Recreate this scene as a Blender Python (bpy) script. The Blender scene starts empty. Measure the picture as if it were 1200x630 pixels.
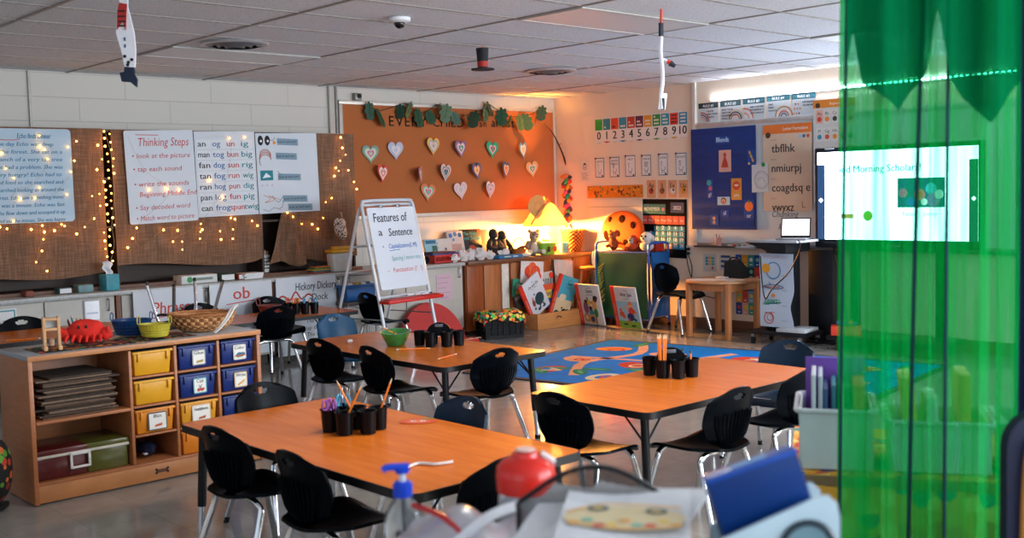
import bpy, bmesh, math, random
from math import sin, cos, pi, radians as R, hypot, atan2
from mathutils import Matrix, Vector, Euler
random.seed(7)
SC = bpy.context.scene
COL = SC.collection
# ---------------------------------------------------------------- camera (solved from the room's own edges)
FPX, YAW, PIT, ROL = 1280.0, R(47.34), R(4.10), R(1.48)
CAM = Vector((-9.20, -9.18, 1.49))
HC = 2.56
_f = Vector((cos(YAW)*cos(PIT), sin(YAW)*cos(PIT), -sin(PIT)))
_r = Vector((sin(YAW), -cos(YAW), 0))
_d = _f.cross(_r)
_r2 = _r*cos(ROL) + _d*sin(ROL)
_d2 = -_r*sin(ROL) + _d*cos(ROL)
FWD = Vector((cos(YAW), sin(YAW), 0))
RGT = Vector((sin(YAW), -cos(YAW), 0))
def ray(px, py): return _r2*((px-600)/FPX) + _d2*((py-315)/FPX) + _f
# measuring helpers: where the sight line through a photo pixel meets a real plane of the room
def onx(px, py, x=0.0):
    d = ray(px, py); return CAM + d*((x-CAM.x)/d.x)
def ony(px, py, y=0.0):
    d = ray(px, py); return CAM + d*((y-CAM.y)/d.y)
def onz(px, py, z=0.0):
    d = ray(px, py); return CAM + d*((z-CAM.z)/d.z)
def near(a, b, z): return Vector((CAM.x, CAM.y, 0)) + RGT*a + FWD*b + Vector((0, 0, z))
# ---------------------------------------------------------------- materials
def lin(c):
    c = c.lstrip('#'); v = [int(c[i:i+2], 16)/255 for i in (0, 2, 4)]
    return tuple((x/12.92 if x <= .04045 else ((x+.055)/1.055)**2.4) for x in v) + (1,)
_M = {}
def M(c, rough=.55, metal=0, var=.08, sc=18, bump=0, trans=0, coat=0, alpha=1, spec=.5, stretch=None, ior=1.45, sss=0):
    key = (c, rough, metal, var, sc, bump, trans, coat, alpha, spec, stretch, sss)
    if key in _M: return _M[key]
    m = bpy.data.materials.new('paint_' + c.strip('#')); m.use_nodes = True
    nt = m.node_tree; N = nt.nodes; L = nt.links; b = N['Principled BSDF']
    col = lin(c)
    b.inputs['Base Color'].default_value = col
    b.inputs['Roughness'].default_value = rough; b.inputs['Metallic'].default_value = metal
    b.inputs['Transmission Weight'].default_value = trans; b.inputs['Coat Weight'].default_value = coat
    b.inputs['Alpha'].default_value = alpha; b.inputs['Specular IOR Level'].default_value = spec
    b.inputs['IOR'].default_value = ior
    if var or bump:
        tc = N.new('ShaderNodeTexCoord'); no = N.new('ShaderNodeTexNoise'); no.inputs['Scale'].default_value = sc
        no.inputs['Detail'].default_value = 3
        src = tc.outputs['Object']
        if stretch:
            mp = N.new('ShaderNodeMapping'); mp.inputs['Scale'].default_value = stretch
            L.new(src, mp.inputs['Vector']); src = mp.outputs['Vector']
        L.new(src, no.inputs['Vector'])
        if var:
            rp = N.new('ShaderNodeValToRGB'); L.new(no.outputs['Fac'], rp.inputs['Fac'])
            rp.color_ramp.elements[0].position = .3; rp.color_ramp.elements[1].position = .7
            rp.color_ramp.elements[0].color = tuple(max(0, x*(1-var)) for x in col[:3]) + (1,)
            rp.color_ramp.elements[1].color = tuple(min(1, x*(1+var)) for x in col[:3]) + (1,)
            L.new(rp.outputs['Color'], b.inputs['Base Color'])
        if bump:
            bp = N.new('ShaderNodeBump'); bp.inputs['Strength'].default_value = bump; bp.inputs['Distance'].default_value = .01
            L.new(no.outputs['Fac'], bp.inputs['Height']); L.new(bp.outputs['Normal'], b.inputs['Normal'])
    _M[key] = m
    return m
def I(c): return M(c, .7, var=.03, sc=60)          # printed ink, paper, paint
def EM(c, s):
    key = ('em', c, s)
    if key in _M: return _M[key]
    m = bpy.data.materials.new('glow'); m.use_nodes = True; b = m.node_tree.nodes['Principled BSDF']
    b.inputs['Base Color'].default_value = (.02, .02, .02, 1); b.inputs['Emission Color'].default_value = lin(c); b.inputs['Emission Strength'].default_value = s
    _M[key] = m
    return m
def SHEER(c, dens, c2=None):
    m = bpy.data.materials.new('sheer'); m.use_nodes = True; nt = m.node_tree; N = nt.nodes; L = nt.links
    for n in list(N): N.remove(n)
    o = N.new('ShaderNodeOutputMaterial'); mx = N.new('ShaderNodeMixShader'); t = N.new('ShaderNodeBsdfTransparent')
    a = N.new('ShaderNodeAddShader'); di = N.new('ShaderNodeBsdfDiffuse'); tl = N.new('ShaderNodeBsdfTranslucent'); ms = N.new('ShaderNodeMixShader')
    t.inputs['Color'].default_value = lin(c2 or c); di.inputs['Color'].default_value = lin(c); tl.inputs['Color'].default_value = lin(c)
    ms.inputs[0].default_value = .55
    tc = N.new('ShaderNodeTexCoord'); no = N.new('ShaderNodeTexNoise'); no.inputs['Scale'].default_value = 40
    mp = N.new('ShaderNodeMapping'); mp.inputs['Scale'].default_value = (1, 1, .05)
    L.new(tc.outputs['Object'], mp.inputs[0]); L.new(mp.outputs[0], no.inputs['Vector'])
    mr = N.new('ShaderNodeMapRange'); mr.inputs[1].default_value = .3; mr.inputs[2].default_value = .7
    mr.inputs[3].default_value = max(0, dens-.2); mr.inputs[4].default_value = min(1, dens+.2)
    L.new(no.outputs['Fac'], mr.inputs[0])
    L.new(di.outputs[0], ms.inputs[1]); L.new(tl.outputs[0], ms.inputs[2])
    L.new(mr.outputs[0], mx.inputs[0]); L.new(t.outputs[0], mx.inputs[1]); L.new(ms.outputs[0], mx.inputs[2]); L.new(mx.outputs[0], o.inputs[0])
    return m
def NODES(name, fn):
    m = bpy.data.materials.new(name); m.use_nodes = True; nt = m.node_tree
    fn(nt, nt.nodes, nt.links, nt.nodes['Principled BSDF']); return m
# ---------------------------------------------------------------- mesh builder
_TX = {}
def glyphs(s, shear):
    k = (s, shear)
    if k not in _TX:
        cu = bpy.data.curves.new('t', 'FONT'); cu.body = s; cu.size = 1; cu.resolution_u = 2; cu.shear = shear; cu.fill_mode = 'FRONT'
        ob = bpy.data.objects.new('t', cu); COL.objects.link(ob)
        me = bpy.data.meshes.new_from_object(ob.evaluated_get(bpy.context.evaluated_depsgraph_get()))
        vs = [v.co.copy() for v in me.vertices]; fs = [tuple(p.vertices) for p in me.polygons]
        bpy.data.objects.remove(ob); bpy.data.curves.remove(cu); bpy.data.meshes.remove(me)
        x0 = min((v.x for v in vs), default=0); x1 = max((v.x for v in vs), default=1)
        _TX[k] = (vs, fs, x0, x1)
    return _TX[k]
def spline(pts, k=5):
    P = [Vector(p) for p in pts]
    if len(P) < 3: return P
    out = []
    for i in range(len(P)-1):
        p0, p1, p2, p3 = P[max(i-1, 0)], P[i], P[i+1], P[min(i+2, len(P)-1)]
        for j in range(k):
            t = j/k
            out.append(.5*((2*p1) + (p2-p0)*t + (2*p0-5*p1+4*p2-p3)*t*t + (3*p1-p0-3*p2+p3)*t**3))
    return out + [P[-1]]
class MB:
    def __init__(s): s.bm = bmesh.new(); s.mats = []; s.z = .0025; s.X = Matrix()
    def mi(s, m):
        if m not in s.mats: s.mats.append(m)
        return s.mats.index(m)
    def add(s, vs, fs, m):
        i = s.mi(m); V = [s.bm.verts.new(s.X @ Vector(v)) for v in vs]; out = []
        for f in fs:
            try:
                q = s.bm.faces.new([V[j] for j in f]); q.material_index = i; q.smooth = True; out.append(q)
            except ValueError: pass
        return V, out
    def box(s, c, d, m, bev=0, rot=None, seg=2, taper=1):
        b = bmesh.new(); bmesh.ops.create_cube(b, size=1)
        for v in b.verts:
            k = taper if v.co.z < 0 else 1
            v.co = Vector((v.co.x*d[0]*k, v.co.y*d[1]*k, v.co.z*d[2]))
        if bev: bmesh.ops.bevel(b, geom=b.edges[:], offset=bev, segments=seg, profile=.5, affect='EDGES')
        X = Matrix.Translation(c)
        if rot is not None: X = X @ (Euler(rot).to_matrix().to_4x4() if not isinstance(rot, Matrix) else rot)
        b.verts.index_update()
        s.add([X @ v.co for v in b.verts], [[v.index for v in f.verts] for f in b.faces], m); b.free(); return s
    def tube(s, pts, r, m, n=8, k=5, closed=False, smooth=True):
        P = spline(pts, k) if smooth and not closed else [Vector(p) for p in pts]
        rr = r if isinstance(r, (list, tuple)) else None
        vs, fs = [], []; N = len(P); u = None
        for i, p in enumerate(P):
            if closed: t = (P[(i+1) % N]-P[i-1]).normalized()
            else: t = (P[min(i+1, N-1)]-P[max(i-1, 0)]).normalized()
            if u is None: u = t.orthogonal().normalized()
            u = (u - t*u.dot(t)).normalized(); w = t.cross(u)
            q = r if rr is None else rr[0]+(rr[1]-rr[0])*i/max(1, N-1)
            for j in range(n): a = 2*pi*j/n; vs.append(p + (u*cos(a)+w*sin(a))*q)
        for i in range(N if closed else N-1):
            i2 = (i+1) % N
            for j in range(n): fs.append((i*n+j, i*n+(j+1) % n, i2*n+(j+1) % n, i2*n+j))
        if not closed: fs += [tuple(range(n))[::-1], tuple((N-1)*n+j for j in range(n))]
        s.add(vs, fs, m); return s
    def lathe(s, prof, m, n=20, c=(0, 0, 0), rot=None, sx=1, sy=1):
        X = Matrix.Translation(c) @ (Euler(rot).to_matrix().to_4x4() if rot else Matrix())
        vs = [X @ Vector((r*cos(2*pi*j/n)*sx, r*sin(2*pi*j/n)*sy, z)) for r, z in prof for j in range(n)]
        fs = [(i*n+j, i*n+(j+1) % n, (i+1)*n+(j+1) % n, (i+1)*n+j) for i in range(len(prof)-1) for j in range(n)]
        if prof[0][0] > 0: fs.append(tuple(range(n))[::-1])
        if prof[-1][0] > 0: fs.append(tuple((len(prof)-1)*n+j for j in range(n)))
        V, F = s.add(vs, fs, m); bmesh.ops.remove_doubles(s.bm, verts=V, dist=1e-6); return s
    def open(s, prof, m, n=20, c=(0, 0, 0), rot=None, sx=1, sy=1, fn=None):      # lathe without caps, walls from the profile
        X = Matrix.Translation(c) @ (Euler(rot).to_matrix().to_4x4() if rot else Matrix())
        vs = [X @ Vector((r*cos(2*pi*j/n)*sx, r*sin(2*pi*j/n)*sy, z)) for r, z in prof for j in range(n)]
        fs = [(i*n+j, i*n+(j+1) % n, (i+1)*n+(j+1) % n, (i+1)*n+j) for i in range(len(prof)-1) for j in range(n)]
        s.add(vs, fs, m); return s
    def ball(s, c, r, m, u=14, v=9, rot=None, fn=None):
        r = (r, r, r) if not isinstance(r, (tuple, list)) else r
        X = Matrix.Translation(c) @ (Euler(rot).to_matrix().to_4x4() if rot else Matrix())
        b = bmesh.new(); bmesh.ops.create_uvsphere(b, u_segments=u, v_segments=v, radius=1)
        for q in b.verts:
            k = fn(q.co) if fn else 1
            q.co = Vector((q.co.x*r[0]*k, q.co.y*r[1]*k, q.co.z*r[2]*k))
        b.verts.index_update()
        s.add([X @ q.co for q in b.verts], [[q.index for q in f.verts] for f in b.faces], m); b.free(); return s
    def grid(s, fn, nu, nv, m, th=0, hole=None):
        P = [[Vector(fn(i/nu, j/nv)) for i in range(nu+1)] for j in range(nv+1)]
        def nrm(i, j):
            a = P[j][min(i+1, nu)]-P[j][max(i-1, 0)]; b = P[min(j+1, nv)][i]-P[max(j-1, 0)][i]
            n = a.cross(b); return n.normalized() if n.length > 1e-12 else Vector((0, 0, 1))
        vs = [P[j][i] for j in range(nv+1) for i in range(nu+1)]; W = nu+1
        cells = [(i, j) for j in range(nv) for i in range(nu) if not (hole and hole((i+.5)/nu, (j+.5)/nv))]
        fs = [(j*W+i, j*W+i+1, (j+1)*W+i+1, (j+1)*W+i) for i, j in cells]
        if th:
            n0 = len(vs); vs += [P[j][i]-nrm(i, j)*th for j in range(nv+1) for i in range(nu+1)]
            ed = {}
            for f in fs:
                for a, b in zip(f, f[1:]+f[:1]): ed[(a, b)] = 1
            fs2 = [tuple(n0+k for k in f[::-1]) for f in fs]
            fs2 += [(b, a, n0+a, n0+b) for a, b in ed if (b, a) not in ed]
            fs = fs+fs2
        used = sorted({k for f in fs for k in f}); mp = {k: q for q, k in enumerate(used)}
        s.add([vs[k] for k in used], [tuple(mp[k] for k in f) for f in fs], m); return s
    def prism(s, poly, z0, z1, m, X=None):
        X = X or Matrix(); n = len(poly)
        vs = [X @ Vector((p[0], p[1], z)) for z in (z0, z1) for p in poly]
        fs = [tuple(range(n))[::-1], tuple(n+i for i in range(n))] + [(i, (i+1) % n, n+(i+1) % n, n+i) for i in range(n)]
        s.add(vs, fs, m); return s
    # ink on a sheet lying in local XY
    def poly(s, pts, m, dz=0): s.add([(p[0], p[1], s.z+dz) for p in pts], [tuple(range(len(pts)))], m); return s
    def rect(s, x0, y0, x1, y1, m, dz=0): return s.poly([(x0, y0), (x1, y0), (x1, y1), (x0, y1)], m, dz)
    def disc(s, x, y, r, m, dz=0, ry=None, n=14, rot=0):
        ry = ry or r
        return s.poly([(x+r*cos(2*pi*i/n)*cos(rot)-ry*sin(2*pi*i/n)*sin(rot), y+r*cos(2*pi*i/n)*sin(rot)+ry*sin(2*pi*i/n)*cos(rot)) for i in range(n)], m, dz)
    def ring(s, x, y, r, w, m, dz=0, a0=0, a1=2*pi, n=18, ry=None):
        k = (ry or r)/r
        vs = [(x+q*cos(a0+(a1-a0)*i/n), y+q*k*sin(a0+(a1-a0)*i/n), s.z+dz) for q in (r-w/2, r+w/2) for i in range(n+1)]
        s.add(vs, [(i, i+1, n+2+i, n+1+i) for i in range(n)], m); return s
    def line(s, pts, w, m, dz=0, k=4):
        P = spline([(p[0], p[1], 0) for p in pts], k); vs = []
        for i, p in enumerate(P):
            t = (P[min(i+1, len(P)-1)]-P[max(i-1, 0)]).normalized(); q = Vector((-t.y, t.x, 0))*w/2
            vs += [(p.x+q.x, p.y+q.y, s.z+dz), (p.x-q.x, p.y-q.y, s.z+dz)]
        s.add(vs, [(2*i, 2*i+1, 2*i+3, 2*i+2) for i in range(len(P)-1)], m); return s
    def text(s, t, x, y, size, m, fit=None, al='l', shear=0, dz=.0004, bold=0, rot=0):
        vs, fs, x0, x1 = glyphs(t, shear); w = (x1-x0)*size; kx = 1
        if fit: kx = fit/max(w, 1e-6); w = fit
        ox = x - (0 if al == 'l' else w/2 if al == 'c' else w)
        def tr(v, o=0):
            a = ox-x+(v.x-x0)*size*kx+o; b = v.y*size
            return (x+a*cos(rot)-b*sin(rot), y+a*sin(rot)+b*cos(rot), s.z+dz)
        for o in ((0,) if not bold else (-bold*size, bold*size)): s.add([tr(v, o) for v in vs], fs, m); dz += .0001
        return s
    def build(s, name, parent=None, mat=None, sharp=40):
        me = bpy.data.meshes.new(name)
        bmesh.ops.recalc_face_normals(s.bm, faces=s.bm.faces[:]) if len(s.bm.faces) else None
        s.bm.to_mesh(me); s.bm.free()
        for m in s.mats: me.materials.append(m)
        me.set_sharp_from_angle(angle=R(sharp))
        o = bpy.data.objects.new(name, me); COL.objects.link(o)
        if parent: o.parent = parent
        if mat is not None: o.matrix_world = mat
        return o
def tag(o, label, cat, group=None, kind=None):
    o['label'] = label; o['category'] = cat
    if group: o['group'] = group
    if kind: o['kind'] = kind
    return o
def thing(name, label, cat, loc=(0, 0, 0), rz=0, group=None, mat=None):
    o = bpy.data.objects.new(name, None); COL.objects.link(o); o.empty_display_size = .1
    if mat is not None: o.matrix_world = mat
    else: o.location = loc; o.rotation_euler = (0, 0, rz)
    return tag(o, label, cat, group)
def dup(root, label, loc=None, rz=None, group=None, mat=None):
    r = root.copy(); COL.objects.link(r); r['label'] = label
    if mat is not None: r.matrix_world = mat
    else:
        if loc is not None: r.location = loc
        if rz is not None: r.rotation_euler = (0, 0, rz)
    if group: r['group'] = group
    for ch in list(root.children):
        c = ch.copy(); COL.objects.link(c); c.parent = r
        for g in list(ch.children):
            d = g.copy(); COL.objects.link(d); d.parent = c
    return r
def struct(o): o['kind'] = 'structure'; return o
def FA(x, z, y=-.003):      # frame of a sheet on the left wall: u along +x, v up, facing the room
    return Matrix(((1, 0, 0, x), (0, 0, -1, y), (0, 1, 0, z), (0, 0, 0, 1)))
def FB(y, z, x=-.003):      # frame of a sheet on the right wall: u along -y, v up
    return Matrix(((0, 0, -1, x), (-1, 0, 0, y), (0, 1, 0, z), (0, 0, 0, 1)))
def rotz2(F, a, tilt=0): return F @ Matrix.Rotation(a, 4, 'Z') @ Matrix.Rotation(tilt, 4, 'X')
def rrect(w, h, r, n=4, x=0, y=0):
    o = []
    for cx, cy, a in ((w-r, r, -pi/2), (w-r, h-r, 0), (r, h-r, pi/2), (r, r, pi)):
        o += [(x+cx+r*cos(a+pi/2*i/n), y+cy+r*sin(a+pi/2*i/n)) for i in range(n+1)]
    return o
def sheet(name, label, cat, F, w, h, m, draw=None, group=None, t=.0015, r=0):
    b = MB(); b.z = t+.0006
    if r: b.prism(rrect(w, h, r), 0, t, m)
    else: b.box((w/2, h/2, t/2), (w, h, t), m)
    if draw: draw(b, w, h)
    return tag(b.build(name, mat=F), label, cat, group)
WHITE = I('#e8e6e2'); BLACKINK = M('#15161a', .7, var=0, bump=0); PAPER = I('#dcdcdc')
CHROME = M('#d8dce0', .12, 1, var=.03); BLK = M('#0b0c0f', .42, var=.1); BLKM = M('#101114', .35, .3, var=.05)
WIRE = M('#0d0d0f', .5, var=0); STEEL = M('#9a9da0', .3, .9, var=.05)
# ================================================================ the room
def wallmat(nt, N, L, b):
    tc = N.new('ShaderNodeTexCoord'); sp = N.new('ShaderNodeSeparateXYZ'); cb = N.new('ShaderNodeCombineXYZ'); ad = N.new('ShaderNodeMath')
    L.new(tc.outputs['Object'], sp.inputs[0]); L.new(sp.outputs[0], ad.inputs[0]); L.new(sp.outputs[1], ad.inputs[1])
    L.new(ad.outputs[0], cb.inputs[0]); L.new(sp.outputs[2], cb.inputs[1])
    br = N.new('ShaderNodeTexBrick'); L.new(cb.outputs[0], br.inputs['Vector'])
    br.inputs['Scale'].default_value = 1; br.inputs['Brick Width'].default_value = .8; br.inputs['Row Height'].default_value = .196; br.inputs['Mortar Size'].default_value = .004
    br.inputs['Mortar Smooth'].default_value = .4
    br.inputs['Color1'].default_value = lin('#cdc8be'); br.inputs['Color2'].default_value = lin('#cbc6bc'); br.inputs['Mortar'].default_value = lin('#b8b3a9')
    L.new(br.outputs['Color'], b.inputs['Base Color']); b.inputs['Roughness'].default_value = .55
    bp = N.new('ShaderNodeBump'); bp.inputs['Distance'].default_value = .004; bp.inputs['Strength'].default_value = .5; bp.invert = True
    L.new(br.outputs['Fac'], bp.inputs['Height']); L.new(bp.outputs['Normal'], b.inputs['Normal'])
WALL = NODES('painted_block', wallmat)
WALLP = M('#e6d2bc', .6, var=.03, sc=3)  # peach tint puts the corner lamp's warm light into the wall colour
XW, YW = -11.6, -11.4
w = MB(); w.box(((XW)/2, .075, HC/2), (-XW+.3, .15, HC), WALL); struct(w.build('wall_left'))
w = MB(); w.box((.075, YW/2, HC/2), (.15, -YW, HC), WALLP); struct(w.build('wall_right'))
def holed(name, X, L):      # a wall with three wide window openings, built along local x
    w = MB(); w.X = X; zs, zt = .95, 2.25
    w.box((L/2, 0, zs/2), (L, .15, zs), WALLP); w.box((L/2, 0, (zt+HC)/2), (L, .15, HC-zt), WALLP)
    ww = (L-4*.5)/3
    for i in range(4): w.box((.25+i*(ww+.5), 0, (zs+zt)/2), (.5, .15, zt-zs), WALLP)
    return struct(w.build(name)), ww
holed('wall_back', Matrix.Translation((XW-.075, YW, 0)) @ Matrix.Rotation(pi/2, 4, 'Z'), -YW)
holed('wall_front', Matrix.Translation((XW, YW-.075, 0)), -XW)
def floormat(nt, N, L, b):
    tc = N.new('ShaderNodeTexCoord'); br = N.new('ShaderNodeTexBrick'); br.offset = 0; br.inputs['Scale'].default_value = 1
    br.inputs['Brick Width'].default_value = .305; br.inputs['Row Height'].default_value = .305; br.inputs['Mortar Size'].default_value = .0012
    br.inputs['Color1'].default_value = lin('#8d8983'); br.inputs['Color2'].default_value = lin('#96918b'); br.inputs['Mortar'].default_value = lin('#716e6a')
    no = N.new('ShaderNodeTexNoise'); no.inputs['Scale'].default_value = 9; no.inputs['Detail'].default_value = 6
    mx = N.new('ShaderNodeMixRGB'); mx.blend_type = 'OVERLAY'; mx.inputs[0].default_value = .22
    L.new(tc.outputs['Object'], br.inputs['Vector']); L.new(tc.outputs['Object'], no.inputs['Vector'])
    L.new(br.outputs['Color'], mx.inputs[1]); L.new(no.outputs['Fac'], mx.inputs[2]); L.new(mx.outputs[0], b.inputs['Base Color'])
    mr = N.new('ShaderNodeMapRange'); mr.inputs[3].default_value = .07; mr.inputs[4].default_value = .2
    n2 = N.new('ShaderNodeTexNoise'); n2.inputs['Scale'].default_value = 2.5; L.new(tc.outputs['Object'], n2.inputs['Vector'])
    L.new(n2.outputs['Fac'], mr.inputs[0]); L.new(mr.outputs[0], b.inputs['Roughness'])
w = MB(); w.box((XW/2, YW/2, -.05), (-XW+.3, -YW+.3, .1), NODES('vinyl_tile', floormat)); struct(w.build('floor'))
def ceilmat(nt, N, L, b):
    tc = N.new('ShaderNodeTexCoord'); no = N.new('ShaderNodeTexNoise'); no.inputs['Scale'].default_value = 70; no.inputs['Detail'].default_value = 4
    rp = N.new('ShaderNodeValToRGB'); rp.color_ramp.elements[0].position = .34; rp.color_ramp.elements[1].position = .42
    rp.color_ramp.elements[0].color = lin('#b4b7bc'); rp.color_ramp.elements[1].color = lin('#dcdfe4')
    L.new(tc.outputs['Object'], no.inputs['Vector']); L.new(no.outputs['Fac'], rp.inputs[0]); L.new(rp.outputs[0], b.inputs['Base Color'])
    b.inputs['Roughness'].default_value = .75
w = MB(); w.box((XW/2, YW/2, HC+.05), (-XW+.3, -YW+.3, .1), NODES('acoustic_tile', ceilmat))
TB = M('#8f8982', .5, var=.05)  # bars match the tiles; grey-brown puts their shadow gaps into the colour
for k in range(10):
    x = -11.4+1.22*k - .39
    if x > XW: w.box((x, YW/2, HC-.003), (.022, -YW, .006), TB)
for k in range(22):
    y = -.27-.555*k
    if y > YW: w.box((XW/2, y, HC-.0025), (-XW, .018, .005), TB)
CEIL = struct(w.build('ceiling'))
b = MB(); BB = M('#6b4a35', .5, var=.12, sc=6, stretch=(1, 1, 8)); b.box((-.01, YW/2, .055), (.018, -YW-.02, .11), BB); struct(b.build('baseboard_right'))
b = MB(); b.box((-3.13, -.02, (2.1+HC)/2), (.05, .035, HC-2.1), M('#b9b5ab', .4, var=.04)); b.box((-3.06, -.012, (2.1+HC)/2), (.02, .02, HC-2.1), M('#8f8b84', .4)); struct(b.build('trim_1'))
b = MB(); b.box((-.015, -2.075, (.9+HC)/2), (.03, .035, HC-.9), M('#cfc9c0', .4, var=.04)); struct(b.build('trim_2'))
b = MB(); b.box((-6.0, -.012, 2.33), (.02, .02, .45), M('#bab6ae', .4)); struct(b.build('trim_3'))
# ceiling fixtures
def vent(px, py, lab):
    p = onz(px, py, HC); t = thing('ceiling_vent', lab, 'ceiling vent', (p.x, p.y, HC-.004), 0, 'round ceiling vents')
    b = MB(); b.open([(.235, 0), (.225, -.012), (.19, -.016)], M('#a4a5a8', .4, .3), 28); b.build('outer_ring', t)
    for r, z in ((.165, -.02), (.115, -.026), (.065, -.032)):
        b = MB(); b.open([(r+.028, .0), (r, z), (r-.01, z-.004)], M('#6a6d72', .4, .4), 28); b.build('louvre_ring', t)
    b = MB(); b.lathe([(0, .001), (.2, .001), (.2, -.002), (0, -.002)], M('#08090a', .8), 28); b.build('dark_throat', t)
vent(275, 50, 'round metal air vent in the grey ceiling above the burlap side')
vent(645, 82, 'round metal air vent in the ceiling near the lamp corner')
def lightpanel(x, y, lab):
    t = thing('ceiling_light_panel', lab, 'ceiling light', (x, y, HC), 0, 'ceiling light panels switched off')
    b = MB(); b.box((0, 0, -.006), (1.19, .53, .008), M('#d7d8da', .35, var=.02)); b.build('diffuser', t)
    b = MB()
    for s in (-1, 1): b.box((0, s*.27, -.007), (1.21, .016, .014), M('#b2b0ac', .4)); b.box((s*.6, 0, -.007), (.016, .53, .014), M('#b2b0ac', .4))
    b.build('frame', t)
lightpanel(-5.08, -1.66, 'switched-off rectangular light panel beside the round vent above the burlap')
lightpanel(-4.47+.61, -4.43, 'switched-off light panel in the ceiling in front of the hanging top hat')
lightpanel(-2.03+.61, -4.98+.0, 'pale light panel in the ceiling above the screen')
p = onz(468, 20, HC)
t = thing('security_camera', 'small white dome security camera on the ceiling', 'camera', (p.x, p.y, HC-.004)); t.scale = (.68,)*3
b = MB(); b.lathe([(.0, 0), (.1, 0), (.1, -.03), (.075, -.045), (0, -.045)], M('#e3e4e6', .35, var=.02), 24); b.build('housing', t)
b = MB(); b.ball((0, 0, -.052), (.05, .05, .045), M('#0a0b10', .08, var=0)); b.build('dome', t)
# hanging decorations
RIB = M('#e0432a', .5)
p = onz(565, 52, HC); q = CAM + ray(565, 68)*((p-CAM).length/ray(565, 52).length)
t = thing('hanging_top_hat', 'black paper top hat with red band hanging from the ceiling', 'decoration', (p.x, p.y, HC-.004), R(-43))
zz = q.z - HC
b = MB(); b.tube([(0, 0, 0), (.004, .0, (zz+.07)/2), (0, 0, zz+.075)], .006, RIB, 5); b.build('ribbon', t)
t.scale = (.55, .55, 1); b = MB(); b.lathe([(0, .075), (.085, .075), (.065, -.07), (0, -.07)], M('#14151a', .7), 24, (0, 0, zz)); b.build('hat_crown', t)
b = MB(); b.lathe([(0, -.07), (.155, -.072), (.155, -.082), (0, -.084)], M('#14151a', .7), 24, (0, 0, zz)); b.build('brim', t)
b = MB(); b.lathe([(.073, -.02), (.0685, -.06)], M('#b0281f', .6), 24, (0, 0, zz)); b.build('hat_band', t)
p = onz(775, 10, HC); L0 = (p-CAM).length/ray(775, 10).length
def at(px, py): return CAM + ray(px, py)*L0 - p
t = thing('hanging_paper_figure', 'long thin white paper figure hanging edge-on before the right wall', 'decoration', (p.x, p.y, HC-.004))
b = MB(); b.tube([(0, 0, 0), at(774.6, 26)], .008, RIB, 5); b.build('ribbon', t)
b = MB(); a0, a1 = at(774.6, 26), at(774.8, 42); b.box((a0+a1)/2, (.03, .018, (a0-a1).length), M('#1d2430', .6), .004); b.build('paper_boot', t)
b = MB(); P = [at(775, 42), at(774.2, 60), at(776, 78), at(776.5, 95), at(774.5, 112), at(776, 127)]
b.tube(P, .013, M('#e9eaf0', .6), 6); b.box((at(776.5, 118)), (.045, .012, .1), M('#e9eaf0', .6), .004, rot=(0, .15, R(-43))); b.build('paper_body', t)
b = MB(); b.box(at(777, 121), (.022, .02, .07), M('#1d2430', .6), .004); b.build('paper_hat', t)
b = MB(); b.tube([at(777, 68), at(782, 71)], .008, M('#e8e8ee', .6), 5); b.tube([at(782, 71), at(785.5, 73)], .014, RIB, 6); b.tube([at(785, 73), at(791, 77)], [.02, .012], M('#1d2430', .6), 6); b.build('paper_arm', t)
p = onz(146, -28, HC); L0 = (p-CAM).length/ray(146, -28).length
t = thing('hanging_paper_snowman', 'white paper snowman with red scarf hanging upside down near the left wall', 'decoration', (p.x, p.y, HC-.004))
F = Matrix.Translation(at(149, 50)) @ Matrix(((RGT.x, 0, -FWD.x), (RGT.y, 0, -FWD.y), (0, 1, 0))).to_4x4()
S = L0/FPX
def spoly(pts): return [((x-149)*S, -(y-50)*S) for x, y in pts]
b = MB(); b.tube([(0, 0, 0), at(146, -12)], .006, M('#d8d8d8', .6), 5); b.build('string', t)
b = MB(); b.prism(spoly([(141, -10), (153, -12), (152, 8), (155, 22), (158, 38), (159, 58), (157, 78), (145, 77), (142, 58), (137, 38), (139, 12), (143, 4)]), -.006, .006, M('#e6e8ee', .6, var=.03)); b.z = .008
for y in (44, 52): b.rect(*spoly([(146, y+3)])[0], *spoly([(148, y-1)])[0], I('#2a4a7a'))
for x, y in ((146, 65), (154, 69), (150, 72), (149, 75)): b.disc(*spoly([(x, y)])[0], .008, BLACKINK)
o = b.build('paper_body', t); o.matrix_local = F
b = MB(); b.prism(spoly([(143, 3), (152, 5), (151, 12), (149, 35), (146, 24), (139, 34), (140, 14)]), .007, .013, M('#b02a28', .7)); b.z = .0145
for y in (12, 18, 24, 29): b.rect(*spoly([(141, y+2)])[0], *spoly([(149.5, y)])[0], I('#2a1210'))
o = b.build('scarf', t); o.matrix_local = F
b = MB(); b.prism(spoly([(145, 77), (156, 78), (156, 86), (159, 92), (158, 101), (151, 95), (141, 94), (139, 84), (144, 83)]), -.008, .009, M('#16243a', .7)); o = b.build('paper_hat', t); o.matrix_local = F
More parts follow.
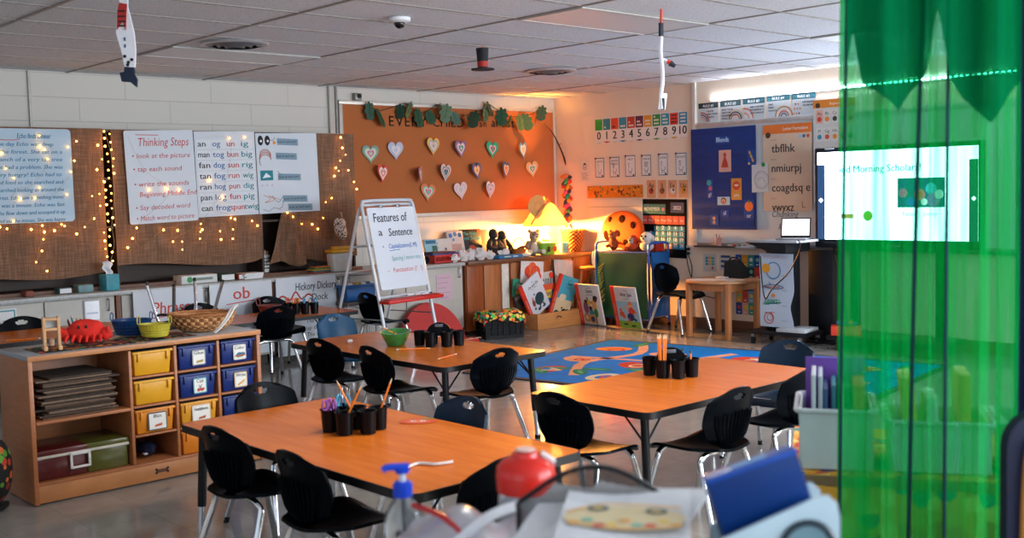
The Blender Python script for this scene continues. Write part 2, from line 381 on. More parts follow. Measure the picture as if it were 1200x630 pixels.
# ================================================================ left wall: burlap, shelving, counter, cork board
CT = .77
b = MB(); DK = M('#3a2a22', .6, var=.1)
t = thing('shelving_unit', 'dark wall shelving behind the burlap curtains above the counter', 'shelf', (-5.02, 0, CT+.002))
b.box((0, -.02, .655), (3.84, .02, 1.3), DK); b.build('back_panel', t)
for x in (-1.91, -.45, .9, 1.905):
    b = MB(); b.box((x, -.175, .655), (.02, .29, 1.3), DK); b.build('upright', t)
for z in (.012, .5, .9, 1.295):
    b = MB(); b.box((0, -.175, z), (3.8, .28, .02), DK); b.build('shelf_board', t)
LEDGE = M('#6a4a3a', .55, var=.15, sc=12)
b = MB(); b.box((0, -.40, .012), (3.84, .05, .03), LEDGE, .003); b.build('front_ledge', t)
def burl(nt, N, L, b):
    tc = N.new('ShaderNodeTexCoord'); n1 = N.new('ShaderNodeTexNoise'); n2 = N.new('ShaderNodeTexNoise'); m1 = N.new('ShaderNodeMapping'); m2 = N.new('ShaderNodeMapping')
    m1.inputs['Scale'].default_value = (120, 120, 6); m2.inputs['Scale'].default_value = (6, 6, 150)
    for m, n in ((m1, n1), (m2, n2)): L.new(tc.outputs['Object'], m.inputs[0]); L.new(m.outputs[0], n.inputs['Vector']); n.inputs['Scale'].default_value = 1; n.inputs['Detail'].default_value = 2
    mx = N.new('ShaderNodeMath'); L.new(n1.outputs['Fac'], mx.inputs[0]); L.new(n2.outputs['Fac'], mx.inputs[1])
    rp = N.new('ShaderNodeValToRGB'); L.new(mx.outputs[0], rp.inputs[0])
    rp.color_ramp.elements[0].position = .8/2+.05; rp.color_ramp.elements[1].position = .66
    mx.operation = 'ADD'; mm = N.new('ShaderNodeMath'); mm.operation = 'MULTIPLY'; mm.inputs[1].default_value = .5
    L.new(mx.outputs[0], mm.inputs[0]); L.new(mm.outputs[0], rp.inputs[0])
    rp.color_ramp.elements[0].color = lin('#6f5340'); rp.color_ramp.elements[1].color = lin('#94705a'); L.new(rp.outputs[0], b.inputs['Base Color'])
    b.inputs['Roughness'].default_value = .9; b.inputs['Specular IOR Level'].default_value = .1
BURLAP = NODES('burlap', burl)
def burlap(lab, x0, x1, z0, z1, amp=.012, fr=9, ph=0, sag=.02, y=-.345, fn=None, nm='burlap_curtain'):
    b = MB()
    def f(u, v):
        x = x0+(x1-x0)*u; z = z0+(z1-z0)*v
        if fn: return fn(u, v, x, z)
        return (x, y+amp*sin(fr*u+ph)*(1-.6*v)+.004*sin(31*u+5*v), z + sag*sin(7*u+ph)*(1-v))
    b.grid(f, 36, 20, BURLAP, .004); return tag(b.build(nm), lab, 'curtain', 'burlap panels over the wall shelves')
burlap('wide burlap curtain panel behind the story chart about Echo', -6.92, -5.56, .9, 2.08, fr=8)
burlap('wide burlap curtain panel behind the thinking steps and word family charts', -5.49, -4.10, .93, 2.075, fr=11, ph=2,
       fn=lambda u, v, x, z: (x - .12*max(0, u-.8)*(1-v)*5*.3, -.345+.012*sin(11*u+2)*(1-.6*v)-.03*max(0, .12-u)*4*(1-v), z + (.03*sin(5*u+1) + (.25*max(0, u-.93) if True else 0))*(1-v)))
burlap('burlap panel beside the cork board with lights hanging down it', -3.78, -3.10, .88, 2.075, fr=6, ph=1)
def bunch(u, v, x, z):
    w = .105 + .09*(1-v)**1.3; cx = -3.80-.085*(1-v)
    return (cx + (u-.5)*2*w, -.352+.010*sin(u*24+v*3)-.008*sin(pi*u)-.03*sin(u*9+v*5)*(1-v), .87+.55*v + .03*sin(u*6))
burlap('gathered burlap bunch with loose folds beside the dark shelf gap', 0, 1, 0, 1, fn=bunch)
# counter and base cabinets
CAB = M('#b7b2a8', .45, var=.04); CTOP = M('#a8a9a6', .35, var=.16, sc=60)
def base_cab(x0, x1, lab, doors):
    t = thing('base_cabinet', lab, 'cabinet', (x0, 0, 0), 0, 'beige base cabinets under the counter'); w = x1-x0
    b = MB(); b.box((w/2, -.285, .41), (w-.002, .55, .64), CAB); b.box((w/2, -.26, .045), (w-.002, .48, .085), M('#3d3732', .6)); b.build('cabinet_body', t)
    n = doors; dw = (w-.01)/n
    for i in range(n):
        b = MB(); b.box((.005+dw*(i+.5), -.57, .41), (dw-.012, .018, .63), CAB, .003); d = b.build('door', t)
        b = MB(); s = 1 if i % 2 == 0 else -1; xx = .005+dw*(i+.5)+s*(dw/2-.06)
        b.tube([(xx, -.58, .62), (xx, -.605, .625), (xx, -.605, .705), (xx, -.58, .71)], .006, STEEL, 6); b.build('handle', d)
base_cab(-7.3, -5.62, 'beige base cabinet with the tubs sign on its door, behind the cubby shelf', 3)
base_cab(-5.58, -4.22, 'beige base cabinet behind the phrases and ob charts', 2)
base_cab(-4.18, -1.96, 'beige base cabinet behind the easel with a pink page on its end door', 3)
b = MB(); b.box((-5.60, -.3, .41), (.03, .57, .66), M('#7a4a34', .5, var=.1)); b.box((-4.20, -.3, .41), (.03, .57, .66), M('#7a4a34', .5, var=.1))
struct(b.build('trim_4'))
b = MB(); b.box((-4.63, -.31, .752), (5.34, .62, .034), CTOP, .004); tag(b.build('countertop'), 'long speckled grey countertop running under the burlap curtains', 'countertop')
# wooden corner cabinet
WD = M('#8e4a24', .4, var=.22, sc=5, stretch=(6, 6, .6)); WD2 = M('#a9683c', .4, var=.18, sc=5, stretch=(6, 6, .6))
t = thing('wooden_cabinet', 'brown wooden corner cabinet under the glowing lamp', 'cabinet', (-1.93, 0, 0))
b = MB(); b.box((.95, -.29, .385), (1.88, .54, .69), WD); b.build('cabinet_body', t)
b = MB(); b.box((.95, -.29, .02), (1.8, .48, .04), M('#2a1a12', .6)); b.build('toe_kick', t)
b = MB(); b.box((.95, -.312, .752), (1.88, .616, .036), M('#6b452c', .4, var=.15), .004); b.build('cabinet_top', t)
for i, (x, w_, m) in enumerate(((.13, .22, WD), (.37, .22, WD2), (.56, .10, M('#d9cfc0', .5)), (.78, .28, WD2), (1.1, .3, WD), (1.42, .3, WD2), (1.74, .28, WD))):
    b = MB(); b.box((x, -.568, .395), (w_, .018, .64), m, .003); b.build('door', t)
# ================================================================ charts on the burlap
CH = M('#c9cfd6', .45, var=.03, sc=3)
BL, RD, GR, TL, BK = I('#2c6f96'), I('#c0403a'), I('#2f8a5a'), I('#1f7f8a'), I('#22242c')
YB = -.372
def pA(px, py, y=YB): v = ony(px, py, y); return v.x, v.z
def echo(b, w, h):
    T = ['Echo finds Dinner', 'One day Echo was deep', 'in the forest. She sat on a', 'branch of a very tall tree', 'She had a problem. She was', 'very hungry! Echo had to', 'find food so she searched and', 'searched looking all around the', 'forest. Echo saw something move!', 'It was a mouse. Echo was fast', 'She flew down and scooped it up', 'and ate the mouse. She was happy']
    for i, s in enumerate(T): b.text(s, .07 if i else .25, h-.075-i*.059, .056 if i == 0 else .043, BL, fit=(w-.1)*(.92 if i else .62)*min(1, len(s)/29+.15), shear=.2, bold=.014)
    b.line([(.08, h-.085), (.2, h-.09), (.27, h-.082)], .006, RD)
x0, z1 = pA(0, 150); x1, z0 = pA(88, 259); x0 -= .13
sheet('hanging_chart', 'pale blue story chart about Echo in blue handwriting pinned to the burlap', 'chart', FA(x0, z0, YB), x1-x0, z1-z0, M('#a9c2d3', .5, var=.03, sc=3), echo, 'handwritten charts on the burlap', r=.03)
def think(b, w, h):
    b.text('Thinking Steps', .12, h-.13, .1, RD, fit=.45, shear=.2); b.line([(.1, h-.035), (.3, h-.04)], .006, RD)
    for i, s in enumerate(['\u2022 look at the picture', '\u2022 tap each sound', '\u2022 write the sounds', 'Beginning Middle End', '\u2022 Say decoded word', '\u2022 Match word to picture']):
        b.text(s, .06+.04*(i == 3), h-.23-[0, .11, .235, .32, .43, .52][i], .058, RD, fit=min(w-.1, .027*len(s)), shear=.15)
x0, z1 = pA(147, 153); x1, z0 = pA(233, 260)
sheet('hanging_chart', 'white Thinking Steps chart in red handwriting pinned to the burlap', 'chart', rotz2(FA(x0, z0, YB), R(1.5)), x1-x0, z1-z0, CH, think, 'handwritten charts on the burlap', r=.02)
def fam(b, w, h):
    cols = [(['an', 'man', 'fan', 'tan', 'ran', 'pan', 'can'], BK), (['og', 'tog', 'dog', 'fog', 'hog', 'log', 'frog'], I('#1f5f9c')), (['un', 'bun', 'sun', 'run', 'pun', 'fun', 'spun'], RD), (['ig', 'big', 'rig', 'wig', 'dig', 'pig', 'twig'], TL)]
    for c, (ws, m) in enumerate(cols):
        for r_, s in enumerate(ws):
            x, y = .03+c*(w-.03)/4, h-.13-r_*.093
            b.rect(x-.01, y-.022, x+.125, y+.06, I('#d6dade'), -.0004); b.text(s, x, y, .072, m, fit=.032*len(s)+.01, bold=.012)
x0, z1 = pA(228, 154); x1, z0 = pA(303, 252)
sheet('hanging_chart', 'word family chart with four coloured columns from an to twig', 'chart', rotz2(FA(x0, z0, YB-.004), R(1)), x1-x0, z1-z0, CH, fam, 'handwritten charts on the burlap')
def four(b, w, h):
    GB = I('#7c96a6')
    for i, (x, y, l) in enumerate(((.22, .62, .22), (.2, .49, .22), (.21, .3, .24), (.25, .1, .26), (.3, -.03, .26))):
        y = max(y, .02); b.poly([(x, y), (x+l, y-.01), (x+l, y+.05), (x, y+.06)], GB); b.text('look at each part', x+.01, y+.018, .03, BK, fit=l-.03, dz=.001)
    for k in (0, 1): b.disc(.05+.07*k, .66, .028, BLACKINK, 0, .045); b.disc(.055+.07*k, .655, .011, WHITE, .0006)
    b.disc(.19, .64, .016, I('#e08a3a')); b.line([(.11, .68), (.17, .66), (.2, .69)], .004, BK)
    for i in range(5): b.ring(.09, .52-.012*i, .06, .006, I('#b9786a' if i % 2 else '#a0543f'), 0, .2, 2.6+.3*i)
    b.rect(.03, .3, .16, .39, TL); b.poly([(.05, .32), (.09, .37), (.14, .33)], I('#dfe6ea'), .0006); b.ring(.19, .34, .045, .004, BK, 0, -1.2, 1.2)
    for i in range(3): b.text('a', .04+.05*i, .25, .03, RD)
    b.line([(.05, .17), (.12, .13), (.06, .1), (.16, .12), (.1, .16), (.22, .12)], .005, I('#c77a4a')); b.line([(.14, .16), (.2, .1), (.25, .15)], .004, BK)
    b.line([(.04, .04), (.1, .02), (.15, .05), (.22, .03)], .005, I('#6b8799')); b.ring(.2, .09, .05, .004, BK, 0, -1.4, .4)
x0, z1 = pA(300, 156); x1, z0 = pA(375, 248)
sheet('hanging_chart', 'chart with big cartoon eyes and grey-blue strips, nearest the cork board', 'chart', rotz2(FA(x0, z0, YB-.002), R(1)), x1-x0, z1-z0, CH, four, 'handwritten charts on the burlap')
# posters hanging on the counter front
YC = -.632
def pC(px, py): v = ony(px, py, YC); return v.x, min(v.z, CT-.012)
def phr(b, w, h):
    b.text('Phrases', .16, h-.2, .14, I('#c8452f'), fit=.38, shear=.1, bold=.01); b.line([(.1, h-.235), (.5, h-.21)], .008, RD); b.text('hen', .1, h-.44, .15, I('#2a6ca8'), fit=.24, shear=.1, bold=.01)
    b.text('in the pen', .08, h-.6, .1, BK, fit=.4, shear=.1)
def ob(b, w, h):
    b.text('ob', .22, h-.14, .15, RD, fit=.16, bold=.012); b.line([(.15, h-.18), (.42, h-.16)], .008, RD)
    for i, (s, x, y) in enumerate((('too', .08, .3), ('clob', .42, .29), ('pob', .1, .41), ('do', .44, .4))): b.text(s, x, h-y, .11, I('#b8574a'), fit=.045*len(s), shear=.1)
def hick(b, w, h):
    b.text('Hickory Dickory', .2, h-.12, .1, BK, fit=.44, shear=.1, bold=.008); b.text('-Dock', .34, h-.22, .09, BK, fit=.2, shear=.1, bold=.008)
    cr = I('#a8362c'); b.line([(.04, h-.27), (.02, h-.19), (.07, h-.16), (.14, h-.2), (.2, h-.13), (.26, h-.2), (.33, h-.16), (.38, h-.2), (.34, h-.27)], .016, cr)
    for i in range(6): b.line([(.06+.05*i, h-.27), (.09+.05*i, h-.2), (.12+.04*i, h-.28)], .006, I('#c96a3a'))
    for i, s in enumerate(('Hickory', 'dickory dock', 'The mouse ran', 'up the clock', 'The clock', 'struck one', 'down he')): b.text(s, .3, h-.3-.062*i, .055, BK, fit=.025*len(s), shear=.1)
x0, z1 = pC(155, 333); x1, _ = pC(240, 400); sheet('hanging_poster', 'white poster headed Phrases with blue word hen on the counter front', 'poster', FA(x0, .12, YC), x1-x0, .635, CH, phr, 'handwritten posters on the counter front')
x0, z1 = pC(245, 333); x1, _ = pC(321, 400); sheet('hanging_poster', 'white poster headed ob in red marker on the counter front', 'poster', FA(x0, .12, YC), x1-x0, .635, CH, ob, 'handwritten posters on the counter front')
x0, z1 = pC(323, 333); x1, _ = pC(397, 430); sheet('hanging_poster', 'white Hickory Dickory Dock rhyme poster on the counter front', 'poster', FA(x0, .06, YC), x1-x0, .70, CH, hick, 'handwritten posters on the counter front')
x0, _ = pC(0, 358); x1, _ = pC(23, 385)
def tubs(b, w, h):
    b.rect(.01, .01, w-.01, h-.01, I('#4f8f9a')); b.rect(.02, .02, w-.02, h-.02, PAPER, .0004)
    b.text('Angry Tubs', w-.03, h-.12, .05, BK, al='r', fit=.18, dz=.001, bold=.01); b.text('Wash', w-.03, h-.24, .05, BK, al='r', fit=.12, dz=.001, bold=.01)
sheet('hanging_sign', 'small teal bordered tubs sign on the beige cabinet door behind the cubby', 'sign', FA(x0-.08, .42, -.583), x1-x0+.08, .28, PAPER, tubs)
# fairy lights
GLOW = EM('#ffa63c', 16.0); WIREC = M('#b09468', .4, .3, var=0)
def fairy(lab, pts, bulbs, y=-.386):
    P = [ony(a, b_, y) for a, b_ in pts]; o = P[0].copy(); t = thing('hanging_fairy_lights', lab, 'string lights', o, 0, 'fairy light strands on the burlap')
    b = MB(); b.tube([p-o for p in P], .0008, WIREC, 4, 3); b.build('wire', t)
    for a, c in bulbs:
        b = MB(); p = ony(a+random.uniform(-1, 1), c+random.uniform(-1, 1), y-.004)-o; b.ball(p, random.choice((.006, .0075, .0095)), GLOW, 8, 6); b.build('bulb', t)
fairy('fairy lights strand with bulbs across the Echo chart', [(2, 178), (20, 170), (48, 165), (62, 178), (40, 215), (20, 222), (12, 240), (35, 228), (60, 230), (82, 205), (86, 190)], [(2, 180), (47, 158), (47, 172), (53, 176), (57, 187), (8, 197), (16, 208), (46, 220), (42, 231), (24, 233), (79, 227), (84, 201), (80, 172), (87, 188)])
fairy('fairy lights strand dangling below the Echo chart', [(0, 262), (16, 258), (36, 262), (50, 266), (50, 286), (43, 308), (50, 280), (72, 262), (88, 268), (99, 266), (110, 250)], [(8, 268), (16, 258), (37, 268), (49, 265), (52, 271), (51, 280), (50, 294), (43, 307), (63, 271), (72, 262), (76, 265), (99, 266), (89, 274), (56, 317), (110, 255), (0, 266)])
gap = [(122, 150), (126, 165), (130, 180), (132, 200), (134, 220), (133, 245), (131, 265), (134, 285), (130, 305)]
fairy('fairy lights strand bunched in the gap between the two wide burlap panels', gap, [(122+ (i*7) % 13, 153+i*4.6) for i in range(34)], y=-.37)
fairy('fairy lights strand along the right edge of the first burlap panel', [(122, 152), (116, 170), (118, 188), (113, 198), (121, 212), (118, 230), (117, 245), (110, 255)], [(114, 170), (120, 187), (113, 198), (121, 213), (117, 228), (117, 241), (110, 255), (89, 165), (107, 230)])
fairy('fairy lights strand over the thinking steps chart and the burlap below it', [(150, 160), (170, 200), (200, 225), (160, 265), (165, 290), (192, 268), (212, 270), (214, 292), (202, 282), (236, 262)], [(161, 267), (156, 279), (149, 290), (192, 269), (209, 270), (213, 283), (214, 292), (202, 282), (235, 271), (234, 280), (176, 222), (195, 222), (209, 222)])
fairy('fairy lights strand hanging below the word family chart', [(240, 160), (270, 165), (262, 220), (236, 262), (236, 285), (258, 258), (270, 285), (275, 255), (240, 245)], [(236, 262), (238, 268), (235, 279), (258, 270), (260, 281), (271, 255), (273, 268), (272, 280), (275, 256), (246, 210), (262, 232), (270, 162), (287, 160)])
fairy('fairy lights strand running down the burlap panel by the cork board', [(400, 160), (404, 175), (398, 190), (402, 205), (393, 215), (388, 228), (380, 238), (376, 258), (366, 250)], [(400, 161), (402, 174), (405, 181), (398, 189), (394, 196), (397, 201), (392, 206), (408, 200), (415, 213), (418, 222), (388, 231), (381, 236), (378, 256), (366, 263), (373, 269), (354, 263), (336, 249), (344, 253), (296, 258), (301, 265)], y=-.376)
# things on the ledge and in the shelf gaps
def onshelf(px, py, y, z): p = ony(px, py, y); return Vector((p.x, y, z))
ZL = CT+.03
p = ony(128, 330, -.49)
t = thing('tissue_box', 'teal cube tissue box with a white tissue on the counter ledge', 'tissue box', (p.x, -.49, CT+.001), R(8))
b = MB(); b.box((0, 0, .065), (.115, .115, .13), M('#3f8f9c', .5, var=.25, sc=14), .004); b.build('box', t)
b = MB(); b.grid(lambda u, v: (.05*(u-.5)*(1+.8*v)+.01*sin(9*v), .02*sin(6*u+2*v), .128+.11*v-.03*abs(u-.3)*v), 10, 8, M('#e6e6e8', .8), .002); b.build('tissue', t)
p = ony(308, 314, -.2)
t = thing('paper_bin', 'white perforated bin full of paper in the dark shelf gap', 'bin', (p.x, -.2, CT+.027))
b = MB(); b.open([(.055, 0), (.07, .16), (.066, .16), (.052, .004), (.001, .004)], M('#d5d3cf', .5), 20)
for i in range(6):
    for j in range(4): b.box((.064*cos(-2.4+i*.3), .064*sin(-2.4+i*.3), .04+.03*j), (.012, .012, .012), M('#2c2a2a', .6), rot=(0, 0, -2.4+i*.3))
b.build('bin_body', t)
b = MB()
for i in range(7): b.box((-.03+.01*i, .01*sin(i*2), .13), (.004, .08, .14+.015*sin(i*3)), M('#d8b8a0', .7), rot=(.05*sin(i), .08*cos(i*2), .2*sin(i)))
b.build('papers', t)
p = ony(290, 318, -.44)
t = thing('paper_stack', 'untidy stack of white paper on the counter by the bin', 'paper', (p.x, -.47, CT+.001), .1)
for i in range(4):
    b = MB(); b.box((.006*sin(i*3), .008*cos(i*5), .007+.013*i), (.19, .15, .012), M('#d9dadb', .7), rot=(0, 0, .12*sin(i*2))); b.build('page', t)
p = ony(375, 315, -.44)
for i, c in enumerate(('#b8433a', '#2f7f86', '#d8a23c', '#4f8a45', '#c8753a')):
    b = MB(); b.box((0, 0, .006), (.27-.01*i, .12, .009), M(c, .5), .002); o = b.build('folder'); o.location = (p.x+.01*sin(i*2), -.47+.004*cos(i), CT+.001+i*.0125)
    tag(o, f'{["red", "teal", "yellow", "green", "orange"][i]} folder in the small stack on the counter beside the easel', 'folder', 'folders on the counter')
p = ony(228, 320, -.44); t = thing('storage_box', 'flat white box with green round logo peeking below the burlap', 'box', (p.x, -.45, CT+.001))
b = MB(); b.box((0, 0, .035), (.33, .16, .07), M('#c9cac6', .5), .004); b.z = 0
b.build('box', t)
b = MB(); b.X = Matrix.Translation((0, -.0815, .035)) @ Matrix.Rotation(pi/2, 4, 'X'); b.z = .0005; b.disc(-.09, 0, .026, I('#3f8a55')); b.rect(-.03, -.01, .12, .012, I('#7a8a80')); b.build('print', t)
for i, (px, c, w_, h_, lab) in enumerate(((72, '#31565a', .1, .05, 'dark teal book lying under the first burlap panel'), (96, '#6f8f90', .12, .06, 'grey-green cloth bundle lying under the first burlap panel'), (262, '#355a4a', .13, .06, 'green book lying on the counter right of the white box'), (279, '#8a3a2c', .08, .05, 'red-brown book end next to the green book under the burlap'), (30, '#7a4030', .06, .045, 'small brown wooden block on the counter ledge at the far left'))):
    p = ony(px, 322 if px > 100 else 330, -.44); b = MB(); b.box((0, 0, h_/2), (w_, .12, h_), M(c, .6, var=.2), .006)
    if 'book' in lab: b.box((0, -.056, h_/2), (w_-.012, .012, h_-.014), PAPER)
    o = b.build('book' if 'book' in lab else 'wooden_block' if 'block' in lab else 'cloth_bundle'); o.location = (p.x, -.46, CT+.001); tag(o, lab, 'book' if 'book' in lab else 'block' if 'block' in lab else 'cloth')
# ================================================================ cork board
CX0, CX1, CZ0, CZ1 = -3.02, -.03, 1.255, 2.41
t = thing('corkboard', 'large orange-brown cork board in a pale frame', 'bulletin board', (CX0, -.002, CZ0))
b = MB(); b.box(((CX1-CX0)/2, -.012, (CZ1-CZ0)/2), (CX1-CX0, .016, CZ1-CZ0), M('#ab6232', .85, var=.1, sc=160, bump=.1)); b.build('cork_panel', t)
FR = M('#cfc8bd', .35, .3, var=.03)
for nm, c, d in (('frame_rail', ((CX1-CX0)/2, -.018, CZ1-CZ0), (CX1-CX0+.04, .03, .04)), ('frame_rail', ((CX1-CX0)/2, -.018, 0), (CX1-CX0+.04, .03, .04)), ('frame_stile', (0, -.018, (CZ1-CZ0)/2), (.04, .03, CZ1-CZ0-.042)), ('frame_stile', (CX1-CX0, -.018, (CZ1-CZ0)/2), (.04, .03, CZ1-CZ0-.042))):
    b = MB(); b.box(c, d, FR, .004); b.build(nm, t)
p = ony(418, 115, -.03)
t = thing('wall_mount_bracket', 'small grey metal bracket with dark lens on the cork board corner', 'bracket', (p.x, -.04, CZ1+.022))
b = MB(); b.box((0, 0, .035), (.08, .05, .07), M('#8a8580', .4, .4), .004); b.build('bracket_body', t)
b = MB(); b.lathe([(.0, 0), (.022, 0), (.022, .012), (0, .014)], BLKM, 14, (.005, -.026, .04), (pi/2, 0, 0)); b.build('lens', t)
# cut-out letters
n = 0
def cut(word, x, z, size, gapx, cap):
    for i, ch in enumerate(word):
        b = MB(); b.z = 0; b.text(ch, 0, 0, size, BLACKINK, dz=0, fit=None); bmesh.ops.solidify(b.bm, geom=b.bm.faces[:], thickness=.003)
        o = b.build('cutout_letter_sign', mat=FA(x, z, -.0275)); v = glyphs(ch, 0); x += (v[3]-v[2])*size+gapx
        same = [j for j, c in enumerate(word) if c == ch]
        extra = '' if len(same) == 1 else (' first' if same[0] == i else ' later')
        tag(o, f'black cut-out{extra} letter {ch} of the word {word} on the cork board', 'letter', 'cut-out letters on the cork board')
cut('EVERY', -2.43, 2.185, .15, .028, 1); cut('CHILD', -1.86, 2.19, .15, .022, 1); cut('is', -1.33, 2.195, .13, .02, 0); cut('an', -1.20, 2.2, .11, .02, 0); cut('artist', -1.02, 2.205, .15, .016, 0)
# leaf garland
t = thing('hanging_leaf_garland', 'garland of green paper monstera leaves along the top of the cork board', 'garland', (-2.7, -.035, 2.36))
LP = [(431, 128), (442, 136), (467, 129), (477, 127), (488, 136), (501, 136), (512, 128), (520, 131), (531, 137), (544, 141), (554, 138), (566, 133), (571, 126), (585, 135), (595, 141), (606, 142), (614, 141), (625, 138), (633, 131)]
PP = [ony(a, c, -.05) for a, c in LP]; o0 = t.location
b = MB(); b.tube([Vector((p.x, -.045, p.z+.05))-o0 for p in PP], .004, M('#3a2e20', .7), 5, 3); b.build('vine', t)
for i, p in enumerate(PP):
    b = MB(); g = M(('#1d4a32', '#27573d', '#16402c', '#4a6a48')[i % 4], .5, var=.2, sc=30); s = .092+.015*sin(i*2.1); nl = 22; pts = []
    for k in range(nl):
        a = -pi/2+2*pi*k/nl; r = s*(.85+.35*max(0, -sin(a)))*(.72 if k % 3 == 1 and k not in (0, 1, 21) else 1); pts.append((r*.78*cos(a), r*sin(a)))
    b.prism(pts, 0, .003, g); b.box((0, 0, .004), (.004, s*1.5, .003), M('#123020', .6)); o = b.build('leaf', t)
    o.matrix_local = Matrix.Translation(p-o0+Vector((0, -.03-.012*(i % 2), 0))) @ Matrix(((1, 0, 0, 0), (0, 0, -1, 0), (0, 1, 0, 0), (0, 0, 0, 1))) @ Matrix.Rotation(.5*sin(i*1.7), 4, 'Z') @ Matrix.Rotation(.9*sin(i*2.3), 4, 'Y')
# paper hearts
def heart(s):
    o = []
    for k in range(28):
        a = 2*pi*k/28; o.append((s*16*sin(a)**3/17, s*(13*cos(a)-5*cos(2*a)-2*cos(3*a)-cos(4*a))/17))
    return o
HB = [(436, 179, 'seafoam', '#7f9a8c', '#b9cfa8', '#c87a8c', 0), (465, 175, 'lavender white', '#b9b6c6', '#a8c4d0', '#d5c9d8', .1), (508, 170, 'yellow and blue', '#d8b060', '#7fb6c6', '#e8b8a0', .3), (540, 173, 'purple and green', '#7a6a94', '#d8b8c8', '#2f9a7a', .35), (578, 174, 'bright green', '#2f9a78', '#3aa886', '#a85a6c', .2), (612, 175, 'blue and pink', '#3f86b4', '#e0b8c0', '#d88878', .55), (448, 202, 'red and white', '#c9483a', '#e6d8d0', '#d88070', .5), (490, 204, 'narrow pink and teal', '#b9788c', '#6fa8a4', '#d8b0b4', 1.0), (522, 201, 'green with purple middle', '#d0b4bc', '#1f9a78', '#6a3a8c', .45), (558, 199, 'orange and dark blue', '#35608c', '#d87a3c', '#e0c470', .5), (592, 198, 'blue and yellow', '#3c5f90', '#e0c070', '#d0604a', .6), (625, 197, 'yellow with green middle', '#dca860', '#d8a8a0', '#5aa070', .1), (503, 224, 'orange and mint', '#d07a50', '#5fc0a0', '#c87088', .1), (541, 222, 'plain pale pink', '#d8c4c4', '#c9b4ba', '#b9c4c8', .15), (574, 221, 'pale with blue scribbles', '#d8ccd0', '#6f94b4', '#d0b4bc', .5)]
for i, (a, c, nm, c1, c2, c3, yaw) in enumerate(HB):
    p = ony(a, c, -.06); b = MB(); s = .112; yaw *= .75
    b.prism(heart(s), 0, .003, I(c1)); b.z = .0036
    b.poly(heart(s*.97), I(c1)); b.poly([(x, y-.004) for x, y in heart(s*.72)], I(c2), .0006)
    b.poly([(x, y-.006) for x, y in heart(s*.55)], I('#e0d4d0'), .0012); b.poly([(x, y-.006) for x, y in heart(s*.42)], I(c3), .0018); b.poly([(x, y-.008) for x, y in heart(s*.2)], I(c2), .0024)
    o = b.build('paper_heart_art', mat=FA(p.x, p.z, -.032-.1*sin(yaw)*.98) @ Matrix.Rotation(.12*sin(i*3), 4, 'Z') @ Matrix.Rotation(yaw, 4, 'Y'))
    row = 'top' if i < 6 else 'middle' if i < 12 else 'bottom'
    tag(o, f'{nm} paper heart in the {row} row on the cork board', 'paper heart', 'paper hearts on the cork board')
# ================================================================ right wall
# whiteboard
BY0, BY1, BZ0, BZ1 = -2.10, -6.6, .90, 2.10
t = thing('whiteboard_frame', 'long whiteboard on the right wall under the rule cards', 'whiteboard', (-.001, BY0, BZ0))
def wb(nm, u, v, w, h, d, m, x0=0, bev=.003):
    b = MB(); b.box((-x0-d/2, -(u+w/2), v+h/2), (d, w, h), m, bev); return b.build(nm, t)
wb('writing_surface', 0, 0, BY0-BY1, BZ1-BZ0, .012, M('#cdd0d2', .18, var=.02, sc=2), bev=0)
wb('frame_rail', 0, BZ1-BZ0-.01, BY0-BY1, .045, .03, M('#c8cacc', .3, .5)); wb('frame_rail', 0, -.03, BY0-BY1, .03, .03, M('#9a9c9e', .3, .5))
wb('marker_tray', .0, -.045, BY0-BY1, .016, .09, M('#3c3e42', .35, .6))
b = MB(); b.z = .0005; b.text('Chunking', 0, .1, .085, M('#4a4d55', .7, var=0), fit=.30, shear=.25); b.text('glacial', .07, 0, .08, M('#4a4d55', .7, var=0), fit=.22, shear=.25)
p = onx(906, 266); o = b.build('handwriting', t); o.matrix_local = t.matrix_world.inverted() @ FB(p.y, p.z, -.0135) if False else Matrix.Translation(-t.location) @ FB(p.y, p.z, -.0135)
# LED strip above the board
t = thing('hanging_led_strip', 'bright white dotted light strip above the whiteboard on the right wall', 'light strip', (-.001, -2.28, 2.365))
b = MB(); b.box((-.006, -2.05, -.008), (.012, 4.1, .02), M('#d8dade', .4)); b.build('strip_base', t)
LEDM = EM('#e4f0ff', 85.0)
for k in range(82):
    b = MB(); b.box((-.018, -.03-.05*k, .0), (.012, .024, .012), LEDM, .003, seg=1); b.build('led', t)
# number line
def fitB(x0, y0, x1, y1, x=-.003):
    p, q = onx(x0, y0, x), onx(x1, y1, x); return p, q, p.y-q.y
NC = ['#2f9a3a', '#2a7f94', '#d8502f', '#2f86a8', '#c0402f', '#6a2f4a', '#d8922a', '#2f8a45', '#2a8fa8', '#d0402f', '#2a86b4']
def num(b, w, h):
    s = w/11
    for i in range(11):
        b.rect(i*s+.006, h*.52, (i+1)*s-.004, h-.012, I(NC[i])); b.text(str(i), (i+.5)*s, h*.16, .125, BK, al='c', bold=.022)
        b.ring((i+.5)*s, .012, s*.42, .014, I(NC[(i*3+2) % 11]), 0, pi, 2*pi, ry=.012) if False else b.poly([(i*s, .012), (i*s+s/2, .022 if i % 2 else .006), (i*s+s, .012), (i*s+s/2, .002)], I(NC[(i*3+1) % 11]))
        for k in range(i): b.disc(i*s+s*(.3+.2*(k % 3)), h*.62+.036*(k//3), .011, I('#e8e0d0' if i not in (2, 9) else '#3a1a1a'), .0005, n=8)
p, q, w_ = fitB(697, 140, 806, 157); sheet('wall_number_sign', 'number line strip from 0 to 10 with coloured squares on the right wall', 'number line', FB(p.y, 1.995, -.003), w_, .285, I('#e6dcd2'), num)
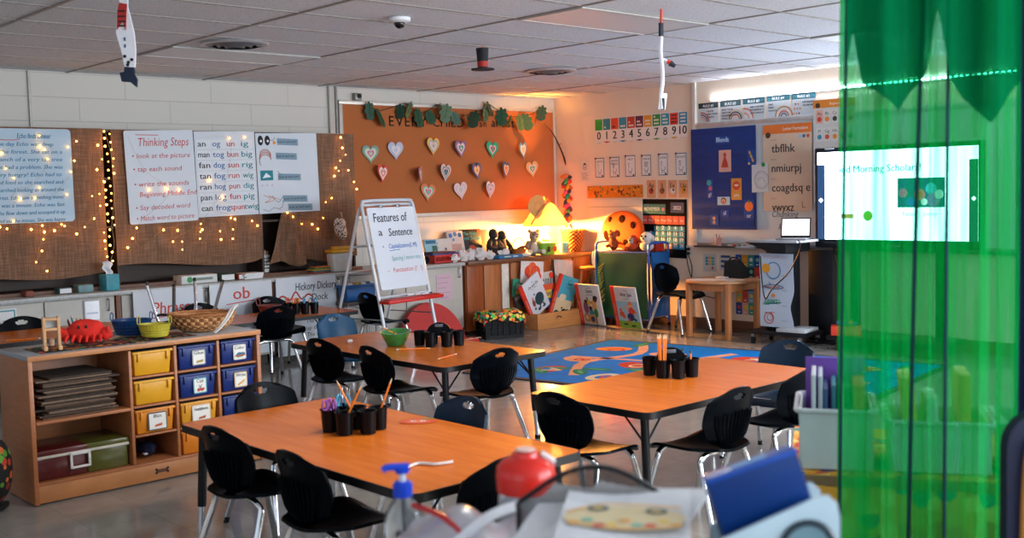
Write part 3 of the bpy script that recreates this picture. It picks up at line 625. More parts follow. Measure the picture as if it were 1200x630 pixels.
# sign posters
S7 = [('QUESTION', 697, 709, 185, 209), ('SHARPEN PENCIL', 714, 727, 184, 208.5), ('HELP', 732, 745.5, 182, 208), ('TISSUE', 751, 764, 181.5, 207), ('WATER', 771, 783.5, 180, 206.5), ('RESTROOM', 791, 805.5, 179, 206)]
def sign(word, k):
    def d(b, w, h):
        b.rect(.008, .008, w-.008, h-.008, BLACKINK); b.rect(.0155, .0155, w-.0155, h-.0155, PAPER, .0004)
        for i, s in enumerate(word.split()): b.text(s, w/2, h-.06-.032*i, .03, BLACKINK, al='c', dz=.001, fit=min(w-.05, .02*len(s)))
        b.disc(.014, h-.014, .014, I('#7a4a3a'), .001); g = BLACKINK; cx = w/2; lw = .005
        b.ring(cx, .085, .026, lw, g, .001, pi*.9, 2.2*pi); b.line([(cx-.012, .06), (cx-.016, .03)], lw, g, .001); b.line([(cx+.012, .06), (cx+.016, .03)], lw, g, .001)
        for j in range(k % 4+1): b.line([(cx-.02+.012*j, .105), (cx-.024+.015*j, .15)], lw, g, .001); b.ring(cx-.022+.0145*j, .15, .007, .004, g, .001, 0, pi)
        b.disc(w-.035, .025, .012, I('#2a2c30'), .001)
    return d
for k, (s, x0, x1, y0, y1) in enumerate(S7):
    p, q, w_ = fitB(x0, y0, x1, y1); sheet('wall_sign', f'small black-bordered hand sign card reading {s.title()} on the right wall', 'sign', FB(p.y, q.z+.005, -.003), w_, p.z-q.z, PAPER, sign(s, k+(2 if s == 'HELP' else 0)), 'hand sign cards in a row')
def plain(b, w, h):
    g = BLACKINK; b.ring(w/2, h-.07, .026, .006, g); b.disc(w/2, h-.055, .014, g); b.line([(w/2-.03, h-.1), (w/2, h-.12), (w/2+.03, h-.1)], .006, g)
    for i in range(4): b.rect(.03, .03+.022*i, w-.03-.02*(i % 2), .036+.022*i, g if i % 2 else I('#777'+'777'))
p, q, w_ = fitB(679, 187, 692, 213); sheet('wall_sign', 'borderless white hand sign page nearest the corner of the right wall', 'sign', FB(p.y, q.z, -.003), w_, p.z-q.z, I('#d8cfc6'), plain)
# vowel cards
for k, (s, x0, x1, nm) in enumerate((('Aa', 758, 768.5, 'apple'), ('Ii', 771, 781, 'igloo'), ('Ee', 783, 793.5, 'egg'), ('Uu', 795.5, 806.5, 'umbrella'))):
    def vc(b, w, h, s=s, k=k):
        b.text(s, w/2, h-.08, .07, BK, al='c', bold=.01); c = I(('#b5402a', '#8a5a3a', '#d8d4d0', '#d88a2a')[k]); b.disc(w/2, .075, .035, c); b.disc(w/2+.012, .085, .014, I('#5a3020'), .0005)
        b.line([(w/2, .1), (w/2+.01, .125)], .006, I('#4a6a35'))
    p, q, w_ = fitB(x0, 211, x1, 231.5); sheet('wall_vowel_card_sign', f'small peach vowel card {s} on the right wall above the calendar', 'card', FB(p.y, q.z, -.003), w_, p.z-q.z, I('#d89a70'), vc, 'vowel cards in a row')
# autumn border over a pale panel
p, q, w_ = fitB(690, 218, 753, 231); zt = p.z
t = thing('wall_panel_board', 'cream locker-style panel with horizontal seams behind the orange cookie cushion', 'panel', (-.001, p.y, .86))
b = MB(); b.box((-.008, -w_/2, .252), (.016, w_, .504), M('#d8cdb8', .45, var=.03)); b.build('panel_face', t)
for z in (.12, .27, .42): b = MB(); b.box((-.017, -w_/2, z), (.003, w_-.02, .006), M('#9a8a70', .5)); b.build('seam', t)
def fall(b, w, h):
    random.seed(3)
    for k in range(46): x, y = random.uniform(.02, w-.02), random.uniform(.02, h-.02); b.disc(x, y, random.uniform(.01, .024), I(random.choice(('#8a2a1a', '#d8b02a', '#4a2a14', '#e8a03a', '#6a6a2a', '#c2482a'))), .0002*k/4, ry=random.uniform(.008, .02), n=7, rot=k)
sheet('wall_border_art', 'orange autumn leaf border strip above the cream panel', 'border', FB(p.y+.02, q.z, -.006), w_+.03, zt-q.z, I('#d07a1a'), fall)
# calendar pocket chart
p, q, w_ = fitB(749.5, 233, 805, 300)
def cal(b, w, h):
    b.rect(.03, h-.16, w*.55, h-.055, I('#1f6a70')); b.text('NOVEMBER', .06, h-.125, .055, I('#bfe0e0'), fit=w*.34, dz=.0008, bold=.015); b.disc(w*.5, h-.11, .02, I('#a86a8a'), .0008)
    b.rect(w*.66, h-.145, w*.94, h-.035, I('#2a3f6a')); b.text('2022', w*.8, h-.11, .055, I('#c8d4e8'), al='c', dz=.0008, bold=.015)
    s = (w-.05)/7; rowh = (h-.30)/6.2
    for i, d in enumerate(('Sun', 'Mon', 'Tue', 'Wed', 'Thu', 'Fri', 'Sat')): b.rect(.028+i*s, h-.27, .028+(i+1)*s-.006, h-.18, I('#c9524a')); b.text(d, .028+(i+.5)*s, h-.24, .036, I('#f0c8c0'), al='c', dz=.0008, bold=.01)
    for d in range(1, 27):
        k = d+1; r_, c = divmod(k, 7); y = h-.285-(r_+1)*(rowh*1.18)
        b.rect(.028+c*s, y, .028+(c+1)*s-.008, y+rowh*1.05, I('#d8822a' if d == 24 else '#2f8fb4')); b.text(str(d), .028+(c+.45)*s, y+.022, .055, I('#dff0f6'), al='c', dz=.0008, bold=.015)
    for r_ in range(4): b.rect(.015, h-.287-(r_+1)*rowh*1.18, w-.015, h-.283-(r_+1)*rowh*1.18, I('#23252b'), .0016)
sheet('wall_calendar_sign', 'black November pocket calendar with turquoise day cards on the right wall', 'calendar', rotz2(FB(p.y, .735, -.004), R(-1)), w_, p.z-.735, M('#08090e', .85, var=.1, spec=.1), cal)
# blue pocket chart
p, q, w_ = fitB(812, 152, 889, 269)
t = thing('wall_pocket_chart_sign', 'blue fabric pocket chart with picture cards on the whiteboard', 'pocket chart', mat=FB(p.y, q.z, -.034)); H_ = p.z-q.z
b = MB(); b.box((w_/2, H_/2, .002), (w_, H_, .004), M('#0c2f72', .4, var=.12, sc=5)); b.build('chart_backing', t)
for k in range(8): b = MB(); b.box((w_/2, .06+k*.125, .0055), (w_-.06, .075, .003), M('#0c3176', .3, var=.1)); b.build('clear_pocket', t)
def card(px0, py0, px1, py1, m, fn):
    a, c = onx(px0, py0, -.04), onx(px1, py1, -.04); b = MB(); b.z = .0105; ww, hh = a.y-c.y, a.z-c.z; b.box((ww/2, hh/2, .009), (ww, hh, .002), m); fn(b, ww, hh); o = b.build('picture_card', t); o.matrix_local = Matrix.Translation((p.y-a.y, c.z-q.z, 0))
card(842.5, 176, 857, 201, I('#d8a090'), lambda b, w, h: (b.poly([(w*.5, h*.8), (w*.7, h*.45), (w*.8, h*.2), (w*.2, h*.2), (w*.3, h*.45)], I('#c0452f')), b.disc(w*.5, h*.78, .02, I('#c0452f'))))
card(857, 209, 869.5, 234, I('#d08a3a'), lambda b, w, h: (b.disc(w/2, h*.66, .045, I('#c0402a')), b.disc(w/2, h*.68, .028, I('#e8c8b8'), .0005, ry=.012), b.text('sm', w/2, .03, .06, WHITE, al='c')))
card(841, 230.5, 855.5, 240, I('#a8c4d0'), lambda b, w, h: (b.disc(w/2, h*.5, .035, I('#6a3020')), b.disc(w/2, h*.45, .026, I('#d89a80'), .0005), b.disc(w/2, h*.36, .012, I('#c0402a'), .001)))
card(828, 210, 836, 231, M('#14408c', .4), lambda b, w, h: (b.disc(w*.4, h*.8, .03, I('#3f9a9a')), b.disc(w*.6, h*.5, .024, I('#c05a6a')), b.text('gl', w/2, .01, .06, WHITE, al='c')))
card(872, 234, 884, 256, M('#14408c', .4), lambda b, w, h: (b.disc(w/2, h*.65, .05, I('#e8702a')), b.box((w/2, h*.9, .011), (.012, .04, .003), I('#4a7a3a')), b.text('or', w/2, .01, .06, WHITE, al='c')))
card(876, 175, 886, 193, M('#14408c', .4), lambda b, w, h: [b.disc(w*(.2+.6*((k*37) % 10)/10), h*(.1+.8*((k*53) % 10)/10), .012, I('#e0b04a')) for k in range(7)])
card(845, 246, 854, 254, M('#14408c', .4), lambda b, w, h: b.text('sl', w/2, .02, .06, WHITE, al='c'))
card(832, 252, 842, 264, M('#14408c', .4), lambda b, w, h: (b.disc(w*.5, h*.7, .018, I('#d8922a')), b.disc(w*.5, h*.3, .02, I('#a88a7a'))))
card(838, 160, 856, 168, M('#14408c', .4), lambda b, w, h: b.text('Blends', w/2, .02, .07, I('#c8dcf0'), al='c', fit=w*.8, bold=.02))
# rule cards
RT = ['#1c2b30', '#1f3f48', '#24505c', '#24606c', '#24606c']
for k, (x0, x1, y0, y1) in enumerate(((818.5, 842, 121.5, 144), (844, 868.5, 119, 141.5), (870.5, 896.5, 116, 139.5), (898.5, 926, 112.5, 138), (928, 956, 110, 136.5))):
    def rule(b, w, h, k=k):
        b.rect(0, h-.055, w, h, I(RT[k])); b.text(f'RULE #{k+1}', w/2, h-.043, .038, WHITE, al='c', bold=.02)
        b.rect(.006, .006, w-.006, .009, BLACKINK)
        T = [('FOLLOW', 'DIRECTIONS', 'QUICKLY'), ('RAISE YOUR', 'HAND FOR', 'PERMISSION TO', 'SPEAK'), ('RAISE YOUR HAND', 'FOR PERMISSION TO', 'LEAVE YOUR SEAT'), ('MAKE', 'SMART', 'CHOICES'), ('KEEP YOUR DEAR', 'TEACHER HAPPY')][k]
        tx = (.11, .02, .09, .02, .12)[k]
        for i, s in enumerate(T): b.text(s, tx, h-.095-.03*i, .024, BK, fit=min(w-tx-.01, .0135*len(s)), bold=.05)
        cx = (.04, w-.07, .02, w-.07, .05)[k]; C = (('#b5482f', '#3a3f6a', '#c87a5a', '#d8a070'), ('#c8a890', '#2f3f48', '#b5582f', '#d8c0b0'), ('#c8603f', '#d8c8c0', '#d88a6a', '#e0d0c8'), ('#b5783f', '#d8cfc8', '#c0502f', '#2f5f7a'), ('#c8603f', '#c8603f', '#2f2f2f', '#c8603f'))[k]
        if k < 4:
            for j in range(4): b.ring(cx, .02, .095-.022*j if k != 2 else .1-.024*j, .013, I(C[j]), .0003, 0 if k != 2 else -.0, pi if k not in (0, 2) else pi*.55)
        else:
            for j in range(8): xx, yy = .02+.03*(j % 3)+.01*(j//3), .03+.045*(j//3); b.poly([(xx, yy), (xx+.012, yy+.02), (xx-.012, yy+.02)], I(C[j % 4]))
    p, q, w_ = fitB(x0, y0, x1, y1); sheet('wall_rule_sign', f'grey rule card with dark heading RULE #{k+1} above the whiteboard', 'card', FB(p.y, q.z, -.033 if False else -.003), w_, p.z-q.z, I('#bfc4c6'), rule, 'rule cards in a row')
# letter formation chart
p, q, w_ = fitB(894, 147, 952, 247, -.034)
def lf(b, w, h):
    b.rect(0, h-.09, w, h, I('#d8702a')); b.text('Letter Formation', w*.42, h-.06, .045, I('#f0d8c8'), fit=w*.5, bold=.012)
    for i, c in enumerate(('#8fb8d0', '#2f6f9a', '#c0503a')): b.disc(w*.76+.045*i, h-.125, .017, I(c))
    b.disc(.06, h-.1, .03, I('#4a2f20'), .001)
    for i, s in enumerate(('tbflhk', 'nmiurpj', 'coagdsq e', 'vwyxz')):
        y = h-.27-.19*i; b.text(s, .1, y, .115, BK, fit=w*(.48, .6, .78, .45)[i], bold=.012); b.text('letters', .09, y+.115, .025, I('#a0605a'))
        b.rect(.05, y+.1, w-.04, y+.102, I('#c0a898'), -.0002)
    b.text('L', w*.8, .03, .09, I('#7a5a48'), rot=.1)
sheet('wall_letter_chart_sign', 'peach letter formation chart with orange header beside the blue pocket chart', 'chart', FB(p.y, q.z, -.034), w_, p.z-q.z, M('#cfb49c', .25, var=.06, sc=3), lf)
p, q, w_ = fitB(953, 118, 1003, 240, -.037)
def al(b, w, h):
    b.rect(0, h-.075, w, h, I('#d8802a')); b.disc(.05, h-.05, .025, I('#4a2f20'), .001); b.text('Beginning Sounds', w*.4, h-.05, .035, I('#f4e0d0'), fit=w*.5)
    L = 'Aa Bb Cc Dd Ee Ff Gg Hh Ii Jj Kk Ll Mm Nn Oo Pp Qq Rr Ss Tt Uu Vv Ww Xx Yy Zz'.split(); cw = w/5.3
    for i, s in enumerate(L):
        r_, c = divmod(i, 5); x, y = .03+c*cw*.97, h-.21-r_*.165
        b.rect(x, y-.01, x+cw*.88, y+.115, I('#d8a090' if s[0] in 'AEIOU' else '#cdc9c2'), -.0002); b.text(s, x+cw*.44, y+.07, .042, BK, al='c'); b.disc(x+cw*.44, y+.03, .024, I(('#c0452f', '#d8802a', '#3f3a38', '#4a8a5a', '#7a5a4a', '#2f7f9a')[i % 6]), .0005, n=9)
sheet('wall_alphabet_chart_sign', 'alphabet picture chart with orange header partly behind the screen and curtain', 'chart', FB(p.y, q.z, -.037), w_, p.z-q.z, M('#c9c6c0', .25, var=.03), al)
p, q, w_ = fitB(881, 191, 900.5, 225, -.04)
def pin(b, w, h): b.disc(w*.72, h-.02, .022, I('#2f8a4a'), .002); b.ring(w*.6, h*.42, .085, .006, I('#8a8c90')); b.ring(w*.6, h*.42, .07, .004, I('#a8aaae')); b.line([(w*.35, h*.4), (w*.6, h*.5), (w*.8, h*.35)], .005, I('#8a8c90'))
sheet('wall_drawing_art', 'white page with a round pencil drawing and green magnet', 'drawing', FB(p.y, q.z, -.041), w_, p.z-q.z, I('#c4c6c8'), pin)
# posters low on the wall
p, q, w_ = fitB(824, 297, 840, 318)
def lp1(b, w, h):
    for i in range(9): b.rect(.03+.04*(i % 3), h*.35+.03*(i//3), .065+.04*(i % 3), h*.35+.024+.03*(i//3), I(('#2f86a8', '#d8a02a', '#3f9ab4')[i % 3]))
    b.rect(.03, h-.04, w-.04, h-.03, I('#8a8a90')); b.disc(w*.7, .035, .016, I('#c0504a'))
sheet('wall_notice_sign', 'white notice with turquoise squares low on the right wall', 'notice', FB(p.y, q.z, -.003), w_, p.z-q.z, I('#c4c0bc'), lp1)
p, q, w_ = fitB(843, 299, 858, 317)
def lp2(b, w, h):
    for i in range(3): b.rect(.02, .03+.05*i, w-.02, .055+.05*i, I('#2f4a78'))
sheet('wall_notice_sign', 'white notice with three navy bars behind the round table', 'notice', FB(p.y, q.z, -.003), w_, p.z-q.z, I('#c4c0bc'), lp2)
p, q, w_ = fitB(862, 298, 907, 371)
def gp(b, w, h):
    C = ['#1f4a9a', '#d8922a', '#2f8f8a', '#1c3f8a', '#9a4a54', '#1f4a9a', '#143a7a', '#1f5f4a', '#14464a', '#c03a2a', '#1f6f5a', '#1c3f8a', '#0f3a6a', '#2a2f34', '#2f6f9a', '#5a2a24', '#b5402f', '#123f8a', '#d8a03a', '#c0503a', '#7fa8c4', '#1f4a9a', '#1c8f8a', '#1c3f8a', '#1f4a9a', '#e0a08a', '#2f9a7a', '#1f4a9a', '#c0503a', '#1c4a94']
    cw, ch = w/6, h/5
    for i, c in enumerate(C):
        r_, k = divmod(i, 6); x, y = k*cw, h-(r_+1)*ch; b.rect(x, y, x+cw, y+ch, I(c)); b.disc(x+cw/2, y+ch*.6, .021, I(('#e0c04a', '#e8e0d8', '#c0402f', '#e8a03a', '#7fc0a0')[(i*3) % 5]), .0004, n=9); b.rect(x+cw*.3, y+ch*.15, x+cw*.7, y+ch*.24, I('#d8d8d8'), .0004)
sheet('wall_picture_poster', 'poster grid of coloured picture squares low behind the round table', 'poster', FB(p.y, q.z, -.003), w_, p.z-q.z, I('#1f4a9a'), gp)
# outlet with plugs
p = onx(808, 293); t = thing('wall_socket', 'double wall outlet with two black plugs under the board corner', 'outlet', mat=FB(p.y+.04, p.z-.07, -.002))
b = MB(); b.box((.04, .06, .003), (.075, .12, .006), M('#cfc8be', .4), .002); b.build('cover_plate', t)
for k in (0, 1):
    b = MB(); b.box((.04, .038+.045*k, .022), (.032, .028, .032), BLKM, .004); b.tube([(.04, .038+.045*k, .036), (.05, .02+.045*k, .06), (.06+.05*k, -.1, .05), (.1, -.25-.1*k, .03), (.2+.2*k, -.42, .03)], .005, WIRE, 6); b.build('plug_cord', t)
p = onx(842, 285, -.05); t = thing('wall_tray_cup', 'small pink cup with markers standing on the whiteboard tray', 'cup', (-.055, p.y, .8715))
b = MB(); b.open([(.03, 0), (.036, .085), (.033, .085), (.027, .004), (.001, .004)], M('#c08a80', .5, var=.2), 16); b.lathe([(0, .002), (.029, .002)], M('#c08a80', .5), 16); b.build('cup', t)
b = MB(); [b.tube([(.01*cos(k), .01*sin(k), .01), (.02*cos(k*2), .02*sin(k*2), .12)], .005, M(c, .4), 6) for k, c in enumerate(('#b5402f', '#2f5f9a', '#e0d8d0'))]; b.build('markers', t)
for k, (px, c, nm) in enumerate(((853, '#c0402f', 'red'), (859, '#2f9a8a', 'turquoise'), (865, '#2f5f9a', 'blue'), (871, '#3a3a40', 'black'))):
    p = onx(px, 288, -.06); b = MB(); b.tube([(0, 0, 0), (0, -.06, 0)], .0075, I('#e0e0e0'), 8, smooth=False); b.tube([(0, -.06, 0), (0, -.11, 0)], .008, M(c, .4), 8, smooth=False)
    o = b.build('tray_marker'); o.location = (-.06, p.y, .88); tag(o, f'{nm} capped whiteboard marker lying on the tray', 'marker', 'markers on the whiteboard tray')
# ================================================================ rug
CA = Vector((-1.26, -1.97, 0)); CB = Vector((-3.48, -2.31, 0)); ru = (CB-CA).normalized(); rv = Vector((-ru.y, ru.x, 0)); rv = rv if rv.y < 0 else -rv
rw, rl = (CB-CA).length, 3.25
RX = Matrix(((ru.x, rv.x, 0, CA.x), (ru.y, rv.y, 0, CA.y), (0, 0, 1, .001), (0, 0, 0, 1)))
# local x runs towards the camera side, y towards the curtain; flip so the frame is right-handed
if ru.cross(rv).z < 0: RX = Matrix(((rv.x, ru.x, 0, CA.x), (rv.y, ru.y, 0, CA.y), (0, 0, 1, .001), (0, 0, 0, 1)))
SW = ru.cross(rv).z < 0
def rp(x, y): return (y, x) if SW else (x, y)
b = MB(); W_, L_ = (rl, rw) if SW else (rw, rl)
b.prism(rrect(W_, L_, .04), 0, .008, M('#12182c', .9, var=.1)); b.z = .0086
b.poly(rrect(W_-.10, L_-.10, .03, x=.05, y=.05), M('#0072c0', .95, var=.12, sc=8, spec=.05))
PK, GRN, OR_, RDR, CRM = (M(c, .95, var=.1, sc=10, spec=.05) for c in ('#d89a78', '#1f7a5a', '#d8803f', '#c8402f', '#d8c49a'))
def blob(x, y, r, m, dz=.0006, ry=None, rot=0): b.disc(*rp(x, y), r, m, dz, ry or r, 16, rot)
random.seed(11)
# branches and letter shapes with leaves, worn alphabet-tree pattern
for pts, w_ in (([(.2, .5), (.7, .75), (1.3, .6), (1.9, .9)], .09), ([(.3, 1.5), (.9, 1.35), (1.5, 1.6), (2.0, 1.4)], .1), ([(.2, 2.3), (.9, 2.45), (1.6, 2.2), (2.05, 2.5)], .09), ([(1.1, .3), (1.0, 1.3), (1.2, 2.3), (1.1, 3.0)], .07)):
    b.line([rp(*q) for q in pts], w_, PK, .0004)
for i, (x, y, s) in enumerate(((1.75, .55, 'A'), (1.2, .45, 'B'), (.55, .4, 'C'), (1.85, 1.15, 'D'), (1.25, 1.05, 'O'), (.6, 1.0, 'E'), (1.8, 1.8, 'G'), (1.15, 1.85, 'P'), (.5, 1.75, 'R'), (1.8, 2.6, 'S'), (1.1, 2.75, 'T'), (.5, 2.7, 'M'))):
    c = (RDR, PK, OR_, CRM)[i % 4]
    blob(x, y, .17, c, .0008, .12, i)
    if i % 3 == 0: blob(x, y, .09, M('#0072c0', .95, var=.12, sc=8, spec=.05), .0012, .055, i)
    b.text(s, *rp(x+.02, y-.02), .22, (RDR if c is not RDR else CRM), al='c', dz=.0016, bold=.03, rot=-pi/2 if SW else 0)
for i in range(17):
    x, y = .2+((i*.613) % 1)*(rw-.4), .2+((i*.377+.1) % 1)*(rl-.4); blob(x, y, .14, GRN, .0010, .06, i*1.3); blob(x, y, .09, M('#2f9a6a', .95, var=.1), .0014, .02, i*1.3)
tag(b.build('alphabet_rug', mat=RX), 'blue alphabet rug with leaves and letters on the floor behind the tables', 'rug')
# ================================================================ chairs
def chair_parts(name, lab, shell, scale=1.0):
    t = thing(name, lab, 'chair')
    HZ, HW = .565, .019
    def hw(v): return .085 + .087*min(1, max(0, v)/.42)**.55 if v < .42 else .172-.014*((v-.42)/.58)**2 - .026*max(0, (v-.88)/.12)**2
    def bf(u, v):
        a = 2*u-1; w_ = hw(v); z = .345+.275*v - .035*abs(a)**2.5*max(0, v-.6)/.4 + .03*(abs(a)**2)*max(0, .25-v)/.25
        y = -.165-.055*v**1.3+.045*a*a*(.5+.5*min(1, v*2)) + .02*max(0, .15-v)/.15
        return (a*w_, y, z)
    b = MB(); hole = lambda u, v: ((u-.5)/.125)**2+((v-.855)/.052)**2 < 1
    b.grid(bf, 32, 36, shell, .012, hole)
    for k in range(11):
        a = -.70+.14*k; vt = .64-.10*a*a-.02*(k % 2)
        P = [Vector(bf((a*(1-.12*(1-j/5)) +1)/2, .10+(vt-.10)*j/5)) + Vector((0, -.0125, 0)) for j in range(6)]
        b.tube(P, .0052, shell, 5, 2)
    b.build('backrest', t, sharp=50)
    def sf(u, v):
        a = 2*u-1; y = -.185+.36*v; w_ = (.085+.095*min(1, (v+.02)/.35)**.7) - .03*max(0, (v-.8)/.2)**2
        z = .352+.012*a*a - .012*sin(pi*v)*(1-a*a) - .03*max(0, (v-.78)/.22)**2
        return (a*w_, y, z)
    b = MB(); b.grid(sf, 20, 20, shell, .013); b.build('seat', t, sharp=50)
    for s in (-1, 1):
        for (fy, by, nm) in ((-.215, -.115, 0), (.19, .12, 1)):
            b = MB(); ft = Vector((s*.205, fy, .012)); tp = Vector((s*.165, by*.98+fy*.02, .285))
            b.tube([ft, ft.lerp(tp, .45), tp, (s*.150, by, .316), (s*.115, by, .331), (s*.07, by, .333)], .0135, CHROME, 10, 5); l = b.build('leg', t)
            b = MB(); b.tube([ft+Vector((s*.001, 0, -.012)), ft.lerp(tp, .06)], .0135, BLKM, 10); b.build('foot_glide', l)
    for by in (-.115, .12):
        b = MB(); b.tube([(-.07, by, .333), (.07, by, .333)], .0130, CHROME, 10); b.build('cross_rail', t)
    for s in (-1, 1): b = MB(); b.box((s*.1, 0, .336), (.022, .25, .012), STEEL, .003); b.build('seat_bracket', t)
    return t
PX, NX, PY, NY = -pi/2, pi/2, 0, pi          # rotations: chair faces +x, -x, +y, -y
BLACKP = M('#03060b', .30, var=.12, sc=30, spec=.06); NAVYP = M('#0c2438', .4, var=.12, sc=14, spec=.3); BLUEP = M('#063c5c', .35, var=.12, sc=10, spec=.2)
ch0 = chair_parts('student_chair', 'x', BLACKP); chn = chair_parts('student_chair', 'x', NAVYP); chb = chair_parts('student_chair', 'x', BLUEP)
for _c in chb.children:
    pass
used = set()
def chair(src, lab, x, y, rz, z=0.0, group='student chairs at the tables', scale=None, rot=None):
    if src not in used: c = src; used.add(src); c['label'] = lab; c['group'] = group
    else: c = dup(src, lab, group=group)
    c.location = (x, y, z+.001); c.rotation_euler = rot or (0, 0, rz)
    if scale: c.scale = (scale,)*3
    return c
chair(ch0, 'black chair at the front table, the one at its corner nearest the cubby shelf', -7.05, -5.35, PX+R(3))
chair(ch0, 'black chair at the front table, pushed in nearest the sanitizer bottle', -7.07, -5.94, PX-R(2))
chair(ch0, 'black chair at the end of the front table, against the cubby shelf bins', -6.62, -4.83, NY+R(4))
chair(chn, 'dark blue chair on the far side of the front table, only its back showing', -6.43, -5.66, NX)
chair(ch0, 'black chair at the front table end, half hidden by the red lidded canister', -6.85, -6.36, PY+R(4))
chair(ch0, 'black chair at the middle table, nearest the blue backed chair', -5.385, -3.47, PX+R(5))
chair(ch0, 'black chair at the middle table, second from the blue backed chair', -5.385, -4.03, PX-R(3))
chair(chb, 'glossy blue chair at the far end of the middle table', -4.77, -2.62, NY)
chair(ch0, 'black ribbed chair at the near end of the middle table, beside the rug', -5.17, -4.50, PY-R(2))
chair(ch0, 'black chair at the right-hand table, seat lit orange, facing its short end', -5.72, -5.87, PX)
chair(ch0, 'black chair at the right-hand table, directly behind the blue binder', -5.335, -6.205, PY)
chair(ch0, 'black chair at the right-hand table, half behind the white folder bin', -4.72, -6.18, PY-R(3))
chair(chn, 'dark chair at the far end of the right-hand table, only its top showing', -4.18, -5.80, NX+R(4))
chair(ch0, 'black ribbed chair in front of the table by the rhyme poster', -4.68, -1.325, PY-R(4))
chair(ch0, 'black chair behind the pencil caddy, against the rhyme poster', -4.32, -.90, NY)
chair(ch0, 'black chair standing under the easel behind its board', -3.40, -1.16, PX+R(4))
chair(ch0, 'black chair at the far left behind the cubby shelf', -6.52, -1.30, NY, group='student chairs at the tables', scale=1.1)
chair(ch0, 'black chair pulled out from the wicker basket side of the poster table', -4.98, -.92, NY)
# ================================================================ tables
TOP = NODES('laminate', lambda nt, N, L, b: _lam(nt, N, L, b)) if False else None
def _lam(nt, N, L, b):
    tc = N.new('ShaderNodeTexCoord'); mp = N.new('ShaderNodeMapping'); mp.inputs['Scale'].default_value = (14, 1.6, 4); no = N.new('ShaderNodeTexNoise'); no.inputs['Scale'].default_value = 2.2; no.inputs['Detail'].default_value = 5
    rp_ = N.new('ShaderNodeValToRGB'); L.new(tc.outputs['Object'], mp.inputs[0]); L.new(mp.outputs[0], no.inputs['Vector']); L.new(no.outputs['Fac'], rp_.inputs[0])
    rp_.color_ramp.elements[0].position = .3; rp_.color_ramp.elements[1].position = .7; rp_.color_ramp.elements[0].color = lin('#c8641c'); rp_.color_ramp.elements[1].color = lin('#da7526')
    L.new(rp_.outputs[0], b.inputs['Base Color']); b.inputs['Roughness'].default_value = .27; b.inputs['Specular IOR Level'].default_value = .22
LAM = NODES('wood_laminate', _lam)
def table(lab, x0, x1, y0, y1, zt):
    t = thing('activity_table', lab, 'table', ((x0+x1)/2, (y0+y1)/2, .001), 0, 'wood laminate activity tables'); w, l = x1-x0, y1-y0; zt -= .001
    b = MB(); b.prism(rrect(w-.012, l-.012, .045, x=-w/2+.006, y=-l/2+.006), zt-.027, zt, LAM); b.build('tabletop', t)
    b = MB(); o = rrect(w, l, .05, x=-w/2, y=-l/2); i = rrect(w-.012, l-.012, .045, x=-w/2+.006, y=-l/2+.006); n = len(o)
    vs = [(p[0], p[1], z) for z in (zt-.031, zt-.0005) for p in o]+[(p[0], p[1], z) for z in (zt-.031, zt-.0005) for p in i]
    fs = []
    for k in range(n):
        j = (k+1) % n; fs += [(k, j, n+j, n+k), (n+k, n+j, 3*n+j, 3*n+k), (2*n+k, 3*n+k, 3*n+j, 2*n+j), (k, 2*n+k, 2*n+j, j)]
    b.add(vs, fs, M('#0e0d0f', .4, var=.05)); b.build('edge_band', t)
    for sx in (-1, 1):
        for sy in (-1, 1):
            X, Y = sx*(w/2-.075), sy*(l/2-.085); dx, dy = sx*.018, sy*.03
            b = MB(); b.tube([(X, Y, zt-.03), (X+dx*.68, Y+dy*.68, .17)], .019, BLKM, 12); lg = b.build('leg', t)
            b = MB(); b.tube([(X+dx*.66, Y+dy*.66, .19), (X+dx, Y+dy, .02)], .0145, CHROME, 12); b.tube([(X+dx, Y+dy, .022), (X+dx, Y+dy, .0)], .018, BLKM, 12); b.build('leg_insert', lg)
            b = MB(); m_ = (X+dx*.35, Y+dy*.35, zt-.16)
            b.tube([(X-sx*.13, Y, zt-.03), m_], .005, BLKM, 6); b.tube([(X, Y-sy*.13, zt-.03), m_], .005, BLKM, 6); b.build('brace', lg)
    b = MB(); b.box((0, 0, zt-.038), (w-.2, l-.22, .012), M('#141416', .6), .002); b.build('underframe', t)
    return t
TZ = .53
table('front wooden table with scissors caddy and a paper apple on it', -7.13, -6.33, -6.44, -4.79, TZ)
table('middle wooden table with the green basket and empty caddy, beside the rug', -5.46, -4.65, -4.55, -2.93, TZ)
table('right-hand wooden table with the pencil caddy, in front of the rug', -5.68, -4.26, -6.19, -5.44, TZ)
table('wooden table along the rhyme posters with orange scissors caddy', -5.75, -3.84, -1.43, -.83, .50)
table('wooden table at the far left behind the cubby shelf', -7.3, -5.95, -1.88, -1.2, .60)
# chair turned upside down on the poster table
c = chair(ch0, 'upturned black chair with chrome legs in the air behind the wicker basket', -4.98, -1.17, 0, 0, 'student chairs at the tables', rot=(pi, 0, R(184)))
c.location = (-5.40, -1.345, .50+.368)
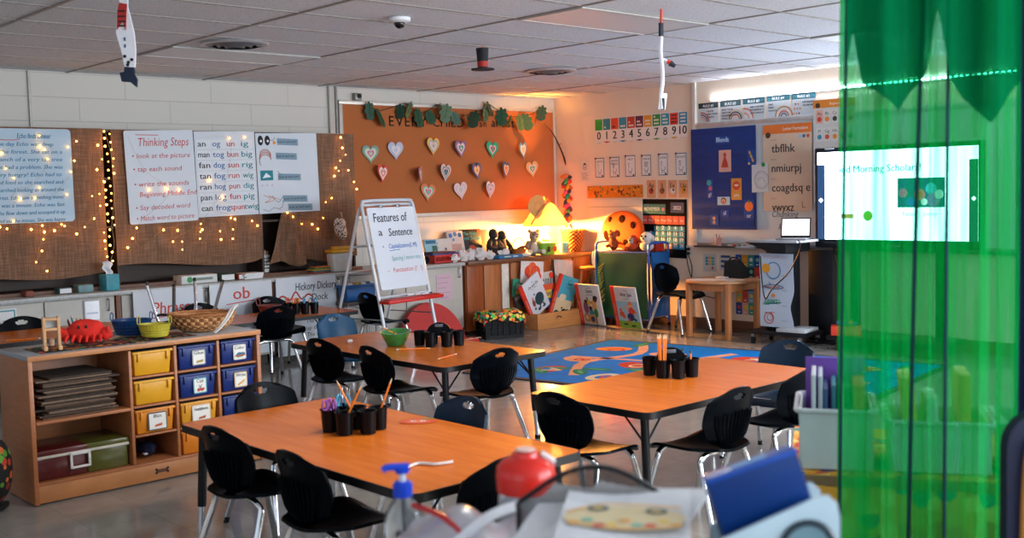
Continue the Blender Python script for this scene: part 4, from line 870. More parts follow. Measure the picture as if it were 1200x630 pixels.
# ================================================================ supply caddies
PLAS = M('#06070b', .3, var=.08, spec=.2)
def caddy(lab, p, rz, cups, handle, s=1.0):
    t = thing('supply_caddy', lab, 'caddy', p, rz, 'black supply caddies on the tables')
    for (x, y) in cups:
        b = MB(); b.open([(.001, .002), (.031, .002), (.036, .088), (.0405, .090), (.0405, .094), (.034, .093), (.029, .006), (.001, .006)], PLAS, 20, (x, y, 0)); b.build('cup', t)
    b = MB()
    xs = [c[0] for c in cups]; ys = [c[1] for c in cups]; cx, cy = sum(xs)/len(xs), sum(ys)/len(ys)
    for (x, y) in cups:
        v = Vector((cx-x, cy-y, 0)); 
        if v.length > .05: v = v.normalized(); b.box((x+v.x*.046, y+v.y*.046, .075), (.02, .02, .02), PLAS, .003, rot=(0, 0, atan2(v.y, v.x)))
    b.lathe([(0, .066), (.045, .066), (.045, .084), (0, .084)], PLAS, 18, (cx, cy, 0)); b.build('hub', t)
    if handle:
        b = MB(); b.X = Matrix.Translation((cx, cy, .085)); 
        o = [(-.062+.124*k/14, .0) for k in range(0)]
        outer = [(.075*cos(pi*k/14), .062*sin(pi*k/14)) for k in range(15)]; inner = [(.03*cos(pi*k/10), .030+.011*sin(pi*k/10)) for k in range(11)]
        b.prism(outer, -.008, .008, PLAS, Matrix(((1, 0, 0, 0), (0, 0, -1, 0), (0, 1, 0, 0), (0, 0, 0, 1))))
        b.box((0, -.0085, .042), (.05, .003, .018), M('#5a5d66', .4), .001); b.build('handle', t)
    return t
def hexc(r=.075, n=6, a0=0): return [(r*cos(a0+2*pi*k/n), r*sin(a0+2*pi*k/n)) for k in range(n)]
YEL = M('#e8781a', .4, var=.04)
def pencil_proto():
    t = thing('pencil', 'x', 'pencil'); b = MB(); b.lathe([(.0036, .012), (.0036, .15)], YEL, 6); b.build('shaft', t)
    b = MB(); b.lathe([(.0036, .15), (.0010, .166), (0, .168)], M('#d8b488', .6), 6); b.build('tip', t)
    b = MB(); b.lathe([(.0038, .004), (.0038, .013)], M('#b8b0a0', .3, .8), 6); b.build('ferrule', t)
    b = MB(); b.lathe([(0, -.006), (.0034, -.006), (.0034, .005)], M('#e8e0e0', .6), 6); b.build('eraser', t)
    return t
pen0 = pencil_proto()
def pencil(lab, p, d, group='orange pencils'):
    c = pen0 if 'pen' not in used else dup(pen0, lab); used.add('pen'); c['label'] = lab; c['group'] = group
    q = Vector(d).normalized().to_track_quat('Z', 'Y'); c.matrix_world = Matrix.Translation(p) @ q.to_matrix().to_4x4() @ Matrix.Scale(1.22, 4); return c
def scissors(lab, p, rz, c, group):
    t = thing('scissors', lab, 'scissors', p, rz, group); m = M(c, .35, var=.05)
    for s in (-1, 1):
        b = MB(); n = 14; b.tube([(s*.018+.014*cos(2*pi*k/n), s*.003, .1+.021*sin(2*pi*k/n)) for k in range(n)], .0045, m, 6, closed=True); b.tube([(s*.014, s*.003, .081), (0, s*.002, .055)], .0055, m, 6); b.build('handle_loop', t)
        b = MB(); b.box((-s*.006, s*.0015, .03), (.011, .002, .055), STEEL, rot=(0, s*.15, 0)); b.build('blade', t)
    return t
ZT1 = TZ+.0015
kx = Vector((-6.70, -5.49, ZT1))
cups = [(-.085, -.015), (-.06, .075), (.03, .085), (.025, -.0), (.055, -.085), (-.03, -.09)]
caddy('black supply caddy with scissors and pencils on the front table', kx, R(20), cups, False)
def cw(base, rz, cp): return Vector((base.x+cp[0]*cos(rz)-cp[1]*sin(rz), base.y+cp[0]*sin(rz)+cp[1]*cos(rz), base.z))
for k, (ci, c, nm, dx, a) in enumerate(((1, '#8a4a94', 'purple', -.012, 20), (1, '#a05aa0', 'magenta purple', .012, 80), (2, '#3f94b4', 'turquoise', -.012, 40), (2, '#3f86a8', 'blue-green', .013, 110))):
    q = cw(kx, R(20), cups[ci]); scissors(f'{nm} handled scissors standing in the front table caddy', q+Vector((dx, 0, .012)), R(a), c, 'scissors in the front table caddy')
def lean(base, d, up=.012): return base+Vector((0, 0, up))
q = cw(kx, R(20), cups[0]); pencil('orange pencil leaning left to right out of the front cup of the front table caddy', q+Vector((-.012, .012, .016)), RGT*.45+Vector((0, 0, .9)), 'pencils in the front table caddy')
q = cw(kx, R(20), cups[3]); pencil('orange pencil leaning back to the left in the front table caddy', q+Vector((.008, .0, .016)), -RGT*.42+Vector((0, 0, .9)), 'pencils in the front table caddy')
q = cw(kx, R(20), cups[4]); pencil('orange pencil in the far right cup of the front table caddy', q+Vector((-.012, .01, .016)), RGT*.35+FWD*.05+Vector((0, 0, .9)), 'pencils in the front table caddy')
# middle table
k2 = onz(520, 405, TZ); kx = Vector((k2.x-.02, k2.y+.02, ZT1)); caddy('empty black supply caddy with an arched handle on the middle table', kx, R(-43), [(-.125, .03), (-.05, -.05), (.05, -.05), (.125, .0), (-.045, .07), (.05, .07)], True)
k = onz(464, 404, TZ); t = thing('green_basket', 'translucent green plastic basket of bits on the middle table', 'basket', (k.x, k.y, ZT1), R(47)); t.scale = (1.12, 1.12, .88)
GP = M('#5fd070', .2, var=.1, trans=.75); b = MB()
b.open([(.05, .003), (.085, .095), (.09, .095), (.09, .099), (.083, .099), (.047, .006), (.001, .006)], GP, 24, sx=1.6, sy=1.0); b.lathe([(0, .003), (.05, .003)], GP, 24, sx=1.6, sy=1.0); b.build('basket_body', t)
b = MB(); b.tube([(-.1, 0, .095), (-.1, .0, .12), (-.085, .03, .125), (-.08, .05, .1)], .004, GP, 6); b.build('handle', t)
for i, c in enumerate(('#c0402a', '#d8a02a', '#7a4a2a', '#d8702a', '#3f7a3a', '#8a5a2a', '#c8902a', '#5a3a2a')):
    b = MB(); b.ball((0, 0, 0), (.014, .011, .009), M(c, .6), 8, 6); o = b.build('counting_token'); o.location = (k.x+.03*cos(i*2.4)*(.4+.6*(i % 2)), k.y+.025*sin(i*2.4), ZT1+.017+.008*(i % 3)); tag(o, 'small coloured counting token inside the green basket', 'token', 'tokens in the green basket')
pencil('orange pencil sloping inside the green basket', (k.x-.07, k.y+.06, ZT1+.118), (.12, -.12, -.085), 'pencils on the middle table')
a, c = onz(466, 410.5, TZ), onz(490, 409.5, TZ); pencil('orange pencil lying on the middle table below the green basket', (a.x, a.y, ZT1+.005), (c-a).xyz, 'pencils on the middle table')
a, c = onz(534, 416, TZ), onz(511, 422.5, TZ); pencil('orange pencil lying alone near the corner of the middle table', (a.x, a.y, ZT1+.005), (c-a).xyz, 'pencils on the middle table')
a = onz(552, 397.5, TZ); b = MB(); b.ring(0, 0, .045, .006, I('#d86a3a')); b.ring(.06, .02, .035, .006, I('#c85a4a')); b.prism([(-.05, -.004), (.1, .015), (.1, .021), (-.05, .004)], 0, .002, I('#d0b0a0')); o = b.build('paper_scrap'); o.location = (a.x, a.y, ZT1); tag(o, 'curled orange paper scrap beside the empty caddy', 'paper')
a = onz(410, 402, TZ); b = MB(); b.ball((0, 0, .012), (.025, .02, .012), M('#d8dadc', .8), 9, 6, fn=lambda c: 1+.2*sin(c.x*9+c.y*7)); o = b.build('paper_scrap'); o.location = (a.x, a.y, ZT1); tag(o, 'small crumpled white paper scrap behind the middle table chair', 'paper')
# front table bits
a = onz(490, 494, TZ); b = MB(); b.prism([(.08*cos(i*.35), .05*sin(i*.35)) for i in range(18)], 0, .0015, I('#c8502f')); b.z = .002; b.disc(0, -.005, .05, I('#d86a4a'), .0002, .03); b.poly([(.005, .045), (.05, .06), (.07, .05), (.03, .04)], I('#3f9a4a'), .0006); b.disc(-.02, 0, .012, WHITE, .0008); b.disc(.02, 0, .012, WHITE, .0008); b.disc(-.018, 0, .005, BLACKINK, .0012); b.disc(.022, 0, .005, BLACKINK, .0012)
o = b.build('paper_apple'); o.location = (a.x, a.y, ZT1); o.rotation_euler = (0, 0, R(-43)); tag(o, 'red paper apple with green leaf lying on the front table', 'paper apple')
a, c = onz(475, 551, TZ), onz(531, 543, TZ); m_ = (a+c)/2; b = MB(); P = [Vector((q.x, q.y, .002)) - Vector((m_.x, m_.y, 0)) for q in (a, onz(490, 545, TZ), onz(510, 546, TZ), c)]
b.tube(P, .0045, M('#d8d0cc', .5), 5); b.tube([p+Vector((.01, .012, 0)) for p in P], .0035, M('#d8d0cc', .5), 5); o = b.build('plastic_wrapper'); o.location = (m_.x, m_.y, ZT1+.003); tag(o, 'twisted clear plastic wrapper on the front table edge', 'wrapper')
# right-hand table
k3 = onz(788, 442, TZ); kx = Vector((k3.x+.02, k3.y+.03, ZT1)); cups = [(-.1, .045), (-.045, -.045), (.03, -.075), (.105, -.03), (.06, .06), (-.02, .08)]; caddy('black supply caddy with a pencil bundle on the right-hand table', kx, R(-43), cups, True)
for i in range(6):
    q = cw(kx, R(-43), cups[1]); a = i*1.05; pencil('orange pencil in the upright bundle on the right-hand table', q+Vector((.012*cos(a), .012*sin(a), .016)), (.05*cos(a), .05*sin(a), 1), 'pencil bundle in the right-hand caddy')
for i, (c, nm) in enumerate((('#2f8fa8', 'turquoise'), ('#d8702a', 'orange'), ('#3f6f8a', 'grey-blue'))):
    q = cw(kx, R(-43), cups[(4, 3, 4)[i]]); b = MB(); b.tube([(0, 0, .014), (.02-.01*i, .015*i, .115)], .005, M(c, .4), 7); b.tube([(.02-.01*i, .015*i, .115), (.022-.011*i, .0165*i, .13)], .0058, M('#2a2c30', .4), 7); o = b.build('marker'); o.location = q; tag(o, f'{nm} marker standing in the right-hand table caddy', 'marker', 'markers in the right-hand caddy')
# poster table
k4 = onz(352, 372, .5); kx = Vector((k4.x-.05, k4.y+.32, .5015)); kx = Vector((-4.30, -1.2, .5015)); cups = [(-.1, 0), (-.02, -.04), (.06, -.05), (.13, -.02), (.03, .05)]; caddy('black supply caddy with orange and blue scissors on the poster table', kx, R(-43), cups, False)
for k, (ci, c, nm, dx, a) in enumerate(((1, '#e0702a', 'orange', -.01, 10), (1, '#e0802a', 'bright orange', .012, 80), (0, '#d0602a', 'dull orange', 0, 30), (2, '#2f86a8', 'blue', -.01, 40), (3, '#3f94b4', 'pale blue', .0, 100), (4, '#2f7a9a', 'deep turquoise', .0, 60))):
    q = cw(kx, R(-43), cups[ci]); scissors(f'{nm} handled scissors standing in the poster table caddy', q+Vector((dx, 0, .012)), R(a), c, 'scissors in the poster table caddy')
t = thing('red_basket', 'dark red translucent basket on the poster table behind a chair', 'basket', (-4.54, -1.12, .5015), R(-43)); RB = M('#8a3a34', .35, var=.1, trans=.3); b = MB()
b.open([(.05, .003), (.075, .085), (.079, .085), (.079, .09), (.072, .09), (.046, .006), (.001, .006)], RB, 20, sx=1.3, sy=.9); b.build('basket_body', t); b = MB(); b.tube([(-.1, 0, .085), (-.11, 0, .13), (-.09, .02, .15), (-.075, .0, .09)], .004, RB, 6); b.build('handle', t)
# ================================================================ cubby shelf
UX0, UX1, UY0, UY1, UZ = -7.37, -6.10, -3.70, -3.27, .745
MAP = M('#a8683f', .42, var=.12, sc=7, stretch=(1, 1, 6)); MAPE = M('#b87a4a', .42, var=.1, sc=9, stretch=(1, 4, 1)); LTOP = M('#9aa0a4', .3, var=.05)
t = thing('cubby_shelf', 'low wooden cubby shelf holding yellow and blue bins', 'shelf', (UX0, UY0, .001)); W_, D_ = UX1-UX0, UY1-UY0
def cb(nm, c, d, m=MAP, bev=.002):
    b = MB(); b.box(c, d, m, bev); return b.build(nm, t)
cb('side_panel', (.011, D_/2, (UZ-.03)/2+.005), (.022, D_, UZ-.03)); cb('side_panel', (W_-.011, D_/2, (UZ-.03)/2+.005), (.022, D_, UZ-.03))
cb('shelf_top', (W_/2, D_/2, UZ-.013), (W_, D_, .024), LTOP); cb('top_edge', (W_/2, -.004, UZ-.014), (W_+.004, .008, .026), MAPE)
cb('back_panel', (W_/2, D_-.006, .4), (W_-.046, .01, .62)); cb('plinth', (W_/2, .02, .05), (W_-.046, .02, .085), MAPE)
o = cb('shelf_bottom', (W_/2, D_/2, .1), (W_-.046, D_-.02, .016))
b = MB(); b.X = Matrix.Translation((.66, .009, .055)) @ Matrix.Rotation(pi/2, 4, 'X'); b.z = .0015
for s in (-1, 1): b.disc(s*.032, .009, .007, BLACKINK); b.disc(s*.032, -.009, .007, BLACKINK)
b.rect(-.03, -.008, .03, .008, BLACKINK); b.rect(-.024, -.002, .024, .003, I('#8a5a34'), .0006); b.build('maker_mark', t)
DV = [.515, .765, 1.015]
for x in DV: cb('divider', (x, D_/2, .41), (.016, D_-.02, .6))
cb('shelf_board', ((.022+DV[0])/2, D_/2, .405), (DV[0]-.035, D_-.02, .016))
cols = [(DV[0], DV[1]), (DV[1], DV[2]), (DV[2], W_-.014)]; ZR = [.108, .262, .416, .570]
for (a, c) in cols:
    for z in ZR[1:]: cb('bin_rail', ((a+c)/2, D_/2, z-.006), (c-a-.02, D_-.02, .011))
# bins
def binp(nm, lab, c, x0, x1, z0, label=None):
    w = x1-x0-.042; t_ = thing('storage_bin', lab, 'bin', (UX0+(x0+x1)/2, UY0+.012, z0+.002), 0, 'plastic bins in the cubby shelf'); m = M(c, .38, var=.06, sc=6); h = .118
    b = MB(); b.box((0, .16, h/2), (w, .32, h), m, .008, taper=.93); b.build('bin_body', t_)
    b = MB(); b.box((0, .16, h+.004), (w+.014, .335, .014), m, .004); b.box((0, .16, h+.0125), (w-.01, .31, .002), M('#14161c', .7)); b.build('rim', t_)
    for s in (-1, 1): b = MB(); b.box((s*w*.38, -.004, h-.02), (.012, .012, .045), m, .003); b.build('rib', t_)
    if label:
        lw, lh = (.078, .084) if label[0] != 'photo' else (.105, .095)
        b = MB(); b.X = Matrix.Translation((.008, -.0035, .060)) @ Matrix.Rotation(pi/2-.02, 4, 'X'); b.prism(rrect(lw, lh, .008, x=-lw/2, y=-lh/2), 0, .002, I(label[2])); b.z = .0026
        b.rect(-lw/2+.006, -lh/2+.006, lw/2-.006, lh/2-.006, I('#e4e0d8')); b.text(label[1], 0, lh*.2, .026, BLACKINK, al='c', fit=min(lw*.75, .014*len(label[1])), bold=.01, dz=.001)
        pc = label[3]; b.poly([(-.02, -.03), (.022, -.026), (.026, -.012), (-.014, -.018)], I(pc), .001)
        if label[1] == 'Color': b.poly([(-.03, -.018), (-.01, 0), (.03, -.004), (.034, -.018)], I('#3a6a8a'), .0014); b.poly([(-.03, -.024), (.034, -.02), (.034, -.014), (-.03, -.018)], I('#c0402a'), .0018)
        if label[1] == 'Write': b.poly([(-.022, -.026), (.02, .0), (.026, -.006), (-.016, -.032)], I('#d8982a'), .0018)
        if label[1] == 'Cut': b.ring(-.01, -.022, .007, .004, I('#c0402a'), .0018); b.ring(.01, -.022, .007, .004, I('#c0402a'), .0018); b.line([(-.006, -.016), (.01, .004)], .004, I('#7a7a80'), .0018); b.line([(.006, -.016), (-.01, .004)], .004, I('#7a7a80'), .0018)
        b.build('bin_label', t_)
Y_, B_ = '#d89a1a', '#082468'
binp('a', 'plain yellow bin at the top of the first bin column', Y_, *cols[0], ZR[3])
binp('a', 'plain yellow bin second from the top of the first bin column', Y_, *cols[0], ZR[2])
binp('a', 'orange-yellow bin with a grey photo label above the empty slot', '#d8821a', *cols[0], ZR[1], ('photo', 'Bin', '#4a4c50', '#c05a2a'))
binp('a', 'navy blue bin with the Glue label', B_, *cols[1], ZR[3], ('s', 'Glue', '#8a8c90', '#a8904a'))
binp('a', 'navy blue bin with the Cut label', B_, *cols[1], ZR[2], ('s', 'Cut', '#5fa0b0', '#c05a4a'))
binp('a', 'yellow bin with a white oval label below the Cut bin', '#d89422', *cols[1], ZR[1], ('photo', 'Headphones', '#d8d4cc', '#b0563a'))
binp('a', 'plain orange bin at the bottom of the middle bin column', '#d87a1a', *cols[1], ZR[0])
binp('a', 'navy blue bin with the Color crayons label', B_, *cols[2], ZR[3], ('s', 'Color', '#c8c4bc', '#6a8a4a'))
binp('a', 'navy blue bin with the pencil label', B_, *cols[2], ZR[2], ('s', 'Write', '#d0b07a', '#d8d0c0'))
binp('a', 'navy blue bin half hidden by a chair, third from the top', B_, *cols[2], ZR[1], ('s', 'Cut', '#c8c4bc', '#7a7a7a'))
binp('a', 'navy blue bin at the bottom near the front table chair', '#142a6e', *cols[2], ZR[0])
b = MB(); b.ball((0, 0, .035), (.05, .08, .035), M('#101a3a', .7, var=.3), 10, 7, fn=lambda c: 1+.15*sin(c.x*8+c.z*5)); b.box((-.03, -.06, .02), (.02, .03, .01), M('#c0c4c8', .5), .002); o = b.build('cloth_pouch'); o.location = (UX0+.64, UY0+.16, ZR[0]+.012); tag(o, 'dark blue crumpled pouch in the empty cubby slot', 'pouch')
# stack of brown mats
zz = .414
for i in range(20):
    w_, d_, h_ = .36+.04*sin(i*1.9), .3+.02*cos(i*2.3), .0085; b = MB(); c = ('#5a4638', '#6a5344', '#4a3a30', '#75604f', '#3f322a')[i % 5]
    b.grid(lambda u, v, i=i, w_=w_, d_=d_: ((u-.5)*w_, (v-.5)*d_, .008+.006*sin(u*5+i)*0+.0), 4, 4, M(c, .9, var=.2, sc=40), .0075); o = b.build('craft_board'); o.location = (UX0+.255+.012*sin(i*2.7), UY0+.19+.012*cos(i*1.3), zz+i*.0103); o.rotation_euler = (0, 0, .05*sin(i*3.1))
    tag(o, f'brown craft board in the cubby stack, number {i+1} from the bottom' if i not in (0, 19) else 'brown craft board lying at the ' + ('bottom' if i == 0 else 'top') + ' of the cubby stack', 'board', 'brown boards stacked in the cubby shelf')
# plastic cases below
def pcase(lab, c, x, w_, latch):
    t_ = thing('plastic_case', lab, 'case', (UX0+x, UY0+.04, .111), 0, 'translucent plastic cases in the cubby shelf'); m = M(c, .25, var=.12, sc=8, trans=.35)
    b = MB(); b.box((0, .14, .06), (w_, .28, .12), m, .008); b.build('case_body', t_)
    b = MB(); b.box((0, .14, .136), (w_+.008, .29, .03), m, .006); b.build('lid', t_)
    b = MB(); b.box((0, -.004, .118), (w_+.01, .012, .014), M('#c9c2b4', .5), .003); b.build('rim', t_)
    if latch:
        b = MB()
        for (cx, cz, w2, h2) in ((0, .115, .1, .016), (0, .045, .1, .012), (-.046, .08, .012, .08), (.046, .08, .012, .08)): b.box((latch+cx, -.016, cz), (w2, .01, h2), M('#e0dcd6', .4), .003)
        b.build('handle', t_)
pcase('dark red translucent case on the bottom cubby shelf with a white handle', '#6a2422', .155, .25, .085)
pcase('olive green translucent case on the bottom cubby shelf', '#66662a', .388, .212, 0)
# things on top of the cubby
ZC = UZ+.0015
def dotmat(base, cols_, sc=46, thr=.42):
    def fn(nt, N, L, b):
        tc = N.new('ShaderNodeTexCoord'); vo = N.new('ShaderNodeTexVoronoi'); vo.inputs['Scale'].default_value = sc; L.new(tc.outputs['Object'], vo.inputs['Vector'])
        rp_ = N.new('ShaderNodeValToRGB'); rp_.color_ramp.interpolation = 'CONSTANT'; sx = N.new('ShaderNodeSeparateColor'); L.new(vo.outputs['Color'], sx.inputs[0]); L.new(sx.outputs[0], rp_.inputs[0])
        for i, c in enumerate(cols_):
            e = rp_.color_ramp.elements[i] if i < 2 else rp_.color_ramp.elements.new(i/len(cols_)); e.position = i/len(cols_); e.color = lin(c)
        mx = N.new('ShaderNodeMixRGB'); lt = N.new('ShaderNodeMath'); lt.operation = 'LESS_THAN'; lt.inputs[1].default_value = thr; L.new(vo.outputs['Distance'], lt.inputs[0])
        L.new(lt.outputs[0], mx.inputs[0]); mx.inputs[1].default_value = lin(base); L.new(rp_.outputs[0], mx.inputs[2]); L.new(mx.outputs[0], b.inputs['Base Color']); b.inputs['Roughness'].default_value = .85
    return NODES('print_cloth', fn)
APPLE = dotmat('#0c0c0e', ['#d03a24', '#d87a2a', '#3f8a3a', '#b0302a', '#d8a03a'], 34)
A4 = [onz(x, y, UZ) for x, y in ((14, 403), (50, 414), (242, 392), (215, 383))]
b = MB(); x0, x1 = -7.29, -6.46
b.grid(lambda u, v: (x0+(x1-x0)*u, -3.66+.25*v+.01*sin(u*9), .002+.0008*sin(u*14+v*6)), 30, 8, APPLE, .0015); o = b.build('apple_print_cloth'); o.location = (0, 0, ZC); tag(o, 'black cloth with red and green apple print on top of the cubby shelf', 'cloth')
ZK = ZC+.0055
# wooden toy frame
p = onz(64, 412, UZ); t = thing('wooden_frame_toy', 'small pale wooden ladder-like toy frame on the apple cloth', 'wooden toy', (p.x, p.y+.03, ZK), R(-12)); PINE = M('#d0a070', .55, var=.1, sc=10)
for s in (-1, 1):
    b = MB(); b.box((s*.034, 0, .083), (.014, .04, .166), PINE, .002); b.build('upright', t); b = MB(); b.box((s*.034, 0, .0125), (.018, .09, .022), PINE, .003); b.build('foot', t)
for z in (.155, .105): b = MB(); b.box((0, 0, z), (.054, .035, .014), PINE, .002); b.build('rung', t)
b = MB(); b.box((0, .012, .13), (.054, .004, .05), M('#b0b4b4', .2)); b.build('clear_panel', t)
b = MB(); b.lathe([(.012, 0), (.014, .03), (.006, .036)], M('#b08a70', .5), 10, (0, 0, .022)); b.build('peg', t)
# red crab cushion
p = onz(105, 403, UZ); t = thing('crab_plush', 'bright red crab shaped plush on the apple cloth', 'plush toy', (p.x, p.y+.04, ZK), R(-36)); t.scale = (.86, .86, 1.25); RDC = M('#d8281c', .85, var=.12, sc=25)
b = MB(); b.ball((0, 0, .048), (.115, .06, .05), RDC, 24, 14, fn=lambda c: 1+.08*sin(c.x*6+1)*cos(c.z*5)); b.build('body', t)
for s in (-1, 1):
    b = MB(); b.ball((s*.12, -.02, .035), (.035, .026, .028), RDC, 12, 8); b.ball((s*.138, -.035, .052), (.014, .012, .018), RDC, 8, 6); b.ball((s*.15, -.02, .03), (.012, .012, .014), RDC, 8, 6); b.build('claw', t)
    b = MB(); b.ball((s*.022-.005, -.052, .068), .008, BLACKINK, 8, 6); b.build('eye', t)
for k in range(6):
    b = MB(); x = -.095+.038*k; b.tube([(x, -.045, .03), (x*1.08, -.072, .018), (x*1.1, -.08, .006)], [.011, .006], RDC, 7); b.build('leg', t)
# pencil cup behind
px_ = Vector((-6.99, -3.345, ZC+.001)); t = thing('pencil_cup', 'dark red cup holding coloured pencils behind the crab plush', 'cup', px_)
b = MB(); b.open([(.036, 0), (.042, .075), (.039, .075), (.033, .004), (.001, .004)], M('#6a1f24', .4), 18); b.lathe([(0, .001), (.036, .001)], M('#6a1f24', .4), 18); b.build('cup', t)
for i, c in enumerate(('#b5402a', '#d8822a', '#2f4a9a', '#3a3a44', '#8a2a2a', '#2f7a8a', '#c85a2a', '#26304a')):
    b = MB(); a = i*.8; b.tube([(.01*cos(a), .01*sin(a), .007), (.034*cos(a)-.01, .034*sin(a), .11+.012*(i % 3))], .0045, M(c, .5), 6, smooth=False); e = Vector((.034*cos(a)-.01, .034*sin(a), .11+.012*(i % 3))); b.lathe([(.0045, 0), (0, .012)], M('#d0b090', .6), 6, e); o = b.build('colored_pencil'); o.location = px_; tag(o, f'{["red", "orange", "blue", "black", "maroon", "teal", "rust", "navy"][i]} coloured pencil in the dark red cup on the cubby', 'pencil', 'coloured pencils in the red cup')
# white carton
p = onz(112, 394, UZ); t = thing('white_carton', 'tall white printed carton standing behind the crab plush', 'carton', (-6.90, -3.325, ZC+.001), R(-8))
b = MB(); b.box((0, 0, .105), (.075, .06, .21), I('#d4d8de'), .002); b.X = Matrix.Translation((0, -.0305, 0)) @ Matrix.Rotation(pi/2, 4, 'X'); b.z = .0008; b.rect(-.034, .03, .034, .11, I('#b9a4a4')); [b.rect(-.03+.016*i, .04, -.02+.016*i, .1, I('#a05a54' if i % 2 else '#7a8498'), .0005) for i in range(4)]; b.rect(-.03, .14, .03, .15, I('#a8b4c4')); b.build('carton', t)
# blue basket
def netbasket(name, lab, p, c, r, h, tr, sx, rz, hnd=False, solid=.45):
    t = thing(name, lab, 'basket', p, rz); m = M(c, .3, var=.1, trans=tr); b = MB()
    b.open([(r*.8, .003), (r*.98, h*.86), (r*1.0, h*.86), (r*1.06, h), (r*1.02, h), (r*.95, h*.84), (r*.77, .006), (.001, .006)], m, 28, sx=sx); b.lathe([(0, .002), (r*.8, .002)], m, 28, sx=sx); b.build('basket_body', t)
    b = MB()
    for j in range(3):
        z = h*(.2+.2*j); q = r*(.8+.2*z/h)+.002; b.tube([(q*sx*cos(2*pi*k/28), q*sin(2*pi*k/28), z) for k in range(28)], .0025, m, 4, closed=True)
    for k in range(28): a = 2*pi*k/28; b.tube([(r*.805*sx*cos(a), r*.805*sin(a), .01), (r*.985*sx*cos(a), r*.985*sin(a), h*.85)], .002, m, 4, smooth=False)
    b.build('lattice', t)
    if hnd:
        for s in (-1, 1): b = MB(); b.tube([(s*r*sx*1.02, -.02, h), (s*r*sx*1.02, -.02, h+.03), (s*r*sx*1.0, .0, h+.04), (s*r*sx*1.02, .02, h+.03), (s*r*sx*1.02, .02, h)], .003, m, 6); b.build('handle', t)
    return t
p = onz(148, 396, UZ); netbasket('blue_basket', 'dark blue plastic basket on the cubby shelf beside the crab plush', (p.x+.06, p.y+.06, ZC+.006), '#10427a', .085, .085, .25, 1.25, R(-43), True)
p = onz(184, 397, UZ); yb = (p.x+.01, p.y+.045, ZC+.006); netbasket('yellow_basket', 'small yellow lattice basket between the blue basket and the wicker bowl', yb, '#d8c840', .062, .072, .3, 1.35, R(-43), True)
for i, c in enumerate(('#b0a040', '#3f8a4a', '#8a7a30', '#c8b840')):
    b = MB(); b.ball((0, 0, 0), (.02, .016, .014), M(c, .6), 8, 6); o = b.build('game_piece'); o.location = (yb[0]+.03*cos(i*1.6), yb[1]+.022*sin(i*1.6), yb[2]+.024); tag(o, 'small game piece lying inside the yellow lattice basket', 'game piece', 'game pieces in the yellow basket')
# woven baskets: strands pass over and under, so the radius alternates cell by cell
def weave(b, prof, n, rows, ma, mb_, amp=.005, sx=1, sy=1):
    P = []
    for j in range(rows+1):
        f = j/rows*(len(prof)-1); i = min(int(f), len(prof)-2); f -= i; P.append((prof[i][0]+(prof[i+1][0]-prof[i][0])*f, prof[i][1]+(prof[i+1][1]-prof[i][1])*f))
    for j in range(rows):
        (r0, z0), (r1, z1) = P[j], P[j+1]
        for k in range(n):
            o = amp if (j+k) % 2 else 0; a0, am, a1 = 2*pi*k/n, 2*pi*(k+.5)/n, 2*pi*(k+1)/n; zm, rm = (z0+z1)/2, (r0+r1)/2
            vs = [((r0+.001)*cos(a0)*sx, (r0+.001)*sin(a0)*sy, z0), ((r0+.001)*cos(a1)*sx, (r0+.001)*sin(a1)*sy, z0), ((r1+.001)*cos(a1)*sx, (r1+.001)*sin(a1)*sy, z1), ((r1+.001)*cos(a0)*sx, (r1+.001)*sin(a0)*sy, z1), ((rm+o+.002)*cos(am)*sx, (rm+o+.002)*sin(am)*sy, zm)]
            b.add(vs, [(0, 1, 4), (1, 2, 4), (2, 3, 4), (3, 0, 4)], ma if (j+k) % 2 else mb_)
# wicker basket bowl
def wicker(c1, c2, sc=90):
    def fn(nt, N, L, b):
        tc = N.new('ShaderNodeTexCoord'); w1 = N.new('ShaderNodeTexBrick'); sp = N.new('ShaderNodeSeparateXYZ'); at_ = N.new('ShaderNodeMath'); at_.operation = 'ARCTAN2'; cb_ = N.new('ShaderNodeCombineXYZ')
        L.new(tc.outputs['Object'], sp.inputs[0]); L.new(sp.outputs[1], at_.inputs[0]); L.new(sp.outputs[0], at_.inputs[1]); L.new(at_.outputs[0], cb_.inputs[0]); L.new(sp.outputs[2], cb_.inputs[1]); L.new(cb_.outputs[0], w1.inputs['Vector'])
        w1.inputs['Scale'].default_value = 1; w1.inputs['Brick Width'].default_value = .16; w1.inputs['Row Height'].default_value = .0135; w1.inputs['Mortar Size'].default_value = .0012; w1.inputs['Bias'].default_value = 0
        w1.inputs['Color1'].default_value = lin(c1); w1.inputs['Color2'].default_value = lin(c2); w1.inputs['Mortar'].default_value = lin('#4a2a18')
        L.new(w1.outputs['Color'], b.inputs['Base Color']); b.inputs['Roughness'].default_value = .65; bp = N.new('ShaderNodeBump'); bp.invert = True; bp.inputs['Distance'].default_value = .004; L.new(w1.outputs['Fac'], bp.inputs['Height']); L.new(bp.outputs[0], b.inputs['Normal'])
    return NODES('wicker', fn)
WK = wicker('#d09258', '#b06c38')
p = onz(235, 386, UZ); t = thing('wicker_bowl', 'wide brown wicker bowl basket on the corner of the cubby shelf', 'basket', (p.x-.015, p.y-.05, ZC), R(-43)); t.scale = (1.16,)*3
b = MB(); b.open([(.001, .002), (.085, .002), (.12, .03), (.135, .075), (.142, .078), (.142, .086), (.13, .084), (.112, .034), (.08, .008), (.001, .008)], WK, 40, sx=1.15, sy=.9); weave(b, [(.085, .004), (.12, .03), (.135, .075), (.140, .08)], 44, 8, M('#d09a64', .6), M('#8a5230', .7), .005, 1.15, .9); b.build('bowl', t, sharp=20)
